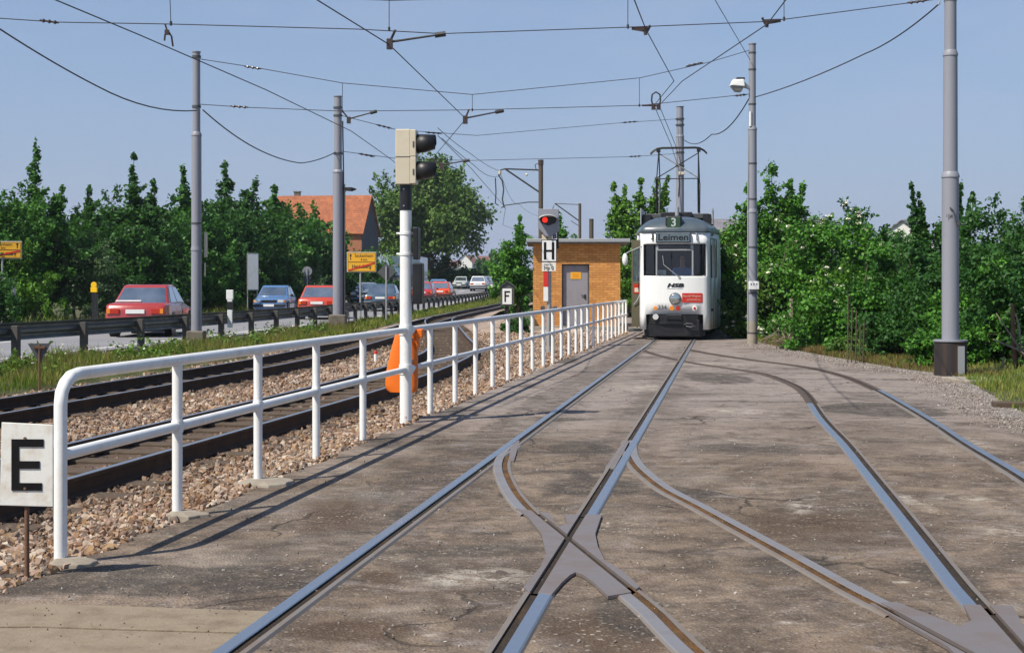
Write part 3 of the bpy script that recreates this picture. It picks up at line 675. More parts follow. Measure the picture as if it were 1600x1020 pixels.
for px in [277,403,494,567,672,711,743,769.6,793.6,814,832,849,863.6,877,889,900,909,918,927,935,943,950,956,962,967.5,973,978]:
    d = 7717/(1159-px)
    if first is None:
        mb = MB(); mb.cyl((0,0,-.06), (0,0,ZT-.01), .031, n=14); mb.cyl((0,0,ZM-.036),(0,0,ZM+.036),.036,n=14); o = first = mb.build('post', M['tube'], rl, True)
    else: o = first.copy(); C.objects.link(o); o.parent = rl
    o.location = rp(d, 0)
# cast concrete collars in the ground at the nearest posts
for d, r in ((7.25,.11),(8.75,.11),(10.2,.19)):
    mb = MB(); rr = random.Random(int(d*9)); n = 14
    ring = [(r*rr.uniform(.75,1.25)*math.cos(2*math.pi*k/n)+.07, r*rr.uniform(.7,1.1)*math.sin(2*math.pi*k/n)-.03) for k in range(n)]
    mb.loft([[(x*1.1, y*1.1, -.05) for x, y in ring], [(x, y, .018) for x, y in ring], [(x*.55, y*.55, .034) for x, y in ring]]); mb.build('footing', M['concrete'], rl, bevel=.006, loc=rp(d, 0))

# ------------------------------------------------------------------ signal mast with two hooded lamps
mx, my = rail_line_x(dmast), dmast
sg = empty('tram_signal', (mx, my, 0), math.radians(-4)); tag(sg, 'white and black signal mast with a beige head and two black hoods', 'signal')
mb = MB(); mb.cyl((0,0,-.05),(0,0,2.17),.062,.060,20); mb.build('mast', M['tube'], sg, True)
mb = MB(); mb.cyl((0,0,2.165),(0,0,2.44),.0635,n=20)
for z in (2.21,2.38): mb.cyl((-.012,-.0615,z),(-.012,-.068,z),.008,n=8,mi=1)
mb.build('black_band', [M['black'], M['galv']], sg, True)
mb = MB(); mb.box((-.018,0,2.705),(.15,.19,.56)); mb.build('lamp_housing', M['beige'], sg, bevel=.008)
mb = MB()
for z in (2.568, 2.844): mb.box((.087,0,z),(.058,.20,.272))
mb.build('lamp_door', M['beige'], sg, bevel=.006)
mb = MB()
mb.box((-.018,-.0965,2.705),(.151,.003,.006)); mb.build('housing_seam', M['dark_grey'], sg)
for z in (2.55,2.83):
    mb = MB(); mb.box((.092,-.102,z),(.014,.006,.06)); mb.build('door_catch', M['dark_grey'], sg)
for z in (2.568, 2.844):
    mb = MB(); rings = []
    for x, r, zz, cut in ((.116,.098,0,1.0),(.20,.096,.0,.9),(.305,.088,.004,.66)):
        rings.append([(x-(.012 if math.sin(a) < -.2 and x > .25 else 0), r*math.cos(a), z+zz+r*max(math.sin(a), -cut)) for a in [2*math.pi*k/20 for k in range(20)]])
    mb.loft(rings, cap=False); h = mb.build('lamp_hood', M['black'], sg, True)
    s = h.modifiers.new('thick', 'SOLIDIFY'); s.thickness = .006
    mb = MB(); mb.cyl((.112,0,z),(.122,0,z),.085,n=20); mb.build('lens', M['glass_dark'] if 'glass_dark' in M else M['black'], sg, True)
mb = MB(); mb.tube([(.06,-.02,2.71),(.09,-.02,2.735),(.125,-.02,2.715),(.12,-.02,2.69)],.008,8); mb.build('lifting_eye', M['white'], sg, True)
for z in (1.93,1.72):
    mb = MB(); mb.cyl((0,0,z-.012),(0,0,z+.012),.068,n=18); mb.cyl((-.095,.0,z),(.105,.0,z),.011,n=10); mb.build('clamp', M['tube'], sg, True)
for z in (ZT,ZM):
    mb = MB(); mb.cyl((0,0,z-.05),(0,0,z+.05),.070,n=18); a = math.radians(78); mb.cyl((.02*0,.0,z),(.13*math.sin(.3),.13*math.cos(.3),z),.045,n=12); mb.build('rail_clamp', M['tube'], sg, True)
mb = MB(); mb.box((.105,.05,1.83),(.055,.20,.33)); mb.box((.12,.06,1.42),(.10,.20,.42)); mb.build('rear_signal', M['black'], sg, bevel=.012)

# orange bin hung behind the mast
bn = empty('litter_bin', (mx-.035, my+.32, 0), math.radians(-6)); tag(bn, 'tapered orange plastic litter bin hanging behind the white signal mast', 'litter bin')
mb = MB(); rings = []
for z, wx0, wx1, dy in ((.285,-.17,.10,.13),(.31,-.205,.12,.16),(.36,-.222,.125,.175),(.48,-.215,.125,.18),(.70,-.165,.12,.18),(.90,-.11,.125,.18),(.925,-.10,.125,.175)):
    ring = []
    for k in range(20):
        a = 2*math.pi*k/20; c_, s_ = math.cos(a), math.sin(a)
        cx = (wx0+wx1)/2; hx = (wx1-wx0)/2; e = .62
        ring.append((cx+hx*math.copysign(abs(c_)**e, c_), dy/2+dy/2*math.copysign(abs(s_)**e, s_), z))
    rings.append(ring)
mb.loft(rings); mb.build('body', M['orange'], bn, True)
mb = MB(); mb.box((.155,.07,.90),(.06,.15,.09)); mb.box((.125,.07,.84),(.03,.12,.2)); mb.build('hinge_flap', M['orange'], bn, bevel=.01)
mb = MB(); mb.box((.07,-.08,.62),(.03,.30,.03)); mb.box((.07,-.08,.84),(.03,.30,.03)); mb.build('bracket', M['galv'], bn)
# little red and white marker peg
mk = empty('marker_peg', G(587,563,-.10)); tag(mk, 'small red and white marker peg standing in the ballast left of the orange bin', 'marker')
mb = MB(); mb.cyl((0,0,-.05),(0,0,.13),.035,n=12); mb.build('stub', M['white'], mk, True)
mb = MB(); mb.cyl((0,0,.13),(0,0,.19),.036,.030,n=12); mb.build('cap', M['red'], mk, True)

# ------------------------------------------------------------------ letter signs
def letter(mb, ch, w_, h_, t, y, mi=0, dep=.004):
    """block letter centred at the origin of a plate facing -Y"""
    x0, x1, z0, z1 = -w_/2, w_/2, -h_/2, h_/2
    R = {'E': [(x0,x0+t,z0,z1),(x0+t,x1,z1-t,z1),(x0+t,x1-.12*w_,-t/2,t/2),(x0+t,x1-.05*w_,z0,z0+t)],
         'F': [(x0,x0+t,z0,z1),(x0+t,x1,z1-t,z1),(x0+t,x1-.2*w_,-t/2+.02,t/2+.02)],
         'H': [(x0,x0+t,z0,z1),(x1-t,x1,z0,z1),(x0+t,x1-t,-t*.4,t*.4)]}[ch]
    for a, b, c, d in R: mb.span(a, b, y-dep, y, c, d, mi)
sp = G(42,905,-.01); sgn = empty('track_sign', (sp.x, sp.y, sp.z), math.radians(-2)); tag(sgn, 'scuffed white sign with black letter E beside the near railing end', 'sign')
k = F/sp.y
mb = MB(); mb.prism([(-.125,.358),(.135,.352),(.135,.745),(-.115,.756)], -.022, -.014, 'y'); mb.build('sign_plate', M['white_plate'], sgn, bevel=.003)
mb = MB(); letter(mb, 'E', .155, .245, .036, -.0225); mb.build('letter', M['sign_black'], sgn, loc=(.012,0,.553))
mb = MB(); mb.cyl((0,0,-.1),(0,0,.74),.0115,n=10); mb.build('stake', M['rust'], sgn, True)
mb = MB()
for z in (.44,.68): mb.cyl((0.0,-.029,z),(0,-.012,z),.007,n=8)
mb.build('bolt', M['rust'], sgn)

sp = G(62,608,-.08); q = empty('triangle_sign', sp, math.radians(8)); tag(q, 'dark weathered triangular plate pointing down on a thin stake by the crash barrier', 'sign')
mb = MB(); mb.prism([(-.165,.655),(-.01,.38),(.01,.38),(.155,.655)], -.006, .006, 'y'); mb.build('sign_plate', M['dark_grey'], q, bevel=.002)
mb = MB(); mb.cyl((0,-.02,-.1),(0,-.02,.64),.014,n=8); mb.box((0,-.02,.60),(.16,.03,.035)); mb.build('stake', M['rust'], q)

f0 = Vector((-.15, 48.0, -.12)); q = empty('track_sign', f0, math.radians(-3)); tag(q, 'grey box sign with a peaked roof and a black letter F on white', 'sign')
mb = MB(); mb.prism([(-.22,.84),(.22,.84),(.22,1.46),(0,1.62),(-.22,1.46)], -.12, .12, 'y'); mb.build('sign_box', M['dark_grey'], q, bevel=.01)
mb = MB(); mb.box((-.14,0,1.555),(.36,.34,.025),0,0,Matrix.Rotation(math.radians(-36),3,'Y')); mb.box((.14,0,1.555),(.36,.34,.025),0,0,Matrix.Rotation(math.radians(36),3,'Y')); mb.build('roof', M['dark_grey'], q)
mb = MB(); mb.box((-.005,-.13,1.155),(.31,.02,.52)); mb.build('sign_plate', M['white'], q, bevel=.004)
mb = MB(); letter(mb, 'F', .19, .36, .05, -.142); mb.build('letter', M['sign_black'], q, loc=(0,0,1.155))
mb = MB(); mb.cyl((0,0,-.1),(0,0,.84),.06,n=12); mb.build('post', M['black'], q)

# stop signal with red lamp in front of the brick hut
hp = G(857,543); q = empty('stop_signal', hp, math.radians(-3)); tag(q, 'signal post with a lit red lamp and white H plate in front of the hut', 'signal')
mb = MB(); mb.cyl((.01,0,-.1),(.01,0,2.75),.055,n=14); mb.build('post', M['galv'], q, True)
mb = MB(); mb.prism([(-.235,2.84),(-.235,3.12),(.235,3.12),(.235,2.62),(.06,2.50),(-.06,2.50),(-.235,2.70)][::-1], -.14, .10, 'y'); mb.build('lamp_housing', M['pole'], q, bevel=.012)
mb = MB(); mb.prism([(-.20,2.93),(.20,2.93),(.16,2.80),(0,2.74),(-.16,2.80)][::-1], -.146, -.141, 'y'); mb.build('lamp_face', M['black'], q)
M['redlamp'] = emit('red_signal_lamp', (1.0,.03,.015), .75)
mb = MB(); mb.cyl((-.075,-.146,2.87),(-.075,-.165,2.87),.062,n=18); mb.build('lens', M['redlamp'], q, True)
mb = MB()
for i, (a0, a1) in enumerate([(0,1)]):
    r0 = [(.225*math.cos(a), -.142, 2.895+.11*math.sin(a)) for a in np.linspace(0, math.pi, 15)]
    r1 = [(.20*math.cos(a), -.36, 2.88+.085*math.sin(a)) for a in np.linspace(0, math.pi, 15)]
    mb.loft([r0, r1], close=False, cap=False)
h = mb.build('lamp_hood', M['galv'], q, True); s = h.modifiers.new('thick', 'SOLIDIFY'); s.thickness = .006
mb = MB(); mb.span(-.15,.16,-.075,-.065,2.27,2.55); mb.build('back_plate', M['beige'], q)
mb = MB(); mb.cyl((-.03,-.075,2.47),(-.03,-.082,2.47),.018,n=10); mb.build('bolt', M['black'], q)
mb = MB(); mb.span(-.155,.185,-.10,-.085,1.93,2.425,0); mb.span(-.142,.172,-.104,-.1005,1.945,2.41,1); mb.build('sign_plate', [M['black'], M['white']], q)
mb = MB(); letter(mb, 'H', .235, .39, .056, -.1045); mb.build('letter', M['sign_black'], q, loc=(.015,0,2.178))
mb = MB(); mb.span(.075,.195,-.12,-.11,2.435,2.63); mb.build('small_plate', M['white'], q)
text_mesh('B', .15, 'letter', M['black'], q, face_at(.14,-.122,2.50), bold=.006)
mb = MB(); mb.span(-.145,.17,-.10,-.09,1.72,1.918); mb.build('small_plate', M['white_plate'], q)
text_mesh('Halt für', .055, 'lettering', M['dark_grey'], q, face_at(0,-.102,1.868), width=.19)
text_mesh('Hp 0', .12, 'lettering', M['black'], q, face_at(.012,-.102,1.79), width=.21, bold=.002)
mb = MB(); mb.span(-.11,-.005,-.09,-.08,1.37,1.715); mb.build('red_strip', M['red'], q)
mb = MB(); mb.span(-.11,-.005,-.09,-.08,1.05,1.367); mb.build('white_strip', M['white'], q)
mb = MB(); mb.box((-.13,0,.86),(.09,.12,.16)); mb.box((.15,0,.87),(.09,.12,.13)); mb.span(.02,.10,-.06,.06,.05,.9); mb.build('cable_box', M['dark_grey'], q, bevel=.008)
mb = MB(); mb.box((.20,.02,2.45),(.06,.06,.45)); mb.build('side_bracket', M['black'], q)

# ------------------------------------------------------------------ brick hut
def brickmat():
    m, b = newmat('yellow_brick'); tc = nd(m, 'TexCoord')
    geo = nd(m, 'NewGeometry'); sx = nd(m, 'SeparateXYZ'); ln(m, tc.outputs['Object'], sx.inputs[0]); cx = nd(m, 'CombineXYZ')
    ln(m, math_n(m, 'ADD', sx.outputs[0], sx.outputs[1]), cx.inputs[0]); ln(m, sx.outputs[2], cx.inputs[1])
    br = nd(m, 'TexBrick'); br.inputs['Scale'].default_value = 1; br.inputs['Brick Width'].default_value = .25; br.inputs['Row Height'].default_value = .083
    br.inputs['Mortar Size'].default_value = .009; br.inputs['Mortar Smooth'].default_value = .2; br.inputs['Bias'].default_value = -.1
    br.inputs['Color1'].default_value = (.66,.30,.075,1); br.inputs['Color2'].default_value = (.47,.185,.04,1); br.inputs['Mortar'].default_value = (.30,.15,.06,1)
    ln(m, cx.outputs[0], br.inputs[0])
    n1 = noise(m, 2.0, 5, .6, 0, tc.outputs['Object']); c = mixc(m, math_n(m, 'MULTIPLY', ramp(m, n1, [(.4, 0.0), (.7, 1.0)]), .5), br.outputs['Color'], (.36,.145,.04)); c = mixc(m, ramp(m, noise(m, 5, 4, .7, .5, tc.outputs['Object']), [(.55, 0.0), (.72, .4)]), c, (.70,.36,.13))
    ln(m, c, b.inputs['Base Color']); b.inputs['Roughness'].default_value = .8; bump(m, b, br.outputs['Fac'], -.5, .012); return m
M['brick'] = brickmat()
hx0, hy0 = .71, 48.6; q = empty('brick_hut', (hx0, hy0, 0), math.radians(-1.0)); tag(q, 'small yellow brick hut with a flat roof slab and a grey steel door', 'hut')
W_, D_, H_ = 2.94, 3.2, 2.80
mb = MB(); dx0, dx1, dz1 = .97, 1.90, 2.12
mb.span(0,dx0,0,.24,-.2,H_); mb.span(dx1,W_,0,.24,-.2,H_); mb.span(dx0,dx1,0,.24,dz1,H_); mb.span(0,.24,.24,D_,-.2,H_); mb.span(W_-.24,W_,.24,D_,-.2,H_); mb.span(.24,W_-.24,D_-.24,D_,-.2,H_)
mb.build('wall', M['brick'], q)
mb = MB()
for i in range(9): mb.span(.965+i*.105+.004, .965+(i+1)*.105-.004, -.006, .02, dz1+.002, dz1+.24)
mb.build('door_lintel', M['brick'], q)
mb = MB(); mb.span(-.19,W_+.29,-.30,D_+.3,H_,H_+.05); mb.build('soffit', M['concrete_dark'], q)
mb = MB(); mb.span(-.22,W_+.32,-.33,D_+.33,H_+.05,H_+.17); mb.build('roof_slab', M['galv'], q, bevel=.015)
mb = MB(); mb.span(dx0,dx0+.05,.10,.18,.02,dz1); mb.span(dx1-.05,dx1,.10,.18,.02,dz1); mb.span(dx0+.05,dx1-.05,.10,.18,dz1-.05,dz1); mb.build('door_frame', M['dark_grey'], q)
M['doorpaint'] = paint('door_lilac_grey', (.27,.255,.285), .5, .4, (.17,.15,.16), 3.0)
mb = MB(); mb.span(dx0+.05,dx1-.05,.13,.17,.03,dz1-.05); dr = mb.build('door', M['doorpaint'], q, bevel=.004)
mb = MB(); mb.box((dx1-.14,.12,1.02),(.05,.02,.16)); mb.beam((dx1-.14,.10,1.06),(dx1-.27,.10,1.06),.02,.025); mb.build('handle', M['black'], dr)
mb = MB(); mb.span(1.27,1.62,.118,.128,1.62,1.85); pl = mb.build('warning_plate', M['yellow'], dr)
for z, w2 in ((1.79,.26),(1.735,.2),(1.685,.24)):
    mb = MB(); mb.span(1.445-w2/2,1.445+w2/2,.114,.1175,z-.012,z+.012); mb.build('warning_stripe', M['amber'], dr)
mb = MB(); mb.span(-.05,W_+.05,-.35,.0,-.2,.03); mb.build('door_step', M['concrete'], q, bevel=.01)

# ------------------------------------------------------------------ catenary poles
def pole(px, ybase, segs, label, base=None, dist=None, name='catenary_pole', extra=None, mat=None, zbase=-.03, lean=0.0):
    """segs: list of (z_top, radius); sleeve joints between the tapering sections"""
    d = dist or F*(CH-zbase)/(ybase-HY); x = (px-800)/F*d
    t = empty(name, (x, d, 0)); tag(t, label, 'pole', 'grey catenary poles')
    mb = MB(); z0 = -.3
    for i, (z1, r) in enumerate(segs):
        mb.tube([(0,0,z0),(0,0,z1-.03)], [r, r*.97], 20)
        if i < len(segs)-1: mb.tube([(0,0,z1-.03),(0,0,z1),(0,0,z1+.06)], [r*1.05, r*1.04, segs[i+1][1]*1.02], 20)
        z0 = z1-.03
    mb.tube([(0,0,segs[-1][0]-.03),(0,0,segs[-1][0]-.01)], [segs[-1][1]*1.12]*2, 20)
    mb.build('shaft', mat or M['pole'], t, True)
    return t, d, x
P1, d1, x1 = pole(307, 0, [(2.2,.118),(4.73,.112),(6.57,.085)], 'grey stepped pole on a concrete block, leftmost of the poles, beside the crash barrier', dist=31.8)
mb = MB(); mb.prism([(-.19,-.18),(.19,-.18),(.19,.18),(-.19,.18)], -.4, .40); mb.build('concrete_block', M['concrete_dark'], P1, bevel=.03)
mb = MB(); mb.cyl((0,0,6.42),(0,0,6.47),.10,n=16); mb.cyl((0,0,5.32),(0,0,5.37),.10,n=16); mb.cyl((0,0,2.75),(0,0,2.79),.121,n=16); mb.build('wire_clamp', M['dark_grey'], P1, True)
mb = MB(); mb.box((.19,.08,2.30),(.07,.05,.55)); mb.box((.17,.08,1.75),(.03,.05,.3)); mb.build('side_plate', M['beige'], P1, bevel=.01)
P2, d2, x2 = pole(528, 0, [(5.0,.165),(7.40,.125)], 'tall grey pole with cable conduits and a dark lamp, left of the yellow town sign', dist=45.6)
mb = MB(); mb.prism([(-.27,-.25),(.27,-.25),(.27,.25),(-.27,.25)], -.4, .48); mb.build('concrete_block', M['concrete_dark'], P2, bevel=.04)
mb = MB(); mb.tube([(.185,0,.3),(.18,0,4.8),(.15,0,6.6)], .022, 8); mb.tube([(.225,-.03,.3),(.22,-.03,4.6)], .018, 8); mb.tube([(.23,-.03,.62),(.34,-.03,.55),(.36,-.03,.1)], .02, 8); mb.build('conduit', M['dark_grey'], P2, True)
mb = MB(); mb.cyl((0,0,6.75),(0,0,6.8),.145,n=16); mb.cyl((0,0,5.55),(0,0,5.6),.15,n=16); mb.cyl((0,0,7.0),(0,0,7.05),.15,n=16); mb.build('wire_clamp', M['dark_grey'], P2, True)
sl = empty('street_lamp', (x2+.14, d2, 4.40)); tag(sl, 'dark lantern fixed to the right of the tall pole in front of the orange roof', 'street lamp')
mb = MB(); mb.tube([(0,0,-.1),(.10,-.02,-.02)], .03, 8); mb.build('bracket', M['dark_grey'], sl, True)
mb = MB(); mb.loft([[(.08,-.13,.0),(.08,.13,.0),(.08,.13,.10),(.08,-.13,.10)],[(.30,-.14,-.02),(.30,.14,-.02),(.30,.14,.10),(.30,-.14,.10)],[(.44,-.09,.03),(.44,.09,.03),(.44,.09,.06),(.44,-.09,.06)]]); mb.build('lantern', M['black'], sl, bevel=.01)
P3, d3, x3 = pole(1062.5, 0, [(7.6,.170),(8.86,.150)], 'grey pole rising behind the roof of the tram', dist=60)
mb = MB()
for z in (8.3,8.05,6.9,6.35): mb.cyl((0,0,z),(0,0,z+.06),.185,n=16)
mb.build('wire_clamp', M['dark_grey'], P3, True)
mb = MB(); mb.box((.05,-.18,6.05),(.26,.06,.13)); mb.build('insulator_plate', M['beige'], P3, bevel=.02)
mb = MB(); mb.tube([(-.06,-.17,5.95),(-.05,-.18,5.6),(-.09,-.17,5.1)], .018, 6); mb.build('cable', M['wire'], P3)
P4, d4, x4 = pole(1175.5, 0, [(3.17,.122),(5.15,.108),(7.2,.085)], 'grey stepped pole right of the tram carrying a small white box', dist=34.5)
mb = MB(); mb.cyl((0,0,-.05),(0,0,.55),.124,.123,n=18); mb.build('concrete_foot', M['concrete'], P4, True)
mb = MB(); mb.box((.01,-.155,1.40),(.245,.09,.20)); bx_ = mb.build('switch_box', M['white'], P4, bevel=.012)
mb = MB()
for x in (-.06,.0,.07): mb.box((x,-.203,1.43),(.025,.006,.03))
mb.build('catch', M['black'], bx_)
mb = MB(); mb.tube([(-.115,-.06,.3),(-.115,-.06,3.2),(-.10,-.05,5.0)], .016, 8); mb.build('conduit', M['galv'], P4, True)
mb = MB()
for z, r in ((.25,.13),(1.2,.128),(2.3,.128),(3.45,.115),(4.3,.114),(6.95,.092),(6.55,.094),(5.72,.094)): mb.cyl((0,0,z),(0,0,z+.035),r,n=16)
mb.build('wire_clamp', M['dark_grey'], P4, True)
mb = MB(); mb.cyl((-.06,-.085,5.2),(-.06,-.085,5.55),.03,n=8); mb.build('insulator', M['white'], P4)
sl = empty('street_lamp', (x4-.08, d4-.02, 6.12)); tag(sl, 'white street lantern on a short arm of the stepped pole beside the tram', 'street lamp')
mb = MB(); mb.loft([[(.02,-.035,-.04),(.02,.035,-.04),(.02,.035,.03),(.02,-.035,.03)],[(-.13,-.07,.02),(-.13,.07,.02),(-.13,.07,.16),(-.13,-.07,.16)]]); mb.build('arm', M['galv'], sl, bevel=.008)
mb = MB(); mb.loft([[(-.12,-.15,.02),(-.12,.15,.02),(-.46,.15,.05),(-.46,-.15,.05)],[(-.14,-.13,.2),(-.14,.13,.2),(-.40,.12,.2),(-.40,-.12,.2)]]); mb.build('lantern', M['white'], sl, bevel=.02)
mb = MB(); mb.loft([[(-.14,-.13,.017),(-.14,.13,.017),(-.44,.13,.045),(-.44,-.13,.045)],[(-.20,-.09,-.10),(-.20,.09,-.10),(-.34,.09,-.09),(-.34,-.09,-.09)]]); mb.build('diffuser', M['lens_grey'] if 'lens_grey' in M else M['galv'], sl, bevel=.02)
mb = MB(); mb.box((-.21,0,.225),(.2,.14,.05)); mb.build('photocell', M['black'], sl, bevel=.01)
P5, d5, x5 = pole(1485, 0, [(3.10,.132),(4.98,.110),(7.4,.092)], 'largest grey pole standing on a rusty drum at the right edge of the yard', dist=22.3)
mb = MB(); mb.cyl((0,0,-.2),(0,0,.535),.245,n=26); dm = mb.build('drum', M['drum'] if 'drum' in M else M['rust'], P5, True)
mb = MB(); mb.cyl((0,0,.535),(0,0,.56),.262,n=26); mb.build('drum_cover', M['pole'], P5, True)
mb = MB(); mb.box((.09,-.235,.25),(.10,.05,.44)); mb.build('drum_patch', M['galv'], dm)
mb = MB(); mb.box((.075,-.12,2.36),(.05,.06,.06)); mb.tube([(-.05,-.14,2.6),(.0,-.15,2.55),(.04,-.15,2.38)], .012, 6); mb.cyl((.10,-.12,2.34),(.19,-.12,2.34),.012,n=8); mb.build('bracket', M['dark_grey'], P5)
mb = MB(); mb.tube([(-.09,-.02,5.85),(-.17,-.02,5.82),(-.19,-.02,5.74)], .014, 8); mb.cyl((0,0,5.80),(0,0,5.85),.10,n=16); mb.cyl((0,0,6.9),(0,0,6.95),.10,n=16); mb.build('wire_clamp', M['galv'], P5, True)
text_mesh('104', .07, 'number', M['dark_grey'], P5, face_at(-.06,-.133,2.47))
# concrete step and plank at the foot of the bank
mb = MB(); mb.box((6.70,20.9,-.03),(.62,.9,.17), .1); tag(mb.build('concrete_step', M['concrete'], bevel=.02), 'low concrete slab beside the rusty drum at the edge of the grass', 'slab')
mb = MB(); a = G(1575,637); mb.box((a.x+.5, a.y, .03), (1.3,.22,.07), -.12); tag(mb.build('wooden_plank', M['sleeper'], bevel=.01), 'dark wooden plank lying in the grass at the right edge of the picture', 'plank')
# ------------------------------------------------------------------ tram
M['tramwhite'] = paint('tram_cream_white', (.86,.86,.84), .32, .14, (.40,.38,.34), 2.5, coat=.3, streak=True)
M['tramgrey'] = paint('tram_roof_grey', (.062,.083,.102), .33, .25, (.20,.21,.21), 2.0, coat=.3)
M['olive'] = paint('tram_door_olive', (.10,.088,.05), .5, .2)
M['seat'] = paint('seat_brown', (.10,.05,.025), .6, .2)
TA = math.atan(.15)
TD = 37.0; TX = .15*TD-1.372
tram = empty('tram', (TX, TD, 0), -TA); tag(tram, 'white articulated tram with a grey domed roof, line number 3 and a raised pantograph', 'tram')
HALF = [(0,-.10),(.22,-.095),(.42,-.078),(.50,-.066),(.72,-.025),(.785,.0),(.825,.035),(.853,.10),(.868,.19),(.885,.34),(.945,.80),(.985,1.15),(1.03,1.55),(1.075,2.0),(1.10,2.6)]
def plan(sections_end, step=1.15):
    side = HALF + [(1.10, y) for y in np.arange(3.4, sections_end, .55)] + [(1.10, sections_end)]
    return side
SIDE = plan(8.6)
ZL = [.27,.66,.98,1.10,1.60,1.655,2.45,2.50,2.77]
def shellz(z): return 1.0 - .018*max(0, z-1.6)
def tram_shell(side, name, holes, doorcut, flip=0):
    """lofted skin; cells listed in holes are left open"""
    mb = MB(); pts = [(-x, y, i) for i, (x, y) in reversed(list(enumerate(side)))][:-1] + [(x, y, i) for i, (x, y) in enumerate(side)]
    n = len(pts); vs = [(x*shellz(z), y, z) for z in ZL for x, y, _ in pts]; fs = []
    for r in range(len(ZL)-1):
        for k in range(n-1):
            sgn = 1 if k >= len(side)-1 else -1
            i = min(pts[k][2], pts[k+1][2])
            if holes(i, sgn, r): continue
            fs.append((r*n+k, r*n+k+1, (r+1)*n+k+1, (r+1)*n+k))
    mb.add(vs, fs); o = mb.build(name, M['tramwhite'], tram, True)
    s = o.modifiers.new('thick', 'SOLIDIFY'); s.thickness = .035; s.offset = 1
    return o
# column index i lies between HALF[i] and HALF[i+1]
def front_holes(i, sgn, r):
    if i <= 3 and r == 0: return True                                    # cut-out above the coupler
    if i <= 4 and r == 5: return True                                    # windscreen, z 1.655-2.45
    if 9 <= i <= 11 and sgn < 0 and 0 <= r <= 6: return True             # open door on the left
    if i in (9, 11) and sgn > 0 and 4 <= r <= 5: return True              # door windows on the right
    if i >= 14 and r in (5,) and i % 3 != 2: return True                 # saloon windows
    return False
shell = tram_shell(SIDE, 'body', front_holes, None)
# a slightly forward-leaning lower panel line and trim
def outline(side, ins=0.0, sx=1.0):
    r = [(max(x-ins, 0), y+ins*.9) if y < 3 else (max(x-ins, 0), y) for x, y in side]
    return [(-x, y) for x, y in reversed(r)][:-1]+r
def pane(pts, name, par, th=.008, mat=None):
    """glass following plan points pts [(x,y)...] between z0,z1"""
    (pl, z0, z1) = pts; mb = MB(); a = [(x, y, z0) for x, y in pl]; b = [(x, y, z1) for x, y in pl]
    mb.loft([a, b], close=False, cap=False); o = mb.build(name, mat or M['glass'], par, True); return o
fr = [(x*.985, y+.03) for x, y in HALF[:6]]; full = [(-x, y) for x, y in reversed(fr)][:-1]+fr
pane((full, 1.60, 2.48), 'windscreen', tram)
# window rubber and bright frames on the windscreen
mb = MB()
def yfront(x): return float(np.interp(abs(x), [p[0] for p in HALF[:8]], [p[1] for p in HALF[:8]]))
for xs in (-.46,.46): mb.span(xs-.02,xs+.02,yfront(xs)+.004,yfront(xs)+.03,1.655,2.45)
for x in np.arange(-.44,.441,.08):
    y = yfront(x)+.004; mb.span(x-.041,x+.041,y,y+.022,2.295,2.33)
for xs in (-.425,.425): mb.span(xs-.014,xs+.014,yfront(xs)+.0045,yfront(xs)+.028,2.33,2.45)
mb.build('windscreen_frame', M['galv'], tram)
mb = MB()
for z in (1.648,2.452): mb.tube([(x, yfront(x)-.028, z) for x in np.linspace(-.785,.785,21)], .012, 6)
for s_ in (-1,1): mb.tube([(s_*.785, yfront(.785)-.026, z) for z in (1.648,1.9,2.2,2.452)], .012, 6)
mb.build('windscreen_seal', M['rubber'], tram, True)
# wiper, paper card behind the glass
mb = MB(); mb.tube([(.13,-.135,1.60),(-.27,-.125,1.93),(-.30,-.125,2.16)], .012, 6); mb.cyl((.13,-.10,1.60),(.13,-.145,1.60),.035,n=12); mb.build('wiper', M['galv'], tram)
mb = MB(); mb.span(-.43,-.22,.02,.03,1.665,1.80); cd = mb.build('route_card', M['white'], tram)
mb = MB(); mb.span(-.32,-.31,.012,.0195,1.69,1.77); mb.span(-.36,-.35,.012,.0195,1.69,1.75); mb.build('card_print', M['dark_grey'], cd)
# destination box
mb = MB(); mb.box((-.03,-.135,2.625),(.90,.09,.27)); mb.build('destination_box', M['tramgrey'], tram, bevel=.03)
mb = MB(); mb.box((-.03,-.184,2.615),(.82,.006,.20)); mb.build('destination_blind', M['blind'] if 'blind' in M else M['pole'], tram, bevel=.002)
text_mesh('Leimen', .225, 'destination_text', M['black'], tram, face_at(-.03,-.1895,2.625), width=.76, bold=.004)
# domed roof
def roof(side, name, y_back, closed_back=False):
    mb = MB(); rings = []
    for z, ins in ((2.755,-.028),(2.78,-.045),(2.83,-.045),(2.90,-.02),(2.97,.03),(3.04,.10),(3.10,.19),(3.15,.31),(3.19,.46),(3.215,.64),(3.225,.80)):
        r = [(max(x*shellz(z)-ins, .02) if x else 0.0, min(y+(ins*1.5 if y < 3 else 0), y_back)) for x, y in side]
        rings.append([(-x, y, z) for x, y in reversed(r)][:-1]+[(x, y, z) for x, y in r])
    mb.loft(rings, close=True, cap=True); return mb.build(name, M['tramgrey'], tram, True)
roof(SIDE, 'roof', 8.6)
mb = MB(); mb.box((-.02,.02,3.005),(.42,.30,.36)); nb = mb.build('line_number_box', M['black'], tram, bevel=.05)
M['numgreen'] = paint('number_glass_green', (.03,.07,.035), .2, .1)
mb = MB(); mb.box((-.02,-.134,3.005),(.33,.006,.27)); mb.build('number_glass', M['numgreen'], nb)
text_mesh('3', .30, 'number', M['numgrey'] if 'numgrey' in M else M['galv'], nb, face_at(-.02,-.139,3.005), bold=.006)
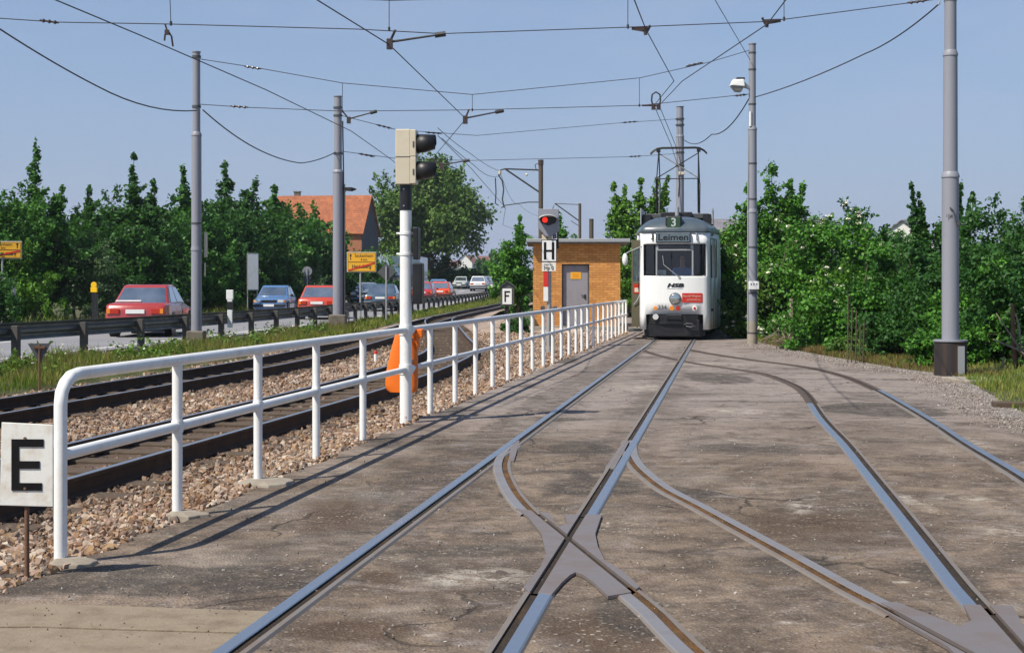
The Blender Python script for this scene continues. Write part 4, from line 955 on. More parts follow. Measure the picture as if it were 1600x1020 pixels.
# roof fittings
mb = MB(); mb.span(-.40,.42,1.1,2.2,3.19,3.34); mb.build('roof_box', M['black'], tram, bevel=.02)
mb = MB(); mb.box((0,3.0,3.27),(1.7,2.2,.14)); mb.build('roof_platform', M['dark_grey'], tram, bevel=.02)
mb = MB(); mb.cyl((.03,.95,3.15),(.03,.95,3.46),.055,n=14); mb.build('horn', M['galv'], tram, True)
for s_ in (-1,1):
    mb = MB(); mb.box((s_*.95,2.2,3.24),(.035,1.6,.44)); mb.build('roof_screen', M['galv'], tram, bevel=.008)
    mb = MB(); mb.box((s_*.80,2.2,3.16),(.22,1.4,.28)); mb.build('resistor_box', M['black'], tram)
# pantograph: base, lower arms, crossed upper arms, bow
pg = empty('pantograph', (0,3.0,3.34)); pg.parent = tram
mb = MB()
for s_ in (-1,1):
    mb.tube([(s_*.56,-.65,.0),(s_*.56,.65,.0)], .03, 8); mb.tube([(s_*.56,-.55,.05),(s_*.56,-.95,.95)], .026, 8); mb.tube([(s_*.56,.55,.05),(s_*.56,.95,.95)], .026, 8)
    mb.tube([(s_*.56,-.95,.95),(s_*.545,-.04,1.78)], .016, 8); mb.tube([(s_*.56,.95,.95),(s_*.545,.04,1.78)], .016, 8)
mb.tube([(-.6,-.95,.95),(.6,-.95,.95)], .014, 8)
mb.build('arms', M['black'], pg, True)
mb = MB(); mb.tube([(-.55,-.9,.98),(.54,-.04,1.72)], .014, 6); mb.tube([(.55,-.9,.98),(-.54,-.04,1.72)], .014, 6); mb.build('cross_brace', M['black'], pg, True)
mb = MB()
for yy in (-.14,.14): mb.tube([(-.78,yy,1.71),(-.70,yy,1.79),(-.58,yy,1.86),(-.45,yy,1.875),(.45,yy,1.875),(.58,yy,1.86),(.70,yy,1.79),(.78,yy,1.71)], .018, 8)
for s_ in (-1,1): mb.box((s_*.555,0,1.81),(.10,.34,.09))
mb.build('collector_bow', M['black'], pg, True)
# front panel: headlight, lamps, lettering, poster, bumper
yf = -.137
mb = MB(); mb.cyl((.02,-.10,1.06),(.02,-.185,1.06),.160,.150,28); hl = mb.build('headlight', M['dark_grey'], tram, True)
mb = MB(); mb.ball((.02,-.178,1.06),.138,20,0,(1,.28,1)); mb.build('headlight_lens', M['lens_hl'] if 'lens_hl' in M else M['lens'], hl, True)
for x, mt, r, nm in ((-.485,'amber',.045,'indicator'),(-.065,'amber',.058,'indicator'),(.095,'tail',.058,'tail_lamp'),(.515,'white',.062,'tail_lamp')):
    y = yfront(x)-.035
    mb = MB(); mb.cyl((x,y+.02,.815),(x,y-.028,.815),r,n=18); l = mb.build(nm, M[mt], tram, True)
    if mt == 'white':
        mb = MB(); mb.cyl((x,y-.028,.815),(x,y-.04,.815),.035,n=14); mb.build('lens', M['tail'], l, True)
text_mesh('HSB', .125, 'lettering', M['black'], tram, face_at(.015,yf-.003,1.40), width=.43, bold=.007, shear=.25)
mb = MB(); mb.span(-.2,.22,yf-.004,yf-.001,1.318,1.323); mb.build('lettering_rule', M['dark_grey'], tram)
text_mesh('234', .165, 'number', M['black'], tram, Matrix.Translation((-.31,-.145,.835)) @ Matrix.Rotation(math.radians(-7),4,'Z') @ FACE, width=.22)
ps = MB(); ps.box((0,0,0),(.52,.006,.24)); po = ps.build('poster', M['red'], tram); po.location = (.455,yfront(.455)-.046,1.085); po.rotation_euler = (0,0,math.radians(10))
text_mesh('Harald Wagner', .075, 'poster_text', M['beige'], po, face_at(-.01,-.0055,.045), width=.46)
text_mesh('antwortet an', .07, 'poster_text', M['beige'], po, face_at(.03,-.0055,-.045), width=.34)
mb = MB(); bp = [(-.66,.02),(-.60,-.14),(-.3,-.20),(0,-.215),(.3,-.20),(.60,-.14),(.70,.02)]
mb.loft([[(x, y, z) for x, y in bp] for z in (.42,.50,.645)], close=False, cap=False); bm_ = mb.build('bumper', M['black'], tram); s = bm_.modifiers.new('thick','SOLIDIFY'); s.thickness = .05
mb = MB(); mb.span(-.20,.20,-.245,-.20,.52,.66); mb.build('buffer_beam', M['black'], tram, bevel=.03)
mb = MB(); mb.cyl((-.475,-.17,.60),(-.475,-.235,.60),.07,.075,18); mb.build('fog_lamp', M['lens'], tram, True)
mb = MB(); mb.tube([(.25,-.18,.40),(.32,-.26,.43),(.45,-.27,.42),(.52,-.24,.38),(.42,-.27,.34),(.30,-.25,.36)], .02, 8); mb.build('coupler', M['dark_grey'], tram, True)
mb = MB(); mb.span(-.60,.64,-.15,.0,.10,.52); mb.span(-.66,.70,-.04,.1,.08,.44); mb.span(-.78,.78,.05,.3,.10,.22); mb.span(-.62,.66,.10,1.4,.12,.5); mb.span(-.85,.85,1.2,8.4,.14,.60); mb.build('underframe', M['black'], tram, bevel=.01)
mb = MB()
for s_ in (-1,1): mb.box((s_*.72,.02,.30),(.12,.05,.16))
mb.build('side_skirt', M['black'], tram)
for s_ in (-1,1):       # little hooks above the windscreen, mirror and handrail
    mb = MB(); mb.box((s_*.56,yfront(.56)-.05,2.68),(.04,.05,.12)); mb.box((s_*.57,yfront(.56)-.06,2.60),(.05,.04,.04)); mb.build('roof_hook', M['galv'] if s_ > 0 else M['dark_grey'], tram, bevel=.006)
mb = MB(); mb.tube([(-.84,.02,2.41),(-1.12,-.04,2.29),(-1.25,-.06,2.22)], .013, 8); mb.build('mirror_arm', M['galv'], tram, True)
mb = MB(); mb.ball((-1.27,-.06,2.07),.10,14,0,(.72,.6,1.6)); mb.build('mirror', M['white'], tram, True)
# right door: panels with dark gaps, windows behind the cut-outs
def side_pt(y, s_=1, off=0.0): return float(np.interp(y, [p[1] for p in HALF[5:]], [p[0] for p in HALF[5:]]))*s_+off*s_
mb = MB()
for y in (.345,.80,1.16,1.54): mb.beam((side_pt(y,1,.036),y,.30),(side_pt(y,1,.036)-.012,y,2.62),.006,.018)
mb.tube([(side_pt(y,1,.037)-.012,y,2.62) for y in (.345,.8,1.16,1.54)], .009, 6)
mb.build('door_seam', M['black'], tram)
for y0, y1 in ((.34,.80),(1.15,1.55)):
    pane(([(side_pt(y0,1,-.01)-.01,y0-.02),(side_pt(y1,1,-.01)-.01,y1+.02)], 1.58, 2.46), 'door_window', tram)
# open left door: two folded leaves standing out from the doorway
for y0, x0, x1 in ((.36,-.885,-1.13),(1.52,-1.03,-1.20)):
    mb = MB(); zz = [(.33,1.42),(1.42,2.30),(2.30,2.56)]
    mb.span(x0,x1,y0,y0+.035,.33,1.50); mb.span(x0,x1,y0,y0+.035,2.36,2.58); mb.span(x0,x0-.045,y0,y0+.035,1.50,2.36); mb.span(x1+.05,x1,y0,y0+.035,1.50,2.36); dl = mb.build('door_leaf', M['olive'], tram, bevel=.006)
    mb = MB(); mb.span(x0-.045,x1+.05,y0+.012,y0+.018,1.50,2.36); mb.build('leaf_window', M['glass'], dl)
    if y0 < 1:
        mb = MB(); mb.span(x0-.03,x1+.04,y0-.006,y0-.001,1.19,1.44); mb.build('red_sticker', M['tail'], dl)
        mb = MB(); mb.span(x0-.06,x1+.08,y0-.010,y0-.0065,1.23,1.34); mb.build('sticker_print', M['beige'], dl)
        mb = MB(); mb.tube([(x0-.03,y0-.03,1.16),(x0-.09,y0-.05,1.02),(x1+.06,y0-.03,.90)], .012, 6); mb.build('grab_handle', M['galv'], dl, True)
mb = MB(); mb.span(-1.22,-.90,.42,1.5,.20,.26); mb.build('door_step', M['dark_grey'], tram, bevel=.008)
# interior: floor, driver's desk, seats, partition
mb = MB(); mb.span(-.98,.98,.4,8.5,.74,.80); mb.span(-.80,.80,.06,.5,.74,.80); mb.build('floor', M['interior'], tram)
mb = MB(); mb.span(-.74,.74,.06,.42,.80,1.56); mb.build('driver_desk', M['interior'], tram)
mb = MB(); mb.span(-.97,.97,2.15,2.20,.8,2.71); mb.span(-.98,.98,.5,8.5,2.71,2.74); mb.build('shade_partition', M['interior'], tram)  # raised to full height behind the driver to darken the windscreen
seat0 = None
for y in (2.7,3.6,4.5,5.4,6.3,7.2):
    for s_ in (-.62,.62):
        if seat0 is None:
            mb = MB(); mb.span(-.22,.22,0,.42,.38,.46); mb.span(-.22,.22,.38,.44,.46,.95); mb.span(-.05,.05,.15,.25,0,.38); seat0 = o = mb.build('passenger_seat', M['seat'], tram, bevel=.02)
        else: o = seat0.copy(); C.objects.link(o); o.parent = tram
        o.location = (s_, y, .80)
# saloon glass
for s_ in (-1,1): pane(([(s_*1.075,2.6),(s_*1.075,8.55)], 1.60, 2.48), 'saloon_window', tram)
# second section and bellows
mb = MB(); rings = []
for i in range(9):
    y = 8.6+i*.09; k = .97 if i % 2 else .90
    rings.append([(-1.05*k,y,.55),(1.05*k,y,.55),(1.05*k,y,2.75),(.7*k,y,3.1*k+.1),(-.7*k,y,3.1*k+.1),(-1.05*k,y,2.75)])
mb.loft(rings, cap=False); mb.build('bellows', M['rubber'], tram)
YB = 16.2
def mirror_shell():
    side = [(x, YB-y) for x, y in HALF]+[(1.10, YB-y) for y in np.arange(3.4, YB-9.32, .55)]+[(1.10, 9.32)]
    def holes(i, sgn, r): return (r == 5 and i <= 4) or (i >= 14 and r == 5 and i % 3 != 2)
    mb = MB(); pts = [(-x, y, i) for i, (x, y) in reversed(list(enumerate(side)))][:-1]+[(x, y, i) for i, (x, y) in enumerate(side)]
    n = len(pts); vs = [(x*shellz(z), y, z) for z in ZL for x, y, _ in pts]; fs = []
    for r in range(len(ZL)-1):
        for k in range(n-1):
            if holes(min(pts[k][2], pts[k+1][2]), 1, r): continue
            fs.append((r*n+k, (r+1)*n+k, (r+1)*n+k+1, r*n+k+1))
    mb.add(vs, fs); o = mb.build('rear_body', M['tramwhite'], tram, True); s = o.modifiers.new('thick','SOLIDIFY'); s.thickness = .035
    mb = MB(); rings = []
    for z, ins in ((2.755,-.01),(2.83,-.045),(2.90,-.02),(3.04,.10),(3.10,.19),(3.15,.31),(3.19,.46),(3.225,.80)):
        r = [(max(x*shellz(z)-ins, .02) if x else 0.0, max(y-(ins*1.5 if y > YB-3 else 0), 9.32)) for x, y in side]
        rings.append([(-x, y, z) for x, y in reversed(r)][:-1]+[(x, y, z) for x, y in r])
    mb.loft(rings, close=True); mb.build('rear_roof', M['tramgrey'], tram, True)
    for s_ in (-1,1): pane(([(s_*1.075,9.4),(s_*1.075,YB-2.6)], 1.60, 2.48), 'saloon_window', tram)
    mb = MB(); mb.span(-.85,.85,9.5,YB-.6,.14,.60); mb.build('underframe', M['black'], tram)
    mb = MB(); mb.span(-.98,.98,9.35,YB-.4,.74,.80); mb.build('floor', M['interior'], tram)
mirror_shell()
wh = None
for y in (1.9,3.7,8.2,10.0,12.6,14.4):
    for s_ in (-1,1):
        if wh is None:
            mb = MB(); mb.cyl((-.05,0,0),(.05,0,0),.33,n=24); mb.cyl((.05,0,0),(.075,0,0),.36,n=24); wh = o = mb.build('wheel', M['rust'], tram, True)
        else: o = wh.copy(); C.objects.link(o); o.parent = tram
        o.location = (s_*.53, y, .36); o.rotation_euler = (0,0,0 if s_ < 0 else math.pi)

# ------------------------------------------------------------------ driver
M['skin'] = paint('skin', (.52,.30,.21), .5, .1, (.4,.2,.14)); M['shirt'] = paint('blue_shirt', (.22,.34,.62), .8, .1, (.14,.22,.45)); M['hair'] = paint('dark_hair', (.03,.02,.015), .6, .1); M['trousers'] = paint('dark_trousers', (.03,.032,.045), .8, .1)
def skin_mesh(name, nodes, edges, mat, parent, root=0, sub=2):
    me = bpy.data.meshes.new(name); me.from_pydata([n[:3] for n in nodes], edges, [])
    o = bpy.data.objects.new(name, me); C.objects.link(o); o.parent = parent
    sk = o.modifiers.new('skin', 'SKIN'); sk.use_smooth_shade = True
    for i, n in enumerate(nodes):
        sv = me.skin_vertices[0].data[i]; r = n[3]; sv.radius = r if isinstance(r, tuple) else (r, r); sv.use_root = (i == root)
    ss = o.modifiers.new('sub', 'SUBSURF'); ss.levels = sub; ss.render_levels = sub
    me.materials.append(mat); return o
Mt = Matrix.Translation((TX, TD, 0)) @ Matrix.Rotation(-TA, 4, 'Z')
dv = empty('person', Mt @ Vector((.17,1.05,.80)), -TA); tag(dv, 'tram driver in a light blue shirt seated behind the windscreen', 'person')
N = [(0,.05,.50,(.15,.11)),(0,.06,.72,(.15,.10)),(0,.05,.95,(.18,.11)),(0,.03,1.06,(.10,.08)),(0,.0,1.15,.055),(0,-.015,1.24,(.075,.09)),(0,-.01,1.34,(.078,.098)),(0,-.005,1.40,(.05,.06)),
     (-.21,.03,1.02,.055),(-.26,-.08,.78,.044),(-.20,-.33,.80,.036),(-.17,-.42,.81,.022),(.21,.03,1.02,.055),(.26,-.08,.78,.044),(.20,-.33,.80,.036),(.17,-.42,.81,.022),
     (-.11,-.02,.47,.085),(-.14,-.42,.50,.065),(-.14,-.46,.12,.045),(-.14,-.56,.05,.035),(.11,-.02,.47,.085),(.14,-.42,.50,.065),(.14,-.46,.12,.045),(.14,-.56,.05,.035)]
E_ = [(0,1),(1,2),(2,3),(3,4),(4,5),(5,6),(6,7),(2,8),(8,9),(9,10),(10,11),(2,12),(12,13),(13,14),(14,15),(0,16),(16,17),(17,18),(18,19),(0,20),(20,21),(21,22),(22,23)]
bd = skin_mesh('body', N, E_, M['skin'], dv)
sh = [(0,.05,.50,(.165,.125)),(0,.06,.72,(.165,.115)),(0,.05,.95,(.195,.125)),(0,.03,1.07,(.11,.09)),(-.21,.03,1.02,.07),(-.26,-.08,.78,.058),(-.21,-.28,.795,.05),(.21,.03,1.02,.07),(.26,-.08,.78,.058),(.21,-.28,.795,.05)]
skin_mesh('shirt', sh, [(0,1),(1,2),(2,3),(2,4),(4,5),(5,6),(2,7),(7,8),(8,9)], M['shirt'], dv)
tr = [(0,.05,.48,(.17,.13)),(-.11,-.02,.47,.10),(-.14,-.42,.50,.078),(-.14,-.46,.16,.06),(.11,-.02,.47,.10),(.14,-.42,.50,.078),(.14,-.46,.16,.06)]
skin_mesh('trousers', tr, [(0,1),(1,2),(2,3),(0,4),(4,5),(5,6)], M['trousers'], dv)
mb = MB(); mb.ball((0,.025,1.345),.10,14,0,(.86,1.0,.95)); mb.build('hair', M['hair'], dv, True)
mb = MB()
for s_ in (-1,1): mb.ball((s_*.032,-.098,1.30),.013,8)
mb.build('eyes', M['black'], dv, True)
mb = MB(); mb.ball((0,-.105,1.265),.018,8,0,(.8,1.2,1.3)); mb.build('nose', M['skin'], dv, True)
mb = MB()                                                   # five fingers on each hand, curled over the desk edge
for s_ in (-1,1):
    for k in range(4):
        x = s_*.17+(k-1.5)*.019; L = (.060,.072,.068,.052)[k]
        mb.tube([(x,-.43,.815),(x,-.43-L*.6,.812),(x,-.43-L,.785)], [.0095,.009,.007], 8)
    mb.tube([(s_*.17-s_*.03,-.41,.81),(s_*.17-s_*.055,-.44,.805),(s_*.17-s_*.055,-.475,.795)], [.011,.010,.008], 8)
mb.build('fingers', M['skin'], dv, True)
st_ = MB(); st_.span(-.25,.25,-.05,.40,.36,.46); st_.span(-.25,.25,.22,.30,.46,1.1); st_.span(-.06,.06,.05,.2,0,.36)
st_.xf(Matrix.Translation((.17,1.05,.80))); st_.build('driver_seat', M['seat'], tram, bevel=.02)
# ------------------------------------------------------------------ cars
def carpaint(name, col): return paint(name, col, .22, .12, tuple(x*.6 for x in col), 2.0, coat=.8)
wheel_src = [None]
def car(label, body, L, W, H, px, d, side, col, front=False, dz=0.0, off=0.0, x=None, sign=False):
    """body: sedan, hatch, wagon, pickup. The rear looks toward the camera unless front=True"""
    x = ((px-800)/F*d) if x is None else x
    sl = (road_x(d+6)-road_x(d-6))/12; yaw = -math.atan(sl)+(math.pi if front else 0)+off
    t = empty('car', (x, d, road_z(d)+.005+dz), yaw); tag(t, label, 'car', 'cars on the road')
    h = L/2; w_ = W/2; pm = carpaint('car_paint', col)
    belt = .62*H+.02; dk = {'sedan': .665*H, 'hatch': .66*H, 'wagon': .66*H, 'pickup': .63*H}[body]
    # lower body: cross sections from tail to nose
    st = [(-h,.50*H*.95,.84),(-h+.05,dk-.09,.93),(-h+.14,dk-.02,.97),(-.30*L,dk+.0,1.0),(0,belt+.03,1.0),(.17*L,belt+.02,1.0),(.22*L,belt-.01,.99),(.40*L,belt-.10,.96),(h-.10,belt-.17,.92),(h-.02,belt-.24,.88),(h,.44*H,.82)]
    mb = MB(); rings = []
    for y, zt, k in st:
        zb = .20 if abs(y) < h-.3 else .27; hw = w_*k; zm = zb+(zt-zb)*.52
        rings.append([(-hw*.90,y,zb),(-hw,y,zb+.14),(-hw*1.0,y,zm),(-hw*.965,y,zt-.055),(-hw*.84,y,zt),(hw*.84,y,zt),(hw*.965,y,zt-.055),(hw,y,zm),(hw,y,zb+.14),(hw*.90,y,zb)])
    mb.loft(rings); mb.build('body', pm, t, True, bevel=.045)
    for s_ in (-1,1):
        mb = MB(); mb.box((s_*w_*1.003,0,.20+(belt-.20)*.52),(.022,L*.86,.035)); mb.build('side_trim', M['rubber'], t)
        mb = MB(); mb.box((s_*w_*.999,.02*L,belt-.22),(.012,.012,.42)); mb.build('door_seam', M['black'], t)
    # greenhouse
    gb = {'sedan': (-.335,.205,-.20,.045), 'hatch': (-.43,.21,-.315,.045), 'wagon': (-.475,.20,-.41,.04), 'pickup': (-.12,.19,-.07,.05)}[body]
    y0, y1, r0, r1 = [a*L for a in gb]; bw, rw = w_*.90, w_*.70; zb, zt = belt-.02, H
    base = [(-bw,y0,zb),(bw,y0,zb),(bw,y1,zb),(-bw,y1,zb)]; top = [(-rw,r0,zt),(rw,r0,zt),(rw,r1,zt),(-rw,r1,zt)]
    mb = MB(); mid = [tuple(a*.12+b*.88 for a, b in zip(p, q)) for p, q in zip(base, top)]
    rf = [((-rw+.06), r0+.12, zt+.02), (rw-.06, r0+.12, zt+.02), (rw-.06, r1-.12, zt+.02), (-rw+.06, r1-.12, zt+.02)]
    mb.loft([base, mid, top, rf]); mb.build('cabin', pm, t, True, bevel=.05)
    def pane_(ia, ib, name, u0=.08, u1=.92, v0=.10, v1=.86, lift=.012):
        a, b, c, d_ = [Vector(q) for q in (base[ia], base[ib], top[ib], top[ia])]
        nn = (b-a).cross(d_-a).normalized()*lift
        q = lambda u, v: (a*(1-u)+b*u)*(1-v)+(d_*(1-u)+c*u)*v+nn
        m2 = MB(); ps = [q(u0,v0), q(u1,v0), q(u1,v1), q(u0,v1)]; m2.loft([[p-nn*1.6 for p in ps], ps]); return m2.build(name, M['cglass'], t, bevel=.004)
    pane_(0,1,'rear_window',.05,.95); pane_(2,3,'windscreen',.05,.95)
    pane_(1,2,'side_window',.10,.47,.12,.88); pane_(1,2,'side_window',.51,.90,.12,.88); pane_(3,0,'side_window',.10,.49,.12,.88); pane_(3,0,'side_window',.53,.90,.12,.88)
    # lamps, plates, bumpers
    zl = .50*H; bz = .325*H
    mb = MB(); mb.box((0,-h-.02,bz),(W*.96,.14,.11)); mb.box((w_*.94,-h+.18,bz),(.06,.45,.10)); mb.box((-w_*.94,-h+.18,bz),(.06,.45,.10)); mb.build('bumper', M['chrome'] if sign else M['rubber'], t, bevel=.02)
    mb = MB(); mb.box((0,h+.02,bz),(W*.94,.14,.11)); mb.build('bumper', M['rubber'], t, bevel=.02)
    for s_ in (-1,1):
        mb = MB(); mb.box((s_*w_*.70,-h-.006,zl),(W*.20,.05,.14)); tl = mb.build('tail_lamp', M['tail'], t, bevel=.012)
        mb = MB(); mb.box((s_*w_*.835,-h-.004,zl),(W*.055,.056,.13)); mb.build('indicator', M['amber'], tl, bevel=.006)
        mb = MB(); mb.box((s_*w_*.66,h-.035,.47*H),(W*.16,.09,.13)); mb.build('headlight', M['lens'], t, bevel=.015)
        mb = MB(); mb.box((s_*w_*.84,h-.06,.47*H),(W*.055,.12,.12)); mb.build('indicator', M['amber'], t, bevel=.01)
        mb = MB(); mb.ball((s_*(w_+.06),y1-.28,belt+.05),.09,8,0,(1,.5,.7)); mb.build('wing_mirror', M['black'], t, True)
    mb = MB(); mb.box((0,h-.02,.47*H),(W*.44,.06,.12)); mb.build('grille', M['black'], t)
    mb = MB(); mb.box((0,-h-.012,zl-.005),(.50,.03,.11)); mb.build('number_plate', M['white'], t)
    mb = MB(); mb.box((0,h+.10,bz+.01),(.50,.03,.11)); mb.build('number_plate', M['white'], t)
    mb = MB(); mb.span(-w_*.8,w_*.8,-h+.25,h-.3,.14,.26); mb.build('underbody', M['black'], t)
    for yy in (-.29*L,.30*L):
        for s_ in (-1,1):
            if wheel_src[0] is None:
                mb = MB(); mb.cyl((-.09,0,0),(.09,0,0),.30,n=22); ty = MB(); wheel_src[0] = o = mb.build('wheel', M['rubber'], t, True, bevel=.02)
                ty.cyl((.085,0,0),(.098,0,0),.19,n=18); r_ = ty.build('rim', M['galv'], o, True); r2 = r_
            else:
                o = wheel_src[0].copy(); C.objects.link(o); o.parent = t
                r2 = wheel_src[0].children[0].copy(); C.objects.link(r2); r2.parent = o
            o.location = (s_*(w_-.10), yy, .30); o.rotation_euler = (0,0,0 if s_ > 0 else math.pi)
            mb = MB(); mb.cyl((s_*(w_-.2),yy,.32),(s_*(w_+.004),yy,.32),.35,n=20); mb.build('wheel_arch', M['black'], t, True)
    return t
RED = (.36,.04,.035); ORG = (.50,.06,.03)
c1 = car('large red saloon seen from behind with a white sheet on its rear shelf', 'sedan', 4.5, 1.70, 1.40, 238, 41, 1, RED, sign=True, off=math.radians(8))
mb = MB(); mb.box((-.35,-1.42,.965),(.7,.12,.05)); mb.build('parcel', M['white'], c1, bevel=.02)
car('blue hatchback coming toward the viewer, left of the orange-red hatchback', 'hatch', 4.1, 1.65, 1.38, 430, 70, 1, (.09,.19,.40), front=True, off=math.radians(5))
car('orange-red hatchback seen from behind, half hidden by the tall pole with conduits', 'hatch', 4.2, 1.66, 1.38, 506, 61, 1, ORG, off=math.radians(4))
car('dark blue-grey saloon with red tail lamps, seen from behind left of the signal mast', 'sedan', 4.7, 1.78, 1.43, 600, 79, 1, (.055,.09,.13), sign=True, off=math.radians(3))
car('pale blue-grey saloon coming toward the viewer behind the yellow town sign', 'sedan', 4.5, 1.72, 1.42, 572, 103, 1, (.18,.22,.27), front=True)
car('small red hatchback partly hidden by the signal mast, left of the orange-red estate', 'hatch', 3.8, 1.58, 1.45, 664, 104, 1, (.45,.04,.05))
car('bright orange-red estate seen from behind on the far road, right of the signal mast', 'wagon', 4.3, 1.66, 1.42, 692, 111, 1, (.72,.08,.025))
car('blue car in front of the orange-red estate, only its roof showing', 'sedan', 4.3, 1.66, 1.45, 686, 124, 1, (.12,.22,.40))
car('white and silver car coming toward the viewer beside the white estate in the distance', 'sedan', 4.4, 1.68, 1.40, 721, 166, 1, (.55,.60,.60), front=True)
car('white estate car seen from behind, farthest clear car on the road', 'wagon', 4.4, 1.68, 1.46, 750, 146, 1, (.80,.80,.78))
car('grey car just ahead of the white estate, mostly hidden by it', 'sedan', 4.3, 1.66, 1.44, 758, 160, 1, (.30,.27,.27))
car('dark blue car in the distance left of the grey F sign', 'hatch', 4.2, 1.66, 1.5, 788, 176, 1, (.035,.05,.09), x=-.95)
car('dark car in the distance just above the roof of the grey F sign', 'sedan', 4.3, 1.7, 1.44, 802, 190, 1, (.04,.05,.06), x=.4)
# lorry behind the mast
lx, ld = -9.3, 126; t = empty('lorry', (lx, ld, road_z(ld)), math.pi-.05); tag(t, 'dark lorry with a blue-grey box body coming up the road behind the white signal mast', 'lorry')
M['lorryblue'] = carpaint('lorry_box_blue', (.12,.17,.22))
mb = MB(); mb.span(-1.22,1.22,-6.5,-.1,1.0,3.45); mb.build('box_body', M['lorryblue'], t, bevel=.03)
mb = MB(); mb.loft([[(-1.2,-.05,.75),(1.2,-.05,.75),(1.2,1.75,.75),(-1.2,1.75,.75)],[(-1.2,-.05,1.75),(1.2,-.05,1.75),(1.2,1.75,1.75),(-1.2,1.75,1.75)],[(-1.1,0,2.75),(1.1,0,2.75),(1.1,1.5,2.75),(-1.1,1.5,2.75)]]); mb.build('cab', M['dark_grey'], t, bevel=.05)
mb = MB(); mb.loft([[(-1.02,1.76,1.78),(1.02,1.76,1.78),(.98,1.53,2.62),(-.98,1.53,2.62)],[(-1.02,1.78,1.78),(1.02,1.78,1.78),(.98,1.55,2.62),(-.98,1.55,2.62)]]); mb.build('windscreen', M['cglass'], t)
mb = MB(); mb.span(-1.2,1.2,1.7,1.85,.45,.85); mb.build('bumper', M['black'], t, bevel=.03)
for s_ in (-.85,.85):
    mb = MB(); mb.box((s_,1.86,.68),(.3,.03,.16)); mb.build('headlight', M['lens'], t)
    for y in (1.0,-4.9):
        mb = MB(); mb.cyl((s_*1.15-.13,y,.48),(s_*1.15+.13,y,.48),.48,n=20); mb.build('wheel', M['rubber'], t, True)

# ------------------------------------------------------------------ crash barrier
GB = smooth([(-12.4,4),(-10.5,14),(-8.75,25),(-7.45,33),(-6.25,46),(-5.05,70),(-3.9,92),(-2.7,112),(-1.0,140),(2.6,180)], .5)
def gz(d): return float(np.interp(d, [0,60,90,112,140,180], [0,0,.02,.08,.33,.75]))
gr = empty('crash_barrier', (0,0,0)); tag(gr, 'long grey steel crash barrier on posts between the road and the tramway', 'crash barrier')
prof = [(.00,.44),(-.03,.46),(-.075,.50),(-.075,.535),(-.02,.575),(-.02,.615),(-.075,.655),(-.075,.69),(-.03,.735),(.0,.75)]
n_ = normals(GB); mb = MB(); rows = [[(p[0]+q[0]*o, p[1]+q[1]*o, z+gz(p[1])) for o, z in prof] for p, q in zip(GB, n_)]
mb.loft(rows, close=False, cap=False); bmr = mb.build('beam', M['rail_guard'], gr, True, fix=False); s = bmr.modifiers.new('thick','SOLIDIFY'); s.thickness = .006
GL = np.concatenate([[0], np.cumsum(np.linalg.norm(np.diff(GB, axis=0), axis=1))]); first = None
for k in range(70):
    s = 1.0+k*2.55
    if s > GL[-1]-2: break
    x = np.interp(s, GL, GB[:, 0]); y = np.interp(s, GL, GB[:, 1])
    if first is None:
        mb = MB(); mb.span(.04,.16,-.07,.07,-.6,.70); mb.span(-.02,.05,-.06,.06,.53,.66); first = o = mb.build('post', M['guard_post'] if 'guard_post' in M else M['dark_grey'], gr, bevel=.008)
    else: o = first.copy(); C.objects.link(o); o.parent = gr
    o.location = (x, y, gz(y)); o.rotation_euler = (0,0,-.1)
def on_barrier(px):
    i = int(np.argmin(np.abs(800+F*GB[:,0]/GB[:,1]-px))); return GB[i]
for px, lab in ((355,'white reflector post with a black band on the crash barrier left of the blue car'),(766,'white reflector post on the barrier in the distance, left of the F sign')):
    p = on_barrier(px); t = empty('delineator', (p[0]+.1, p[1], gz(p[1]))); tag(t, lab, 'reflector post')
    kk = 1.0 if px < 500 else 1.5
    mb = MB(); mb.span(-.06*kk,.06*kk,-.05,.05,.35,1.25); mb.build('post', M['white'], t, bevel=.01)
    mb = MB(); mb.span(-.085*kk,.085*kk,-.055,.052,1.05,1.29); mb.build('cap', M['white'], t, bevel=.012)
    mb = MB(); mb.span(-.062*kk,.062*kk,-.053,.053,.80,1.0); mb.build('black_band', M['black'], t)

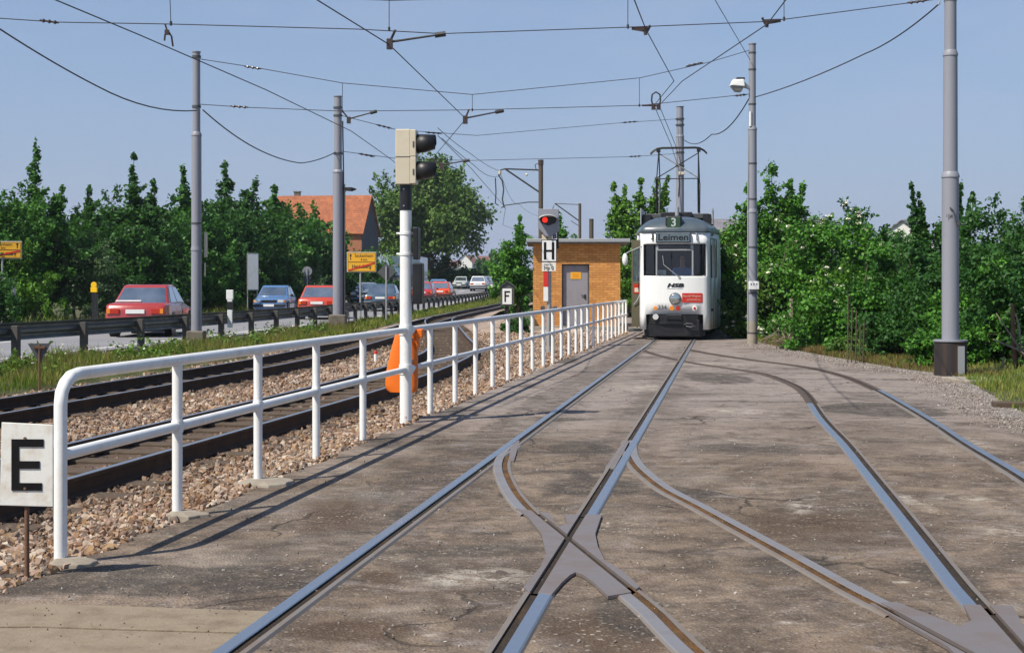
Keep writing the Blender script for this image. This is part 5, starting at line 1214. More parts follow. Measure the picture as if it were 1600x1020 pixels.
# ------------------------------------------------------------------ roadside signs
def town_sign(px, d, zc, w2, h2, label, mirrored=False, dim=False, zb=0.0):
    x = (px-800)/F*d; t = empty('town_sign', (x, d, zb), math.radians(2 if not dim else 12)); tag(t, label, 'town sign')
    mb = MB(); mb.box((0,.02,zc),(w2,.03,h2)); mb.build('frame', M['galv'], t, bevel=.01)
    mb = MB(); mb.box((0,-.002,zc),(w2-.06,.012,h2-.06)); p = mb.build('sign_plate', M['yellow'], t, bevel=.004)
    mb = MB(); a, b = w2/2-.05, h2/2-.05
    for q in ((-a,a,b-.008,b),(-a,a,-b,-b+.008),(-a,-a+.008,-b,b),(a-.008,a,-b,b),(-a,a,-.012,.012)): mb.span(q[0],q[1],-.011,-.0085,zc+q[2],zc+q[3])
    mb.build('border', M['black'], p)
    ax = -.37*w2 if not mirrored else .36*w2
    mb = MB(); mb.span(ax-.015,ax+.015,-.012,-.009,zc+.10*h2,zc+.34*h2); mb.prism([(ax-.05,zc+.30*h2),(ax+.05,zc+.30*h2),(ax,zc+.42*h2)], -.012, -.009, 'y'); mb.build('arrow', M['black'], p)
    tx = .08*w2 if not mirrored else -.1*w2
    text_mesh('Seckenheim', .17*h2/.7, 'lettering', M['black'], p, face_at(tx,-.0105,zc+.31*h2), width=.62*w2)
    text_mesh('4 km', .13*h2/.7, 'lettering', M['black'], p, face_at(tx,-.0105,zc+.12*h2), width=.22*w2)
    text_mesh('Heidelberg', .17*h2/.7, 'lettering', M['black'], p, face_at(0,-.0105,zc-.22*h2), width=.64*w2, bold=.003)
    mb = MB(); mb.beam((-a+.02,-.016,zc-b+.03),(a-.02,-.016,zc-.03),.006,.055); mb.build('red_stroke', M['red'], p)
    for xx in ((-.05,) if not dim else (-.1,)):
        mb = MB(); mb.cyl((xx,.06,-.3),(xx,.06,zc+h2/2),.035,n=12); mb.build('post', M['galv'], t, True)
    return t
town_sign(565, 55, 2.29, 1.13, .78, 'sunlit yellow town-end sign with a red stroke between the tall pole and signal mast')
town_sign(8, 50, 2.63, 1.12, .62, 'shaded yellow town-end sign under the trees at the left edge of the picture', True, True)
d = 57; t = empty('diamond_sign', ((604-800)/F*d, d, 0), math.radians(-5)); tag(t, 'grey back of a diamond-shaped road sign on a post left of the signal mast', 'road sign')
mb = MB(); mb.prism([(0,1.55),(.37,1.92),(0,2.29),(-.37,1.92)], -.01, .01, 'y'); mb.build('sign_plate', M['dark_grey'], t, bevel=.004)
mb = MB(); mb.cyl((0,-.04,-.3),(0,-.04,2.15),.04,n=12); mb.build('post', M['galv'], t, True)
d = 86; t = empty('round_sign', ((480-800)/F*d, d, 0), math.radians(6)); tag(t, 'grey back of a round road sign on a post behind the orange-red hatchback', 'road sign')
mb = MB(); mb.cyl((0,-.01,2.25),(0,.01,2.25),.29,n=28); mb.build('sign_plate', M['pole'], t)
mb = MB(); mb.span(-.23,.23,-.01,.01,1.55,1.93); mb.build('lower_plate', M['dark_grey'], t)
mb = MB(); mb.cyl((0,-.04,-.3),(0,-.04,2.4),.04,n=12); mb.build('post', M['galv'], t, True)
d = 74; t = empty('notice_board', ((395-800)/F*d, d, 0), math.radians(30)); tag(t, 'tall white board in a grey frame standing in the bushes behind the blue hatchback', 'board')
mb = MB(); mb.span(-.31,.31,-.03,.03,1.15,3.05); mb.build('frame', M['galv'], t, bevel=.02)
mb = MB(); mb.span(-.25,.27,-.045,-.032,1.2,2.98); mb.build('panel', M['white'], t)
for xx in (-.26,.26):
    mb = MB(); mb.cyl((xx,.05,-.3),(xx,.05,3.05),.03,n=8); mb.build('post', M['galv'], t, True)
d = 48; t = empty('marker_post', ((22-800)/F*d, d, 0)); tag(t, 'slim white post with a reflector, left of the red saloon under the shaded town sign', 'post')
mb = MB(); mb.cyl((0,0,-.2),(0,0,1.68),.055,n=12); mb.build('post', M['galv'], t, True)
mb = MB(); mb.cyl((0,-.05,.93),(0,-.062,.93),.03,n=10); mb.build('reflector', M['white'], t)
d = 50; t = empty('marker_post', ((147-800)/F*d, d, 0)); tag(t, 'black post with a bright yellow cap left of the red saloon', 'post')
mb = MB(); mb.span(-.07,.05,-.04,.04,-.2,1.18); mb.span(.08,.13,-.03,.03,-.2,1.12); mb.build('post', M['black'], t)
M['brightyellow'] = paint('bright_yellow', (.95,.55,.0), .35, .05)
mb = MB(); mb.span(-.11,.11,-.05,.05,1.16,1.34); mb.cyl((0,-.05,1.42),(0,.05,1.42),.10,n=18); mb.build('cap', M['brightyellow'], t, bevel=.012)

# ------------------------------------------------------------------ houses in the background
def tilemat(name, c1, c2):
    m, b = newmat(name); tc = nd(m, 'TexCoord'); vec = tc.outputs['Object']
    br = nd(m, 'TexBrick'); mp = nd(m, 'Mapping'); mp.inputs['Rotation'].default_value = (math.radians(90),0,0); ln(m, vec, mp.inputs[0]); ln(m, mp.outputs[0], br.inputs[0])
    br.inputs['Scale'].default_value = 1; br.inputs['Brick Width'].default_value = .25; br.inputs['Row Height'].default_value = .22; br.inputs['Mortar Size'].default_value = .012
    br.inputs['Color1'].default_value = rgba(c1); br.inputs['Color2'].default_value = rgba(c2); br.inputs['Mortar'].default_value = rgba(tuple(x*.45 for x in c2))
    n1 = noise(m, .9, 5, .65, .2, vec); c = mixc(m, ramp(m, n1, [(.42, 0.0), (.7, .6)]), br.outputs['Color'], tuple(x*.5 for x in c2))
    ln(m, c, b.inputs['Base Color']); b.inputs['Roughness'].default_value = .85; bump(m, b, br.outputs['Fac'], -.5, .04); return m
M['tile'] = tilemat('orange_roof_tiles', (.43,.145,.055), (.31,.095,.04)); M['tile_far'] = tilemat('red_roof_tiles', (.30,.12,.09), (.22,.09,.07)); M['tile_grey'] = tilemat('grey_roof_tiles', (.23,.22,.24), (.17,.16,.18))
M['plaster'] = paint('pale_plaster', (.66,.64,.60), .85, .3, (.45,.42,.38), 2.0); M['oldbrick'] = paint('old_red_brick', (.36,.14,.07), .85, .4, (.2,.09,.05), 2.0); M['darkwall'] = paint('dark_gable', (.075,.08,.10), .8, .4, (.05,.05,.06), 2.0)  # gable ends get a darker tone than the brick walls
M['window'] = paint('far_window', (.03,.035,.045), .08, .05)
def house(x, y, z, L, D, eave, ridge, rz, wall, rf, gable, label, windows=(), chimneys=()):
    t = empty('house', (x, y, z), rz); tag(t, label, 'house')
    mb = MB(); mb.prism([(-D/2,-2),(D/2,-2),(D/2,eave),(0,ridge-.05),(-D/2,eave)], -L/2, L/2, 'x'); mb.build('wall', wall, t)
    if gable is not wall:
        for s_ in (-1,1):
            mb = MB(); mb.prism([(-D/2,-2),(D/2,-2),(D/2,eave),(0,ridge-.05),(-D/2,eave)], s_*(L/2+.003), s_*(L/2+.05), 'x'); mb.build('gable', gable, t)
    sl = math.hypot(D/2, ridge-eave); o = .35
    mb = MB()
    for s_ in (-1,1):
        e = Vector((0, s_*D/2, eave)); r_ = Vector((0,0,ridge)); u = (e-r_).normalized(); e2 = e+u*o; nn = Vector((0, s_*(ridge-eave), D/2)).normalized()*.14
        mb.loft([[(-L/2-.25, q.y, q.z) for q in (r_, e2, e2+nn, r_+nn)], [(L/2+.25, q.y, q.z) for q in (r_, e2, e2+nn, r_+nn)]])
    rfo = mb.build('roof', rf, t)
    for cx_, cy_, hh in chimneys:
        mb = MB(); mb.span(cx_-.3,cx_+.3,cy_-.25,cy_+.25,ridge-1.5,ridge+hh); mb.span(cx_-.36,cx_+.36,cy_-.31,cy_+.31,ridge+hh,ridge+hh+.12); mb.build('chimney', M['concrete_dark'], rfo)
    for wx, wz, ww, wh_ in windows:
        mb = MB(); mb.box((wx,-D/2-.01,wz),(ww+.16,.06,wh_+.16)); f = mb.build('window', M['white'], t)
        mb = MB(); mb.box((wx,-D/2-.045,wz),(ww,.012,wh_)); mb.build('pane', M['window'], f)
    return t
house(-20.0, 154, 0, 9.8, 8.0, 6.9, 10.9, math.radians(-7), M['oldbrick'], M['tile'], M['darkwall'], 'old brick house with a large orange tiled roof rising behind the trees at left', [(2.5,5.2,.8,1.2),(-1.5,5.2,.8,1.2)], [(-3.2,.6,.5)])
house(-25.5, 860, 10.0, 9, 9, 5.0, 9.2, math.radians(62), M['plaster'], M['tile_far'], M['plaster'], 'pale gabled house in the distance just right of the big round tree', [(-2,3,1,1.3),(2,3,1,1.3)])
house(-14.0, 900, 10.5, 15, 9, 4.6, 9.2, math.radians(8), M['plaster'], M['tile_far'], M['plaster'], 'low pale house with a broad reddish roof in the middle of the far town', [(-4,3,1,1.3),(0,3,1,1.3),(4,3,1,1.3)])
house(-3.5, 940, 12.5, 14, 9, 5.0, 9.6, math.radians(-14), M['plaster'], M['tile_far'], M['plaster'], 'rightmost reddish-roofed house of the far town, left of the bush beside the hut', [(-3,3,1,1.3),(3,3,1,1.3)])
house(-37.0, 880, 8.5, 9, 8, 4.5, 8.0, math.radians(20), M['plaster'], M['tile_far'], M['plaster'], 'small pale house under the overhanging edge of the big round tree', [(0,3,1,1.3)])
house(19.6, 120, -.2, 12.0, 8, 5.4, 7.0, math.radians(4), M['plaster'], M['tile_grey'], M['plaster'], 'house with a low grey roof showing between the tram roof and the stepped pole', [(0,3.5,1,1.2)])
house(45.8, 167, -.2, 4.5, 7, 6.6, 9.0, math.radians(62), M['plaster'], M['tile_grey'], M['plaster'], 'pale gable of a house peeping over the shrubs left of the largest pole', [(0,5,1,1.2)])
# far hills
mb = MB(); rows = []
for i, yy in enumerate((560, 850, 1000, 1500, 1700, 2200)):
    rows.append([(x, yy, -1.0+(0, 9.5, 12, 14, 24, 34)[i]*(1+.25*math.sin(x*.0037+i)+.15*math.sin(x*.011+2*i))*(.25+.75*math.exp(-((x+40)/420)**2))) for x in np.linspace(-1800, 1800, 80)])
mb.loft(rows, close=False, cap=False); M['hill'] = soilmat('hill_woods', [(.035,.055,.03), (.05,.07,.035), (.07,.085,.05)], .02); tag(mb.build('hills', M['hill'], smooth=True, fix=False), kind='structure')
# ------------------------------------------------------------------ foliage
M['leaf_a'] = leafmat('leaf_fresh_green', [(0,(0.024,0.088,0.010)),(.35,(0.043,0.147,0.014)),(.7,(0.074,0.223,0.021)),(1,(0.112,0.294,0.031))])
M['leaf_e'] = leafmat('leaf_deep_green', [(0,(0.016,0.063,0.009)),(.35,(0.028,0.106,0.013)),(.7,(0.049,0.161,0.020)),(1,(0.074,0.212,0.029))])
M['leaf_b'] = leafmat('leaf_dark_green', [(0,(0.012,0.049,0.009)),(.4,(0.020,0.078,0.014)),(.75,(0.034,0.116,0.018)),(1,(0.057,0.162,0.029))])
M['leaf_c'] = leafmat('leaf_grey_green', [(0,(0.034,0.068,0.026)),(.4,(0.055,0.106,0.042)),(.8,(0.085,0.143,0.056)),(1,(0.118,0.184,0.078))])
M['leaf_d'] = leafmat('leaf_yellow_green', [(0,(0.039,0.113,0.012)),(.4,(0.071,0.187,0.014)),(.8,(0.116,0.270,0.023)),(1,(0.161,0.323,0.037))])
M['leaf_o'] = leafmat('leaf_olive_green', [(0,(0.031,0.079,0.013)),(.4,(0.058,0.129,0.020)),(.8,(0.096,0.185,0.028)),(1,(0.146,0.239,0.043))])
M['blossom'] = paint('cream_blossom', (.80,.76,.60), .7, .1, (.5,.5,.3))
M['blade'] = leafmat('grass_blade', [(0,(0.051,0.114,0.011)),(.4,(0.093,0.190,0.017)),(.75,(0.159,0.244,0.027)),(.9,(0.287,0.274,0.055)),(1,(0.402,0.335,0.092))], .3)
M['dry'] = leafmat('dry_grass_blade', [(0,(.10,.075,.03)),(.3,(.20,.15,.055)),(.6,(.30,.23,.10)),(.8,(.17,.085,.04)),(1,(.13,.06,.03))], .25)
M['weed'] = leafmat('weed_leaf', [(0,(0.043,0.114,0.011)),(.5,(0.086,0.183,0.018)),(1,(0.159,0.258,0.032))], .3)
def quads(name, V4, mat, parent=None):
    """V4: (n,4,3) array of leaf corners as one mesh"""
    n = len(V4); me = bpy.data.meshes.new(name); me.vertices.add(n*4); me.vertices.foreach_set('co', V4.reshape(-1).astype(np.float32))
    me.loops.add(n*4); me.loops.foreach_set('vertex_index', np.arange(n*4, dtype=np.int32)); me.polygons.add(n); me.polygons.foreach_set('loop_start', np.arange(0, n*4, 4, dtype=np.int32))
    me.update(); me.validate(); me.materials.append(mat); o = bpy.data.objects.new(name, me); C.objects.link(o)
    if parent is not None: o.parent = parent
    return o
def leaves(rng, cen, rad, n, size, up=.35, fuzz=1.22):
    """n leaves in each clump: centres (k,3), radii (k,3)"""
    k = len(cen); c = np.repeat(cen, n, 0); r = np.repeat(rad, n, 0); N = len(c)
    d = rng.normal(size=(N,3)); d /= np.linalg.norm(d, axis=1)[:,None]
    # every clump leans and stretches its own way, and its surface is broken into sprays
    ax = rng.normal(size=(k,3)); ax /= np.linalg.norm(ax, axis=1)[:,None]; st = rng.uniform(.0,.85,k); ax, st = np.repeat(ax, n, 0), np.repeat(st, n)
    ph = np.repeat(rng.uniform(0,6.28,(k,3)), n, 0); br = 1+.30*np.sin(5*d[:,0]+ph[:,0])*np.sin(5*d[:,1]+ph[:,1])+.22*np.sin(9*d[:,2]+ph[:,2])
    dd_ = d+ax*((d*ax).sum(1)*st)[:,None]
    p = c+dd_*r*(br*fuzz*rng.uniform(.05,1,N)**.5)[:,None]
    nr = d*.6+rng.normal(size=(N,3))*.6; nr[:,2] += up; nr /= np.linalg.norm(nr,axis=1)[:,None]
    a = rng.normal(size=(N,3)); u = np.cross(nr, a); u /= np.linalg.norm(u,axis=1)[:,None]; v = np.cross(nr, u)
    s = size*rng.uniform(.55,1.25,N); L = s[:,None]*u; W = (s*.38)[:,None]*v; drop = nr*(s*.12)[:,None]
    return np.stack([p-L*.6, p+W-L*.05+drop, p+L*.6, p-W-L*.05+drop], 1)
def spray(rng, a, b, s0, s1, n, size):
    """leaves strung along a twig from a to b"""
    f_ = rng.uniform(0,1,n)**.85; p = a[None]+(b-a)[None]*f_[:,None]+rng.normal(size=(n,3))*(s0+(s1-s0)*f_)[:,None]
    nr = rng.normal(size=(n,3)); nr[:,2] += .5; nr /= np.linalg.norm(nr,axis=1)[:,None]
    q = rng.normal(size=(n,3)); u = np.cross(nr, q); u /= np.linalg.norm(u,axis=1)[:,None]; v = np.cross(nr, u)
    s = size*rng.uniform(.55,1.2,n); L = s[:,None]*u; W = (s*.38)[:,None]*v
    return np.stack([p-L*.6, p+W, p+L*.6, p-W], 1)
def crown(rng, rx, ry, z0, z1, n, bottom=.45):
    """a crown as a union of uneven boughs, each bough a heap of leaf clumps"""
    H = z1-z0; zc = z0+H*bottom; lobes = []; k = int(rng.integers(7, 11)); R = min(rx, H*.5)
    for i in range(k*3):
        d = rng.normal(size=3); d /= np.linalg.norm(d); r = rng.uniform(.25,1.0)**.5; q = R*rng.uniform(.30,.56)
        hz = (z1-zc) if d[2] > 0 else (zc-z0)
        c = np.array([d[0]*max(rx-q,.1)*r, d[1]*max(ry-q*.8,.1)*r, zc+d[2]*max(hz-q*.8,.1)*r]); lobes.append((c, q))
    lobes.append((np.array([rng.uniform(-.2,.2)*rx, 0, z1-R*.34]), R*.34)); lobes.append((np.array([0,0,zc]), R*.6))
    if z0 < .06*z1+.001:                                            # bushes are leafy down to the ground
        for i in range(9):
            az = 6.283*i/9+rng.uniform(-.3,.3); q = R*rng.uniform(.26,.40); lobes.append((np.array([math.cos(az)*max(rx-q*.6,.1)*rng.uniform(.75,1), math.sin(az)*max(ry-q*.6,.1), z0+q*rng.uniform(.5,1.1)]), q))
    w_ = np.array([q**2 for _, q in lobes]); w_ /= w_.sum(); cen = []; rad = []
    for i in rng.choice(len(lobes), n, p=w_):
        c, q = lobes[i]; d = rng.normal(size=3); d /= np.linalg.norm(d); e = q*rng.uniform(.28,.52)
        cen.append(c+d*(q-e*.7)*rng.uniform(.55,1.0)); rad.append((e,e,e*rng.uniform(.6,.95)))
    return np.array(cen), np.array(rad), lobes
def stems(mb, cen, rng, base, top, r, count=8):
    mb.tube([(0,0,-.3),(rng.uniform(-.1,.1),rng.uniform(-.1,.1),base),(rng.uniform(-.2,.2),rng.uniform(-.2,.2),(base+top)/2),(rng.uniform(-.15,.15),0,top)], [r*1.25,r,r*.6,r*.18], 8)
    for i in rng.choice(len(cen), min(count, len(cen)), replace=False):
        c = cen[i]; z = base*.6+(top-base)*rng.uniform(0,.45); q = (np.array([0,0,z])+c)/2; q[2] -= .1*abs(c[0])
        mb.tube([(0,0,z), tuple(q), tuple(c)], [r*.45, r*.28, r*.08], 6)
def plant(kind, label, cat, x, y, z, rx, ry, h, leaf, mat, seed, nc=46, per=150, size=.16, z0=.15, shoots=(), group=None, trunk=True, rough=.25, flowers=0, bottom=.42, twig=.10, twigs=46):
    rng = np.random.default_rng(seed)
    t = empty(kind, (x, y, z)); tag(t, label, cat, group)
    cen, rad, lobes = crown(rng, rx, ry, h*z0, h*.97, nc, bottom)
    parts_ = [leaves(rng, cen, rad, per, size)]; lines = []
    for i in range(twigs):                                          # sprays that break the outline
        c, q = lobes[int(rng.integers(0, len(lobes)))]; d = rng.normal(size=3); d[2] = abs(d[2])*.9+.1; d /= np.linalg.norm(d)
        a = c+d*q*.6; b = c+d*q*rng.uniform(1.15,1.6)+np.array([0,0,q*.18]); b[2] = min(b[2], h*1.02); parts_.append(spray(rng, a, b, size*.95, size*.40, int(16+30*q/size*.35), size*.9))
    for sx, sy, zt_, r0 in shoots:                                  # leafy leaders
        zb = h*.70; ax0 = np.array([sx*.7, sy, zb]); ax1 = np.array([sx+rng.uniform(-.1,.1), sy, zt_]); lines.append((np.array([0,0,h*.5]), ax0, r0*.14)); lines.append((ax0-(ax1-ax0)*.02, ax1, r0*.12))
        Ls = zt_-zb; nt_ = max(3, int(Ls/(r0*1.35))); tc_ = []; tr_ = []
        for i in range(nt_+1):                                      # tufts of uneven size with gaps between them
            g_ = i/nt_; e = r0*(1.05-.62*g_)*rng.uniform(.6,1.15); o_ = r0*(1.5-1.35*g_); az = rng.uniform(0,6.283)
            for rep in range(3 if g_ < .45 else (2 if g_ < .75 else 1)):
                az += 2.1; tc_.append(ax0+(ax1-ax0)*g_+np.array([math.cos(az)*o_*rng.uniform(.3,1), math.sin(az)*o_*.7, -e*.8+rng.uniform(-.3,.3)*r0])); tr_.append((e*.72,e*.72,e*rng.uniform(.9,1.7)))
        parts_.append(leaves(rng, np.array(tc_), np.array(tr_), int(70*(r0/size)*.36)+24, size, fuzz=1.5))
        for i in range(6):
            g_ = rng.uniform(.0,.7); a = ax0+(ax1-ax0)*g_; az = rng.uniform(0,6.283); le = r0*(2.6-2.0*g_)*rng.uniform(.7,1.15)
            b = a+np.array([math.cos(az)*le, math.sin(az)*le*.8, le*rng.uniform(.25,.7)]); b[2] = min(b[2], zt_); parts_.append(spray(rng, a, b, r0*.20, r0*.14, int(26+60*le), size))
    q = np.concatenate(parts_); quads('crown' if trunk else 'foliage', q, M[mat], t)
    mb = MB(); stems(mb, list(cen), rng, h*.22, h*.8, twig, 10)
    for a, b, r_ in lines:
        if r_ > .004: mb.tube([a, b], [min(r_, .03), min(r_, .03)*.4], 5)
    mb.build('trunk' if trunk else 'stem', M['bark'], t, True)
    if flowers:
        c0 = q.mean(1); sun_side = (c0[:,1] < ry*.3); out = np.linalg.norm((c0-np.array([0,0,h*.45]))/np.array([rx,ry,h*.55]),axis=1); idx = np.where(sun_side & (out > .75))[0]
        idx = rng.choice(idx, min(flowers, len(idx)), replace=False); c0 = c0[idx]+np.array([0,-.03,.02])
        bl = leaves(rng, c0, np.full((len(c0),3), .045)*np.array([1,1,.5]), 14, .05, .8); quads('blossom', bl, M['blossom'], t)
    return t
def row_d(px, off):
    ds_ = np.linspace(20, 260, 800); f = np.array([(px-800)/F*q-(road_x(q)+off) for q in ds_]); return float(ds_[np.argmin(np.abs(f))])
def zt(py, d): return CH+(HY-py)/F*d
# row of young trees behind the road, left to right
LT = [(104,348,2.3,'leaf_b',[],'low dark tree in the dip between the first two tall-leader trees'),(250,326,2.5,'leaf_e',[],'broad rounded tree above the red saloon roof'),(328,318,2.6,'leaf_b',[],'broad rounded dark tree right behind the first stepped pole'),(398,316,2.5,'leaf_e',[],'broad rounded tree between the forked-top tree and the orange roof'),(455,340,2.4,'leaf_b',[],'broad dark tree above the blue hatchback, below the orange roof'),
      (-22,297,2.70,'leaf_e',[(.2,0,295,0.36)],'leafy tree cut by the left edge of the picture, behind the shaded town sign'),
      (52,292,2.56,'leaf_e',[(.05,0,228,0.36),(1.15,0,292,0.25)],'leafy tree with one tall leader, first tall tree from the left edge'),
      (152,314,2.70,'leaf_b',[(-.3,0,292,0.29)],'broad dark tree between the two tall-leader trees left of the first pole'),
      (206,295,2.70,'leaf_b',[(.1,0,243,0.29),(.95,0,280,0.29)],'dark tree with a tall thin leader above the red saloon'),
      (283,304,2.70,'leaf_e',[(.15,0,264,0.25)],'tree with a short leader just left of the first stepped pole'),
      (366,298,2.84,'leaf_b',[(-.35,0,264,0.32),(.8,0,286,0.36)],'tree with two forked tops just right of the first stepped pole'),
      (425,312,2.84,'leaf_e',[(.1,0,293,0.36)],'pale green tree left of the orange roof'),
      (478,344,2.70,'leaf_e',[(.3,0,330,0.43)],'rounded pale green tree in front of the orange roof'),
      (520,379,2.43,'leaf_b',[],'low dark tree in front of the orange house, behind the tall pole'),
      (552,389,2.29,'leaf_e',[],'low tree under the gable of the orange-roofed house')]
for i, (px, py, r, mt, sh_, lab) in enumerate(LT):
    d = row_d(px, -9.2-.5*(i % 2)); x = (px-800)/F*d; k = d/60
    shoots = [(a*k, b, zt(c, d), e*k) for a, b, c, e in sh_]
    plant('tree', lab, 'tree', x, d, -.03, r*k*1.05, r*k*.95, zt(py, d), .16, mt, 20+i, nc=80, per=150, size=.17*k, shoots=shoots, group='young trees behind the road', z0=.16, twig=.09)
LB = [(-30,370,'leaf_b','dark bush at the left edge under the shaded town sign'),(28,376,'leaf_d','light green bush right behind the slim white post'),(118,345,'leaf_c','tall grey-green willow-like bush between the first tall trees'),(175,393,'leaf_b','dark bush behind the post with the yellow cap'),(238,378,'leaf_b','dark bush directly above the roof of the red saloon'),(305,373,'leaf_e','fresh green bush behind the first stepped pole'),(352,383,'leaf_b','dark bush right of the first stepped pole, left of the white board'),(412,363,'leaf_b','dark bush beside the tall white board'),(440,378,'leaf_c','greyish bush above the blue hatchback'),(492,383,'leaf_b','dark bush behind the round sign'),(532,418,'leaf_b','dark bush behind the tall pole with conduits'),(572,425,'leaf_b','dark bush behind the yellow town sign'),(606,420,'leaf_e','bush behind the diamond sign')]
for i, (px, py, mt, lab) in enumerate(LB):
    d = row_d(px, -7.7-.4*(i % 2)); x = (px-800)/F*d; k = d/60; big = px == 118
    plant('bush', lab, 'bush', x, d, -.03, (2.5 if big else 2.1)*k, 1.2*k, zt(py, d), .13, mt, 60+i, nc=60 if big else 50, per=170, size=(.11 if mt == 'leaf_c' else .14)*k, z0=.02, trunk=False, group='bushes behind the road', rough=.3, twig=.05, bottom=.35)
# big round tree and its neighbours
plant('tree', 'very large round tree over the road behind the signal mast', 'tree', -9.9, 170, 0, 8.3, 6.5, zt(243,170), .3, 'leaf_o', 101, nc=300, per=190, size=.42, z0=.14, twig=.35, bottom=.45, twigs=90)
plant('bush', 'bush with pale blossom below the big round tree, right of the yellow town sign', 'bush', (622-800)/F*140, 140, 0, 3.4, 2.5, zt(392,140), .2, 'leaf_d', 102, nc=36, per=120, size=.25, trunk=False, flowers=300, z0=.0)
plant('bush', 'broad dark bush hiding the trunk of the big round tree', 'bush', -7.8, 172, .4, 5.2, 2.5, zt(402,172), .2, 'leaf_b', 104, nc=60, per=120, size=.3, trunk=False, z0=0)
plant('bush', 'dark bush under the big round tree, right of the signal mast', 'bush', (668-800)/F*176, 176, .4, 4.6, 2.5, zt(396,176), .2, 'leaf_b', 103, nc=40, per=120, size=.3, trunk=False, z0=0)
for i, (px, py, d, r, mt, lab) in enumerate([(700,432,255,7,'leaf_b','low far bushes left of the white estate car'),(735,424,265,6,'leaf_a','far bush directly above the white estate car'),(762,405,290,5,'leaf_b','far bluish tree above the road end, right of the white estate'),(781,392,300,5.5,'leaf_b','taller far bluish tree just left of the bush beside the hut'),(800,400,240,6,'leaf_b','far tree partly behind the F sign')]):
    plant('tree', lab, 'tree', (px-800)/F*d, d, .5, r, 4, zt(py,d)-.5, .4, mt, 130+i, nc=50, per=110, size=.55, z0=.0, twig=.2, group='far trees at the end of the road')
# around the hut
plant('bush', 'tall bright bush at the left corner of the brick hut', 'bush', .22, 57, 0, 1.2, .9, zt(344,57), .1, 'leaf_a', 141, nc=44, per=170, size=.12, trunk=False, z0=.02, shoots=[(.1,0,zt(338,57),.25)])
plant('bush', 'small tree top showing above the hut roof behind the red lamp', 'bush', (880-800)/F*66, 66, 0, 1.5, 1.0, zt(352,66), .1, 'leaf_a', 142, nc=34, per=130, size=.14, z0=.3, shoots=[(-.2,0,zt(340,66),.3)])
plant('weed_clump', 'low dark weeds at the foot of the hut below the F sign', 'weeds', (806-800)/F*46.5, 46.5, -.14, .55, .4, .55, .06, 'leaf_b', 143, nc=22, per=110, size=.07, z0=0, trunk=False, twig=.012)
plant('tree', 'bright green tree between the hut and the tram roof', 'tree', (985-800)/F*66, 66, 0, 1.45, 1.2, zt(318,66), .15, 'leaf_d', 144, nc=46, per=170, size=.16, shoots=[(-.75,0,zt(290,66),.32),(-.25,0,zt(298,66),.3),(.55,0,zt(284,66),.3),(1.2,0,zt(282,66),.28),(1.7,0,zt(276,66),.2)], z0=.12)
plant('bush', 'bright bush filling the gap between the hut and the tram', 'bush', 5.0, 63, 0, .9, .9, zt(385,63), .12, 'leaf_d', 145, nc=30, per=150, size=.12, trunk=False, z0=0)
# right hand hedge, left to right
RH = [('bush',1140,343,50,1.1,1.0,'leaf_d','bright green bush between the tram and the stepped pole',.12,()),
      ('tree',1208,300,47,1.45,1.3,'leaf_a','tall slim-leaved tree rising behind the stepped pole right of the tram',.13,[(-.75,0,290,.3),(.0,0,258,.36),(.55,0,282,.3),(1.0,0,288,.25)]),
      ('bush',1228,340,38.5,1.15,1.0,'leaf_o','blossoming elder bush just right of the stepped pole',.10,[]),
      ('bush',1300,320,37,1.25,1.0,'leaf_a','blossoming elder bush in the middle of the right hedge',.10,[]),
      ('tree',1350,312,45,1.5,1.2,'leaf_b','dark tree rising behind the blossoming elders',.13,[]),
      ('bush',1318,403,33,.72,.7,'leaf_d','light green feathery bush in front of the blossoming elders',.085,[]),
      ('bush',1350,378,31,1.1,.9,'leaf_a','fresh green bush around the wooden stakes',.085,[]),
      ('bush',1412,353,31,1.2,1.0,'leaf_b','dark green bush left of the largest pole',.085,[]),
      ('tree',1475,335,34,1.2,1.1,'leaf_b','tree with thin spreading branches behind the largest pole',.09,[(-.85,0,285,.10),(-.55,0,302,.10),(.35,0,287,.09),(.6,0,298,.10)]),
      ('bush',1470,408,27,1.0,.8,'leaf_b','dark bush behind the drum of the largest pole',.075,[]),
      ('tree',1560,310,29,1.35,1.1,'leaf_b','large dark leafy shrub right of the largest pole',.085,[]),
      ('bush',1540,398,25.5,1.0,.7,'leaf_a','lower green bush right of the drum',.075,[]),
      ('bush',1612,358,25,1.1,.9,'leaf_b','dark bush cut by the right edge of the picture',.075,[]),
      ('tree',1640,300,33,1.5,1.2,'leaf_b','tall shrub beyond the right edge of the picture',.1,[]),
      ('bush',1190,418,42,1.1,.9,'leaf_b','dark bush low behind the stepped pole right of the tram',.10,[])]
for i, (kd, px, py, d, rx, ry, mt, lab, sz, sh_) in enumerate(RH):
    x = (px-800)/F*d
    plant(kd, lab, kd, x, d, -.05, rx*1.7, ry, zt(py, d)+.05, .1, mt, 200+i, nc=76, per=200, size=sz, z0=0, trunk=(kd == 'tree'), shoots=[(a, b, zt(c, d), e) for a, b, c, e in sh_], flowers=(95 if 'elder' in lab else 0), group=None, twig=.05, bottom=.38, rough=.3)
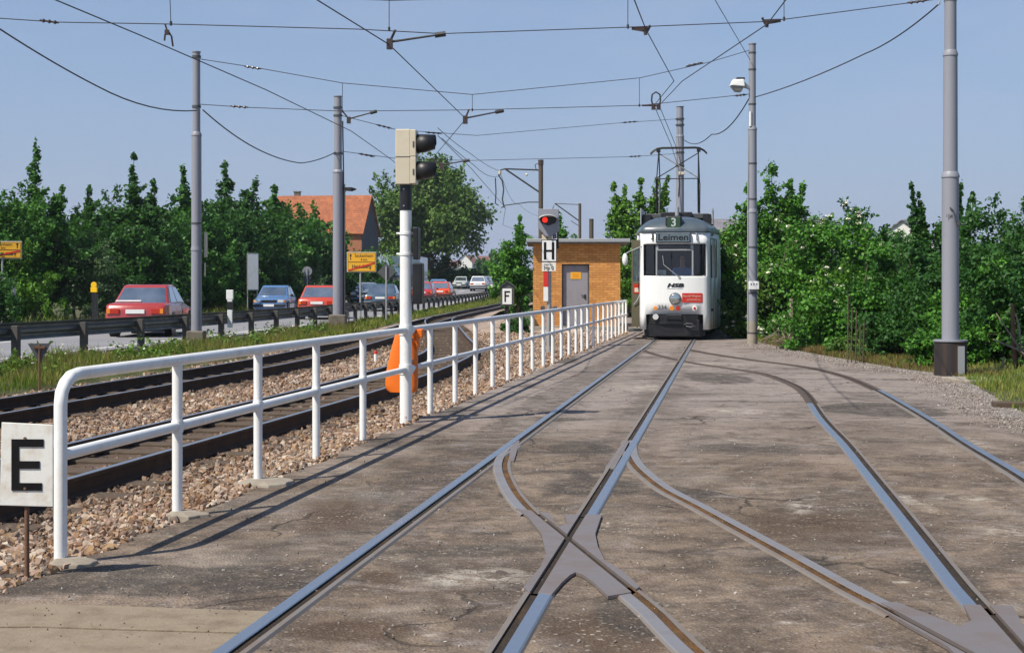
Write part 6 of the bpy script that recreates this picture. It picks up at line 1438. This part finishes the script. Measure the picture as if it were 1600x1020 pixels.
for i, (px, d, xx, hh, mt, lab) in enumerate([(0,31.5,6.75,.75,'leaf_a','low weeds at the hedge foot right of the stepped pole by the tram'),(0,28.6,6.95,.62,'leaf_o','low olive weeds in front of the wooden stakes'),(0,26.3,7.15,.85,'leaf_b','low dark weeds at the hedge foot, nearer than the wooden stakes'),(0,24.3,7.35,.9,'leaf_a','low weeds right behind the rusty drum'),(0,35.6,7.9,1.1,'leaf_b','dark weeds in the shade beside the stepped pole by the tram'),(0,23.2,8.9,.8,'leaf_b','low dark weeds beside the broken dead branches')]):
    plant('weed_clump', lab, 'weeds', xx, d, -.03, .85, .5, hh, .05, mt, 260+i, nc=40, per=110, size=.06, z0=0, trunk=False, twig=.012, twigs=30)
# stakes and dead sticks in the hedge
t = empty('wooden_stakes', G(1326,566)); tag(t, 'bundle of thin grey wooden stakes standing in the bush right of the elders', 'stakes')
for i, (dx, h_) in enumerate(((-.10,1.25),(-.03,1.0),(.05,.95),(.12,.7),(.19,.75))):
    mb = MB(); mb.tube([(dx,-.35+.02*i,-.1),(dx+.01,-.35,h_)], [.013,.010], 7); mb.build('stake', M['bark'], t, True)
t = empty('dead_branch', (8.15,23.4,-.05)); tag(t, 'broken dead branches sticking out of the grass at the right edge', 'branches')
mb = MB(); mb.tube([(.05,0,0),(.0,.0,.55),(-.02,0,1.15)], [.045,.04,.03], 8); mb.build('stump', M['rust'], t, True)
mb = MB()
for a in ([(.35,-.1,.0),(.12,-.1,.35),(-.15,-.1,.75),(-.3,-.05,1.0)],[(.4,-.15,.15),(.0,-.15,.42),(-.38,-.15,.58)],[(.1,-.1,.38),(.05,-.1,.8),(.0,-.1,1.0)],[(-.28,-.15,.0),(-.2,-.15,.3)]): mb.tube(a, [.022,.018]+[.01]*(len(a)-2), 6)
mb.build('twigs', M['pale_wood'], t, True)
t = empty('dead_branch', G(1243,548)+Vector((0,.6,0))); tag(t, 'tangle of dry brown twigs at the foot of the hedge right of the stepped pole', 'branches')
mb = MB(); rg = random.Random(8)
for i in range(26):
    a = rg.uniform(0,6.28); b_ = rg.uniform(.3,.9); mb.tube([(rg.uniform(-.3,.3),0,0),(math.cos(a)*b_*.5,-.1,rg.uniform(.1,.5)),(math.cos(a)*b_,math.sin(a)*.3,rg.uniform(.1,.75))], [.012,.009,.005], 5)
mb.build('twigs', M['pale_wood'], t, True)
t = empty('wooden_post', G(1245,545)+Vector((.02,.8,0))); tag(t, 'grey wooden fence post half hidden in the hedge between the two elder bushes', 'post')
mb = MB(); mb.tube([(0,0,-.2),(.02,0,1.1)], [.06,.05], 9); mb.build('post', M['pale_wood'], t, True)

# ------------------------------------------------------------------ grass and weeds
def blades(rng, x, y, z, h, wd, lean=.35):
    n = len(x); a = rng.uniform(0, 2*math.pi, n); u = np.stack([np.cos(a), np.sin(a), np.zeros(n)], 1); b = rng.uniform(0, 2*math.pi, n); l = lean*h*rng.uniform(.2,1.2,n)
    tip = np.stack([x+np.cos(b)*l, y+np.sin(b)*l, z+h], 1); mid = np.stack([x+np.cos(b)*l*.3, y+np.sin(b)*l*.3, z+h*.55], 1); p = np.stack([x, y, z], 1); w2 = wd[:,None]*u
    return np.stack([p-w2, mid-w2*.7, tip, mid+w2*.7], 1)
def grass(name, gen, n, h0, h1, wd, mat, seed, clump=0.0):
    rng = np.random.default_rng(seed); x, y, z = gen(rng, n); k = len(x); h = rng.uniform(h0, h1, k)
    if clump:
        c = (np.sin(x*2.1+y*.7)+np.sin(y*1.3-x*.9)+np.sin(y*3.7+x*2.9))/3; h = h*(.55+clump*np.clip(c+.25, 0, 1)); keep = rng.uniform(0,1,k) < .35+.9*np.clip(c+.3,0,1); x, y, z, h = x[keep], y[keep], z[keep], h[keep]
    q = blades(rng, x, y, z, h, np.full(len(x), wd)*rng.uniform(.6,1.3,len(x))); tag(quads(name, q, M[mat]), kind='stuff')
def verge_gen(d0, d1, a, b):
    def g_(rng, n):
        d = d0+(d1-d0)*rng.uniform(0,1,n)**1.5; gx = np.interp(d, GB[:,1], GB[:,0]); lb = np.interp(d, RB[:,1], RB[:,0]); f = rng.uniform(a, b, n)
        rx = np.array([road_x(q)+2.3 for q in d]); x = gx+(lb-gx)*f; tt = np.clip((x-rx)/(lb-rx), 0, 1); rz_ = np.array([road_z(q) for q in d])
        return x, d, rz_*(1-tt)-.03-.10*tt+.05*np.sin(tt*math.pi)
    return g_
grass('verge_grass', verge_gen(15, 46, .13, .92), 64000, .08, .27, .007, 'blade', 301, .9)
grass('verge_grass', verge_gen(40, 150, .0, 1.0), 42000, .10, .26, .016, 'blade', 302, .7)
grass('dry_grass', verge_gen(15, 50, .08, .9), 14000, .12, .40, .005, 'dry', 303, .8)
def bank_gen(rng, n):
    d = rng.uniform(11, 40, n); x0 = np.interp(d, [2,9,12,15,17.1,19,20.5,22.3,24.4,28.9,33.5,36,44], [5.9,5.6,5.4,5.45,5.75,6.25,6.45,6.78,6.45,6.15,6.0,6.1,7.4]); f = rng.uniform(0,1,n)**1.3
    return x0+.05+f*4, d, -.018+.12*np.minimum(1, np.sqrt(f*4/40)*3)+0*d-.0
grass('bank_grass', bank_gen, 60000, .05, .17, .008, 'blade', 304, .6)
def edge_gen(rng, n):
    d = rng.uniform(21.5, 35, n); x0 = np.interp(d, [17.1,19,20.5,22.3,24.4,28.9,33.5,36], [5.75,6.25,6.45,6.78,6.45,6.15,6.0,6.1]); return x0+rng.uniform(0,.8,n), d, np.full(n, -.01)
grass('dry_grass', edge_gen, 16000, .05, .22, .007, 'dry', 305, .5)
def far_gen(rng, n):
    d = rng.uniform(30, 130, n); x = np.array([road_x(q) for q in d])-6.1-rng.uniform(0,2.2,n); return x, d, np.array([road_z(q) for q in d])-.03
grass('roadside_grass', far_gen, 26000, .12, .5, .02, 'blade', 306, .6)
grass('dry_grass', far_gen, 4000, .2, .6, .015, 'dry', 307, .6)
rng = np.random.default_rng(310); vg = verge_gen(16, 44, .15, .6); x, y, z = vg(rng, 240)
q = leaves(rng, np.stack([x, y, z+.10], 1), np.stack([rng.uniform(.06,.2,len(x))]*2+[rng.uniform(.08,.25,len(x))], 1), 34, .075, .6)
tag(quads('verge_weeds', q, M['weed']), kind='stuff')
x, y, z = vg(rng, 130); keep = rng.uniform(0,1,len(x)) < .8; x, y, z = x[keep], y[keep], z[keep]; h_ = rng.uniform(.15,.38,len(x))
stm = blades(rng, x, y, z, h_, np.full(len(x), .004), .12)
fl = leaves(rng, stm[:,2,:], np.full((len(x),3), .022), 6, .03, .9)
tag(quads('weed_stalks', stm, M['dry']), kind='stuff'); tag(quads('weed_flowers', fl, M['blossom']), kind='stuff')

# ------------------------------------------------------------------ overhead line
def sagged(pts, n=9, sag=0.0):
    out = []
    for i in range(len(pts)-1):
        a, b = Vector(pts[i]), Vector(pts[i+1]); s_ = sag[i] if isinstance(sag, (list, tuple)) else sag
        for k in range(n):
            f = k/n; p = a.lerp(b, f); p.z -= s_*4*f*(1-f); out.append(p)
    out.append(Vector(pts[-1])); return out
def wire(name, label, cat, pts, r, sag=0.0, group=None, ins=(), drops=(), n=9):
    """ins: places (points) of insulator beads, drops: hanger wires"""
    t = empty(name, pts[0]); tag(t, label, cat, group); b0 = Vector(pts[0])
    mb = MB(); mb.tube([p-b0 for p in sagged(pts, n, sag)], r, 6); mb.build('wire', M['wire'], t, True)
    for a, b in ins:
        a, b = Vector(a)-b0, Vector(b)-b0; m_ = (a+b)/2; u = (b-a)
        mb = MB(); L = u.length; u.normalize()
        for k in range(3): q_ = a+u*L*(.2+.3*k); mb.tube([q_-u*L*.10, q_, q_+u*L*.10], [r*1.6, r*4.2, r*1.6], 8)
        mb.tube([a, b], r*1.9, 6); mb.build('insulator', M['insul'], t, True)
    for a, b in drops:
        mb = MB(); mb.tube([Vector(a)-b0, Vector(b)-b0], r*.8, 5); mb.tube([Vector(b)-b0-Vector((0,0,.03)), Vector(b)-b0+Vector((0,0,.03))], r*2.6, 6); mb.build('dropper', M['wire'], t)
    return t
def D(px, y0, y1, d): return (P(px, y0, d), P(px, y1, d))
w1 = lambda px, py: P(px, py, 20.0+2.3*px/1485)
wire('span_wire', 'nearest cross-span wire running over the full width of the picture to the largest pole', 'wire', [w1(-120,18),w1(0,29),w1(90,35),w1(265,38),w1(560,46),w1(690,53),w1(980,43),w1(1200,34),w1(1420,5),w1(1480,-3)], .0075, 0, 'cross-span wires', ins=[(w1(62,32),w1(92,36)),(w1(1418,5),w1(1448,1))], n=3)
wire('carrier_wire', 'nearest carrier wire at the very top edge of the picture', 'wire', [w1(-120,-60),w1(265,-18),w1(610,1),w1(981,-14),w1(1225,-50),w1(1485,-105)], .0075, .02, 'carrier wires', drops=[(w1(265,-18),w1(267,37)),(w1(608,1),w1(608,46)),(w1(981,-14),w1(981,42)),(w1(1225,-50),w1(1225,30))], n=4)
w2 = lambda px, py: P(px, py, 31.8+2.7*(px-308)/868)
wire('carrier_wire', 'middle carrier wire between the tops of the two stepped poles', 'wire', [w2(309,92),w2(400,106),w2(535,130),w2(738,148),w2(1000,122),w2(1110,97),w2(1174,78)], .0085, 0, 'carrier wires', ins=[(w2(382,104),w2(408,108)),(w2(1072,104),w2(1098,98))], drops=[D(535,130,174,32.5),D(738,148,172,33.1),D(999,122,165,33.9)], n=4)
wire('span_wire', 'middle cross-span wire between the two stepped poles either side of the tram', 'wire', [w2(309,163),w2(385,168),w2(535,174),w2(740,172),w2(1000,165),w2(1174,147)], .0085, 0, 'cross-span wires', ins=[(w2(360,166),w2(388,168)),(w2(1148,150),w2(1166,148))], n=3)
w3 = lambda px, py: P(px, py, 45.6+14.4*(px-528)/534)
wire('carrier_wire', 'far carrier wire from the tall pole with conduits to the pole behind the tram', 'wire', [w3(530,180),w3(620,203),w3(745,212),w3(960,193),w3(1060,186)], .010, 0, 'carrier wires', ins=[(w3(588,195),w3(612,201)),(w3(665,207),w3(690,209)),(w3(972,192),w3(996,190))], n=3)
wire('span_wire', 'far cross-span wire from the tall pole with conduits to the pole behind the tram', 'wire', [w3(530,236),w3(620,248),w3(735,251),w3(990,245),w3(1060,240)], .010, 0, 'cross-span wires', ins=[(w3(560,240),w3(585,245)),(w3(983,245),w3(1002,244))], n=3)
zc_ = 4.93
def over(path, d, dx=0.0, z=zc_): return Vector((float(np.interp(d, path[:,1], path[:,0]))+dx, d, z))
wire('contact_wire', 'contact wire above the ballast track nearest the road, passing left of the first stepped pole', 'wire', [over(CB,d,0 if d < 30 else .25) for d in (8,14,20.3,26,33,40,46,58,72,84)], .0085, 0, 'contact wires', n=2)
wire('contact_wire', 'contact wire above the ballast track nearest the railing, kinked above the signal mast', 'wire', [P(250,-200,14),P(495,0,17.9),P(608,70,21),P(728,186,31.2),P(640,290,50),over(CB,60,.1)], .0085, .0, 'contact wires', n=3)
wire('contact_wire', 'contact wire over the straight track leading down to the pantograph of the tram', 'wire', [P(960,-110,14),P(991,0,17.9),P(1009,46,22),P(1053,127,28),P(1022,165,33.8),P(1048,225,40),P(1062,268,54)], .0085, 0, 'contact wires', n=3)
wire('contact_wire', 'contact wire of the right-hand track, meeting the main one above the tram', 'wire', [P(1262,-60,15.5),P(1228,0,18),P(1199,38,22),P(1066,127,28),P(1030,165,33.8),P(1055,226,40),P(1068,268,54)], .0085, 0, 'contact wires', n=3)
wire('guy_wire', 'stay wire coming down from the top edge to the stepped pole right of the tram', 'wire', [P(1095,-50,22),P(1117,0,25),P(1172,94,34.4)], .0075, 0, n=4)
wire('feeder_cable', 'thick sagging cable from the left edge to the first stepped pole', 'cable', [P(-60,-5,22),P(0,46,24),P(150,134,28),P(307,173,31.7)], .014, [.0,.03,.16], n=8)
wire('feeder_cable', 'sagging cable looped between the first stepped pole and the tall pole with conduits', 'cable', [P(317,172,31.7),P(400,232,36),P(470,255,42),P(524,238,45.5)], .015, [.06,.06,.06], n=8)
wire('feeder_cable', 'cable rising from the stepped pole by the tram to the top of the largest pole', 'cable', [P(1180,152,34.5),P(1350,85,28),P(1468,6,22.4)], .012, [.06,.08], n=8)
wire('feeder_cable', 'cable sagging from the pole behind the tram to the stepped pole in front of it', 'cable', [P(1068,218,59.8),P(1112,210,47),P(1170,155,34.6)], .016, [.25,.25], n=8)
# clamps and steady arms that hold the contact wires
def arm(label, a, b, c, r=.018, k=1.0):
    t = empty('steady_arm', a); tag(t, label, 'steady arm', 'steady arms on the overhead line'); o_ = Vector(a)
    mb = MB(); mb.tube([(0,0,0), Vector(b)-o_], [r, r*.8], 8); mb.tube([Vector(b)-o_-(Vector(b)-o_).normalized()*.1*k, Vector(b)-o_+(Vector(b)-o_).normalized()*.06*k], r*2.2, 8); mb.build('arm', M['wire'], t, True)
    mb = MB(); mb.tube([(0,0,0), Vector(c)-o_], r*1.1, 7); mb.box((0,0,-.03*k),(.09*k,.09*k,.15*k)); mb.build('clamp', M['insul'], t, bevel=.005)
arm('steady arm holding the nearest kinked contact wire at the top of the picture', P(609,66,21), P(690,54,21), P(618,47,21))
arm('steady arm at the kink of the contact wire above the signal mast', P(727,185,32.6), P(782,174,32.8), P(733,171,32.6), .02, 1.2)
arm('steady arm beside the top of the tall pole with conduits', P(545,186,33), P(585,175,33), P(536,175,33), .018, 1.0)
arm('steady arm just right of the beige signal head', P(690,258,47), P(730,251,47), P(676,250,47), .024, 1.4)
for px, py, dd_, lab in ((262,62,20.4,'forked clamp joining contact and span wires left of the first stepped pole'),):
    t = empty('wire_clamp', P(px,40,dd_)); tag(t, lab, 'clamp'); mb = MB(); s_ = dd_/F
    mb.tube([(-4*s_,0,2*s_),(-1*s_,0,-8*s_),(-4*s_,0,-14*s_),(-5*s_,0,-24*s_)], .014, 6); mb.tube([(0,0,-8*s_),(6*s_,0,-17*s_),(7*s_,.05,-32*s_)], .014, 6); mb.box((-1*s_,0,-11*s_),(.06,.05,.07)); mb.build('fork', M['insul'], t)
for px, py, dd_, lab in ((1004,46,21.6,'bar clamp on the nearest span wire above the tram line'),(1203,34,21.9,'bar clamp on the nearest span wire left of the largest pole')):
    t = empty('wire_clamp', P(px,py,dd_)); tag(t, lab, 'clamp'); s_ = dd_/F; mb = MB(); fl_ = 1 if px < 1100 else -1
    mb.loft([[(-17*fl_*s_,-.015,4*s_),(-17*fl_*s_,.015,4*s_),(-17*fl_*s_,.015,-1*s_),(-17*fl_*s_,-.015,-1*s_)],[(8*fl_*s_,-.02,3*s_),(8*fl_*s_,.02,3*s_),(8*fl_*s_,.02,-5*s_),(8*fl_*s_,-.02,-5*s_)]]); mb.tube([(4*fl_*s_,0,0),(5*fl_*s_,0,-9*s_)], .028, 7); mb.tube([(12*fl_*s_,0,6*s_),(7*fl_*s_,0,-4*s_)], .02, 7); mb.build('bar', M['insul'], t)
t = empty('wire_loop', P(1025,165,33.8)); tag(t, 'omega-shaped jumper loop over the double contact wire above the tram', 'wire loop'); s_ = 33.8/F; mb = MB()
mb.tube([(-5*s_,0,0),(-7*s_,0,8*s_),(-6*s_,0,17*s_),(0,0,21*s_),(6*s_,0,17*s_),(7*s_,0,8*s_),(5*s_,0,0)], .02, 7); mb.build('loop', M['wire'], t, True)
mb = MB(); mb.box((-4*s_,0,-2*s_),(.09,.09,.14)); mb.box((4*s_,0,-2*s_),(.09,.09,.14)); mb.tube([(-22*s_,0,0),(6*s_,0,0)], .022, 7); mb.build('clamp', M['insul'], t)
# far masts with cantilevers
d = 82; t, dd_, xx_ = pole(845, 0, [(8.35,.135)], 'slim brown mast with a cantilever rising behind the red lamp of the stop signal', dist=d, mat=M['bark'], zbase=0, name='catenary_mast')
s_ = d/F; mb = MB(); pz = lambda py: CH+(HY-py)*s_
a1 = (-56*s_,0,pz(264)); mb.tube([(0,0,pz(266)),a1], .045, 7); mb.tube([(0,0,pz(302)),a1], .05, 7); mb.tube([(-62*s_,0,pz(325)),(-56*s_,0,pz(321)),(-20*s_,0,pz(316)),(0,0,pz(316))], .03, 7)
mb.tube([a1,(-63*s_,0,pz(266)),(-66*s_,0,pz(274)),(-60*s_,0,pz(283)),(-58*s_,0,pz(296)),(-60*s_,0,pz(312)),(-57*s_,0,pz(325))], .04, 7); mb.tube([(-71*s_,0,pz(278)),(-70*s_,0,pz(300)),(-71*s_,0,pz(318)),(-66*s_,0,pz(321))], .035, 7); mb.build('cantilever', M['wire'], t, True)
mb = MB(); mb.ball((-22*s_,0,pz(273)),.08,8); mb.ball((-64*s_,0,pz(270)),.10,8,0,(1,1,1.5)); mb.build('insulator', M['beige'], t, True)
mb = MB(); mb.tube([(0,0,pz(250)),(0,0,pz(258))], .16, 8); mb.tube([(-3*s_,0,pz(254)),(-9*s_,0,pz(258)),(-7*s_,0,pz(266))], .03, 6); mb.build('mast_head', M['insul'], t, True)
d = 118; t, dd_, xx_ = pole(906, 0, [(CH+(HY-318)*d/F,.12)], 'dark mast with a small cantilever beyond the hut roof', dist=d, mat=M['bark'], zbase=0, name='catenary_mast')
s_ = d/F; pz = lambda py: CH+(HY-py)*s_; mb = MB(); mb.tube([(0,0,pz(346)),(-39*s_,0,pz(318)),(-43*s_,0,pz(328))], .055, 6); mb.tube([(0,0,pz(320)),(-39*s_,0,pz(318))], .03, 6); mb.tube([(0,0,pz(354)),(-14*s_,0,pz(345))], .03, 6); mb.build('cantilever', M['wire'], t, True)
d = 125; pole(924, 0, [(CH+(HY-342)*d/F,.20)], 'short thick dark mast showing just above the hut roof', dist=d, mat=M['bark'], zbase=0, name='catenary_mast')
# far lines over the single track
wire('contact_wire', 'thin far contact wire running on over the track toward the mast behind the stop signal', 'wire', [P(684,212,48),P(735,262,58),P(790,325,80),over(CB,100,.3,5.6),over(CB,150,.3,6.3)], .012, 0, 'contact wires', n=3)
wire('catenary_wire', 'thin far carrier wire sagging toward the mast behind the stop signal', 'wire', [P(690,216,48),P(740,258,60),P(783,274,82),over(CB,120,.3,8.2),over(CB,150,.3,8.6)], .012, [.02,.25,.5,.2], n=6)
wire('catenary_wire', 'upper thin far wire ending at the tip of the cantilever behind the stop signal', 'wire', [P(684,200,46),P(735,240,60),P(783,268,82)], .011, [.05,.1], n=5)
# haze between here and the hills
mb = MB(); mb.span(-900,900,-60,2400,-1.4,95)
hz = mb.build('haze', None) if False else None
hm = bpy.data.materials.new('haze_air'); hm.use_nodes = True; hn = hm.node_tree.nodes; hn.remove(hn['Principled BSDF'])
pv = hn.new('ShaderNodeVolumePrincipled'); pv.inputs['Color'].default_value = (.78,.86,1.0,1); pv.inputs['Density'].default_value = .0002; pv.inputs['Anisotropy'].default_value = .2
hm.node_tree.links.new(pv.outputs[0], hn['Material Output'].inputs['Volume'])
hz = mb.build('haze', hm); tag(hz, kind='stuff')
